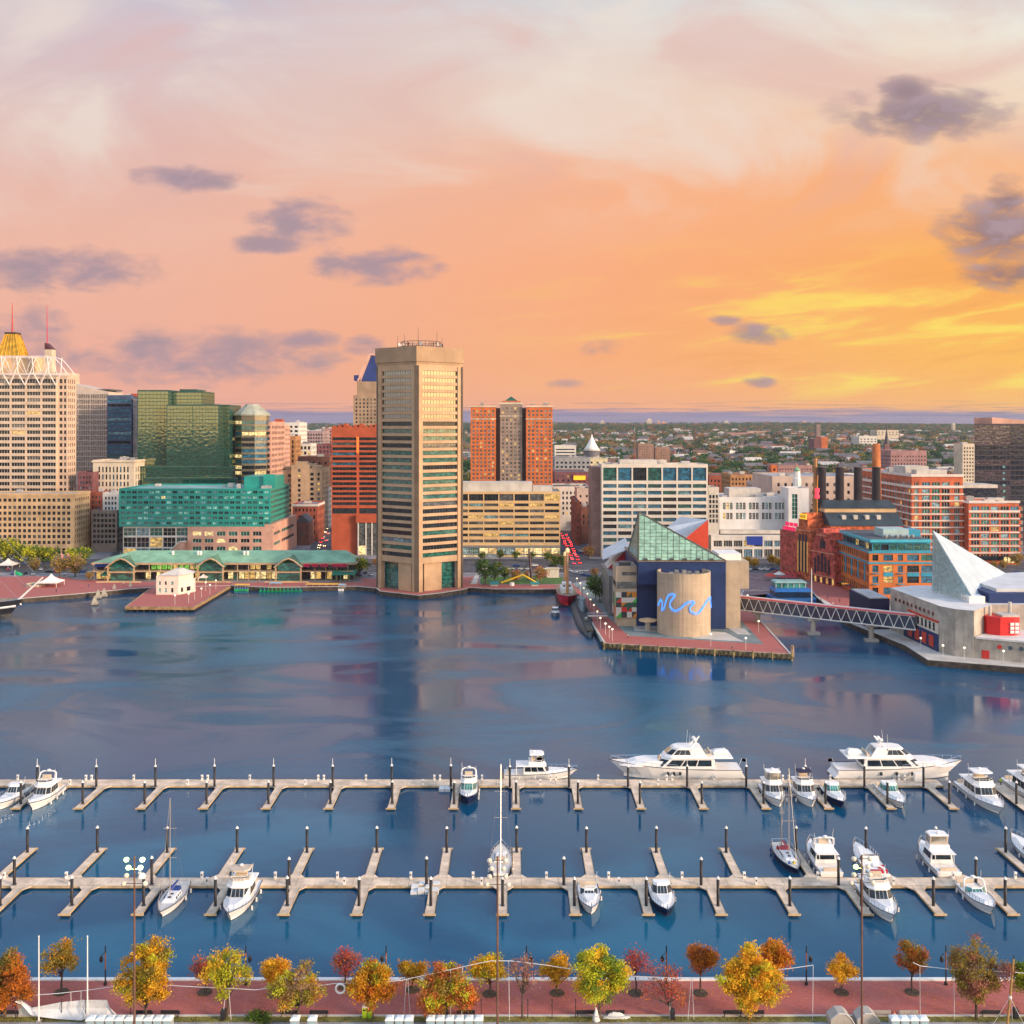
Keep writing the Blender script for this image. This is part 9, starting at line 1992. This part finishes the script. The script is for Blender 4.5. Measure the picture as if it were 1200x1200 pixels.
# ------------------------------------------------------------------ mid distance buildings beyond the first row
def gen(lab, cat, D, a, b, yt, dep, m_, nc, fr, r0, st_, nr, hp, z0=2.0, units=2, sides='L', name='building', mx=MIXO):
 x0, x1 = X(a, D), X(b, D); zb = min(z0, TZ(x0, D)) if D > 900 else z0
 return building(name, lab, cat, x0, x1, D, dep, Z(yt, D), m_, ev(.5, x1 - x0 - .5, nc, fr), rows_px(D, r0, st_, nr, hp), ev(.8, dep - .8, max(2, int(dep / 5)), .5), None, sides, zb if D <= 900 else TZ((x0 + x1) / 2, D) - 2, .3, mx, None, 1, 1, roofm if units % 2 else roofd, units)
G = [
 ('white block with a grid of small square windows beside the right avenue', 'office building', 790, 648, 690, 570, 40, whitec, 9, .45, 576, 6, 5, 3.2),
 ('plum brick block with a white parapet beyond the right avenue', 'building', 900, 650, 701, 553, 50, purb, 8, .35, 557, 5, 4, 2.4),
 ('beige block with a blank front above the right avenue', 'building', 745, 676, 692, 572, 26, mat('beige_render', (.55, .43, .36)), 2, .3, 580, 8, 2, 3),
 ('white fronted brick hall with two arched windows on the right avenue', 'building', 700, 680.5, 693, 594, 22, brb, 2, .3, 603, 7, 2, 4.5),
 ('narrow brick house block facing the queue of red tail lights', 'building', 690, 675.2, 680, 588, 60, redb, 2, .4, 602, 7, 5, 3.4),
 ('tan apartment slab pair with blank brown walls in the middle distance, left half', 'apartment building', 1400, 748, 766, 520, 26, mat('brown_slab', (.30, .19, .15), .85, .1, .1), 6, .25, 523, 3, 8, 1.4),
 ('tan apartment slab pair with blank brown walls in the middle distance, right half', 'apartment building', 1420, 768, 785, 524, 26, mat('brown_slab', (.30, .19, .15)), 6, .25, 527, 3, 7, 1.4),
 ('white laboratory block with strip windows left of the white spire roof', 'building', 1500, 650, 675, 522, 36, whitec, 1, .9, 526, 3.6, 3, 1.4),
 ('long hall with a pale blue metal roof beyond the plum brick block', 'hall', 1150, 650, 692, 536, 60, mat('hall_grey', (.30, .31, .33), .8, .1), 8, .5, 541, 5, 2, 2.4),
 ('pair of cream sheds with low gables beside the long pale blue hall', 'hall', 1180, 682, 712, 537, 50, mat('cream_shed', (.60, .54, .36), .8, .1), 4, .3, 541, 5, 2, 2.2),
 ('red brick school block with ochre wing right of the white hotel', 'building', 980, 831, 858, 557, 40, redb, 6, .4, 562, 6, 3, 3),
 ('ochre brick block with a tall dark stair strip right of the white hotel', 'building', 900, 856, 890, 556, 40, mat('ochre_brick', (.42, .21, .085)), 8, .45, 560, 5.5, 3, 3),
 ('slim orange brick hose tower on the firehouse', 'tower', 960, 904, 911, 545, 8, orb, 1, .4, 549, 6, 2, 3),
 ('low brick firehouse beside the orange brick hose tower', 'building', 970, 888, 905, 560, 30, redb, 4, .4, 564, 5, 2, 3),
 ('flat beige depot with a blank wall above the white store block', 'building', 830, 888, 916, 566, 40, mat('beige_render', (.55, .43, .36)), 5, .4, 570, 6, 2, 2.6),
 ('rose brick warehouse with many small windows left of the chimneys', 'building', 1150, 912, 952, 545, 50, mat('rose_brick', (.36, .20, .20)), 12, .4, 549, 4, 3, 2),
 ('large rose brick institute with a long slate roof right of the orange chimney', 'building', 1250, 1044, 1086, 528, 60, mat('rose_brick', (.36, .20, .20)), 12, .4, 534, 4.4, 4, 2),
 ('white modern hospital block on the hillside', 'hospital', 2600, 1007, 1028, 511, 60, whitec, 5, .5, 514, 3, 2, 1.2),
 ('pale lit slab on the hillside right of the white hospital', 'building', 3000, 1028, 1053, 504, 60, cream, 6, .4, 506, 2.4, 2, 1.0),
 ('plum and white tower block on the hillside', 'apartment building', 2300, 954, 962, 514, 40, purb, 4, .4, 516, 2, 4, .9),
 ('orange brick tower block beside the plum and white one', 'apartment building', 2300, 962.5, 970, 512, 40, orb, 4, .4, 515, 2, 4, .9),
 ('square stone church tower on the skyline right of middle', 'church tower', 3200, 957, 961.5, 498, 20, mat('rose_stone', (.28, .19, .17), .85, .1), 2, .3, 501, 3, 3, 1.6),
 ('long rose hospital wing low on the hills', 'hospital', 3800, 852, 884, 507, 60, mat('rose_brick', (.36, .20, .20)), 14, .4, 509, 1.6, 3, .7),
 ('pale rose slab low on the hills', 'building', 4200, 876, 898, 505.6, 60, pinkst, 9, .4, 507, 1.6, 2, .7)]
for g_ in G: gen(*g_)
D = 900; x0 = X(672, D); r = thing('billboard', 'yellow billboard with a red rim on the plum brick block', 'billboard', (X(679, D), D - 1, Z(563, D))); mb = MB(); mb.box(-5.6, 5.6, -.2, .4, 0, 4.6); mb.build('frame', red, r); mb = MB(); mb.box(-5.2, 5.2, -.3, -.21, .5, 4.2); mb.build('panel', mat('billboard_yellow', (.75, .55, .02), .5, .1, .3, emit=(1, .75, .05), es=.35), r)
D = 1500; cx = X(693.5, D); zb = TZ(cx, D); r = thing('concert_hall', 'round dark hall under a tall white concave spire roof', 'hall', (cx, D, zb)); mb = MB(); mb.lathe((0, 0, 0), [(11.5, -2), (11.5, Z(527.5, D) - zb)], 20); mb.build('wall', mat('slate_wall', (.14, .14, .17), .7, .1), r); mb = MB(); z_ = lambda q: Z(q, D) - zb; mb.lathe((0, 0, 0), [(12.8, z_(528)), (8.5, z_(523.5)), (5.5, z_(519)), (3, z_(514.5)), (1.0, z_(511.5)), (1.1, z_(510.8)), (.2, z_(508.5))], 20); mb.build('roof', white, r, smooth=True)
D = 1600; cx = X(743.5, D); r = thing('radio_mast', 'slender red lattice radio mast in the middle distance', 'mast', (cx, D, TZ(cx, D))); mb = MB(); h = Z(505.5, D) - TZ(cx, D)
for a in range(3): mb.tube((2.2 * cos(a * 2.1), 2.2 * sin(a * 2.1), 0), (.4 * cos(a * 2.1), .4 * sin(a * 2.1), h), .35, .2, 4)
for i in range(9):
 q = 2.2 - 1.8 * i / 9; mb.path([(q * cos(a * 2.1), q * sin(a * 2.1), h * i / 9) for a in (0, 1, 2, 3)], .2, 3)
mb.build('lattice', mat('mast_red', (.40, .12, .10), .6, .1), r); mb = MB(); mb.tube((0, 0, h), (0, 0, h + 6), .2, .1, 4); mb.build('tip', white, r)
D = 1500; cx = X(1039, D); r = thing('church', 'dark pointed church steeple beside the orange chimney', 'church', (cx, D, TZ(cx, D))); zb = TZ(cx, D); z_ = lambda q: Z(q, D) - zb
mb = MB(); mb.box(-3.6, 3.6, -3.6, 3.6, -2, z_(520)); mb.build('tower', mat('steeple_brick', (.20, .10, .10), .85, .1), r); mb = MB(); mb.lathe((0, 0, 0), [(4.0, z_(520)), (2.4, z_(513)), (1.2, z_(507)), (.1, z_(499.5))], 8); mb.build('spire', mat('steeple_slate', (.06, .06, .075), .6, .1), r); mb = MB(); mb.box(-4, 4, 3.61, 30, -2, z_(526)); mb.build('nave', mat('steeple_brick', (.20, .10, .10)), r)
for px, D, w_, h, lab in ((706, 6900, 26, 30, 'lone pale block on the ridge, leftmost'), (761, 6800, 34, 44, 'pale round topped tower on the ridge above the brown slabs'), (772, 6850, 20, 30, 'small pink block on the ridge beside the pale tower'), (778, 6900, 40, 24, 'low orange lit block on the ridge'), (851.5, 6700, 30, 26, 'brightly sunlit cream block on the ridge'), (943, 6600, 28, 22, 'small orange lit block on the ridge at the right'), (1118, 5200, 14, 40, 'slim stone tower low on the right hills')):
 x = X(px, D); zb = TZ(x, D); r = thing('distant_block', lab, 'building', (x, D, zb)); mb = MB(); mb.box(-w_ / 2, w_ / 2, 0, 20, -6, h); mb.box(-w_ / 4, w_ / 4, 5, 12, h, h + 6); mb.build('wall', pinkst if 'pink' in lab or 'orange' in lab else cream, r); mb = MB()
 for i in range(4): mb.box(-w_ / 2 + 1, w_ / 2 - 1, -.3, -.02, h * (.2 + i * .19), h * (.2 + i * .19) + 2)
 mb.build('window_band', g_dark, r)
# ------------------------------------------------------------------ row houses and roofs over the hills
hw = [('red brick', (.30, .10, .07)), ('white painted', (.62, .60, .58)), ('tan brick', (.42, .31, .22)), ('grey', (.26, .26, .28)), ('rose brick', (.36, .19, .17))]
def house_mesh(wd, dp, h, gable):
 mb = MB(); mb.cur = 0; mb.box(-wd / 2, wd / 2, 0, dp, -6, h)
 mb.cur = 1
 if gable: mb.add([(-wd / 2 - .3, -.3, h), (wd / 2 + .3, -.3, h), (wd / 2 + .3, dp + .3, h), (-wd / 2 - .3, dp + .3, h), (-wd / 2, dp / 2, h + dp * .33), (wd / 2, dp / 2, h + dp * .33)], [(0, 1, 5, 4), (2, 3, 4, 5), (1, 2, 5), (3, 0, 4)])
 else: mb.box(-wd / 2 + .3, wd / 2 - .3, .3, dp - .3, h, h + .25); mb.box(-wd * .2, wd * .05, dp * .3, dp * .5, h + .25, h + 1.8)
 mb.cur = 2; n_ = max(2, int(wd / 3)); fl = max(1, int(h / 3.3))
 for f_ in range(fl):
  for i in range(n_): x = -wd / 2 + wd * (i + .5) / n_; mb.box(x - .55, x + .55, -.06, -.01, 1.0 + f_ * 3.2, 2.6 + f_ * 3.2)
 return mb
HM = []
for i, (nm, c) in enumerate(hw):
 for gb in (0, 1):
  for (wd, dp, h) in ((17, 10, 8), (30, 13, 9), (10, 10, 8)):
   mb = house_mesh(wd, dp, h, gb); me = bpy.data.meshes.new('house'); me.from_pydata(mb.v, [], mb.f)
   for q in (mat('house_' + nm.replace(' ', '_'), tuple(q * 1.25 for q in c), .85, .12, .05), [roofd, mat('house_roof_pale', (.46, .44, .42), .8, .1, .1), mat('slate_grey_roof', (.13, .13, .15), .8, .1, .1), mat('brown_roof', (.16, .09, .07), .8, .1, .1)][(i + gb * 2) % 4], g_dark): me.materials.append(q)
   me.polygons.foreach_set('material_index', mb.m); me.update(); HM.append((me, nm, 'gabled' if gb else 'flat roofed', (mb, i, gb)))
def hillpt(py):
 """distance at which the line of sight through photo row py meets the rolling ground (centre line)"""
 lo, hi = 760, 9000
 for _ in range(40):
  m_ = (lo + hi) / 2
  if Z(py, m_) > TZ(0, m_): lo = m_
  else: hi = m_
 return lo
cnt = 0; bigV = []; sv = {}
rh = random.Random(42)
def visible_slot(px, py): return not (715 < px < 825 and py > 545)
cand = []
for i in range(2600):
 py = 507 + 70 * rh.random() ** 1.5; D = hillpt(py); px = rh.choice((rh.uniform(330, 395), rh.uniform(640, 1145), rh.uniform(640, 1145), rh.uniform(640, 1145), rh.uniform(-40, 1240)));
 if D < 1000: continue
 cand.append((D, X(px, D)))
cand.sort()
stuff = MB(); smats = []
for i, (D, x) in enumerate(cand):
 me, nm, rf, (mb0, ci, gb) = rh.choice(HM); a = rh.choice((0, 0, pi / 2, -.3, .25)); z = TZ(x, D)
 if i < 300:
  o = link('row_house', me, None, (x, D, z), a); o.scale = (1, 1, rh.uniform(.9, 1.6)); tag(o, '%s %s row house among the trees of the near districts' % (rf, nm), 'house', 'row houses of the near districts')
 else:
  c, s_ = cos(a), sin(a); sc = rh.uniform(.9, 1.5)
  for m_ in me.materials:
   if m_ not in smats: smats.append(m_)
  o_ = len(stuff.v); stuff.v += [(x + p[0] * c - p[1] * s_, D + p[0] * s_ + p[1] * c, z + p[2] * sc) for p in mb0.v]
  stuff.f += [tuple(q + o_ for q in f) for f in mb0.f]; stuff.m += [smats.index(me.materials[q]) for q in mb0.m]
tag(stuff.build('row_houses', smats), 'countless small row houses spread over the far districts to the ridge', 'houses', kind='stuff')
# ------------------------------------------------------------------ woods and garden trees over the hills
rng = np.random.default_rng(77)
far_l = [leafm('far_green', (.042, .115, .035)), leafm('far_dark', (.022, .062, .032)), leafm('far_olive', (.16, .155, .04)), leafm('far_rust', (.27, .11, .04)), leafm('far_gold', (.36, .23, .04))]
pick_w = [.38, .30, .16, .10, .06]
DT = []
for mi_ in range(5):
 V, ms, C = crown(rng, 5, 5, 4.6, 5.2, 26, 12, 1.15, 1.0, 1, .2)
 me = quads_mesh('tree', V, [0] * (len(V) // 4), [far_l[mi_]]); DT.append(me)
FN = ['green', 'dark green', 'olive', 'rust brown', 'golden']
tc_ = []
for i in range(11000):
 py = 498.5 + 74 * rh.random() ** 1.9; D = hillpt(py) * rh.uniform(.98, 1.02);
 if D < 930: continue
 px = rh.uniform(640, 1150) if rh.random() < .62 else rh.uniform(-60, 1260); x = X(px, D)
 g_ = sin(x * .011 + 1.0) * sin(D * .0061 + x * .003) + .35 * sin(x * .031 + D * .017)
 if D < 5000 and g_ < rh.uniform(-1.0, .25): continue
 tc_.append((D, x))
tc_.sort()
bigV = []; bigM = []
base = [np.array([v.co[:] for v in m_.vertices]) for m_ in DT]
thin = [b.reshape(-1, 4, 3)[::3].reshape(-1, 3) * 1.0 for b in base]
for i, (D, x) in enumerate(tc_):
 k2 = int(rng.choice(5, p=pick_w)); s_ = rh.uniform(1.0, 1.9); z = TZ(x, D) - .3
 if i < 300:
  o = link('tree', DT[k2], None, (x, D, z), rh.uniform(0, 6)); o.scale = (s_, s_, s_ * rh.uniform(.8, 1.1)); tag(o, '%s tree among the row houses of the near districts' % FN[k2], 'tree', '%s trees of the near districts' % FN[k2])
 else:
  a = rh.uniform(0, 6); c, q = cos(a), sin(a); b = (thin[k2] if D > 2200 else base[k2]) * [s_ * (1.25 if D > 2200 else 1), s_ * (1.25 if D > 2200 else 1), s_]
  if D > 2200: b = b * 1.15
  w_ = np.empty_like(b); w_[:, 0] = b[:, 0] * c - b[:, 1] * q + x; w_[:, 1] = b[:, 0] * q + b[:, 1] * c + D; w_[:, 2] = b[:, 2] + z; bigV.append(w_); bigM += [k2] * (len(b) // 4)
# closed woods on the ridge
for i in range(5200):
 D = rng.uniform(4300, 8200); x = rng.uniform(-.62, .62) * D; k2 = int(rng.choice(5, p=[.34, .42, .12, .09, .03])); s_ = rng.uniform(1.6, 2.6); b = thin[k2][: len(thin[k2]) // 8 * 4] * [s_ * 1.7, s_ * 1.7, s_ * .9]
 bigV.append(b + [x, D, TZ(x, D) - 2]); bigM += [k2] * (len(b) // 4)
me = quads_mesh('woodland', np.concatenate(bigV), bigM, far_l); tag(link('woodland', me), 'far off autumn woods and garden trees covering the hills to the ridge', 'woodland', kind='stuff')
# scattered lights of the districts
for i in range(46):
 py = rh.uniform(507, 548); D = hillpt(py); px = rh.uniform(645, 1140); x = X(px, D); r = thing('street_lamp', 'lit street lamp in the far districts', 'street lamp', (x, D, TZ(x, D)), group='lit street lamps in the far districts'); h = 12
 mb = MB(); mb.tube((0, 0, 0), (0, 0, h), .15, .1, 4); mb.build('pole', dark_steel, r); mb = MB(); q = .35 + D * .00013; mb.lathe((0, 0, h), [(.1, -q), (q, 0), (.1, q)], 6); mb.build('lamp', g_lit2 if i % 3 else glow2, r)
# air: thin blue haze between here and the ridge
hz = MB(); hz.box(-9000, 9000, -2600, 12500, -4, 190)
hm_ = bpy.data.materials.new('haze_air'); hm_.use_nodes = True; hm_.node_tree.nodes.clear(); vo = hm_.node_tree.nodes.new('ShaderNodeVolumePrincipled'); ho = hm_.node_tree.nodes.new('ShaderNodeOutputMaterial')
vo.inputs['Color'].default_value = (.62, .66, .80, 1); vo.inputs['Density'].default_value = 0.00004; vo.inputs['Anisotropy'].default_value = 0.2
hm_.node_tree.links.new(vo.outputs[0], ho.inputs['Volume'])
HAZE = True
if HAZE: tag(hz.build('haze', hm_), kind='stuff')
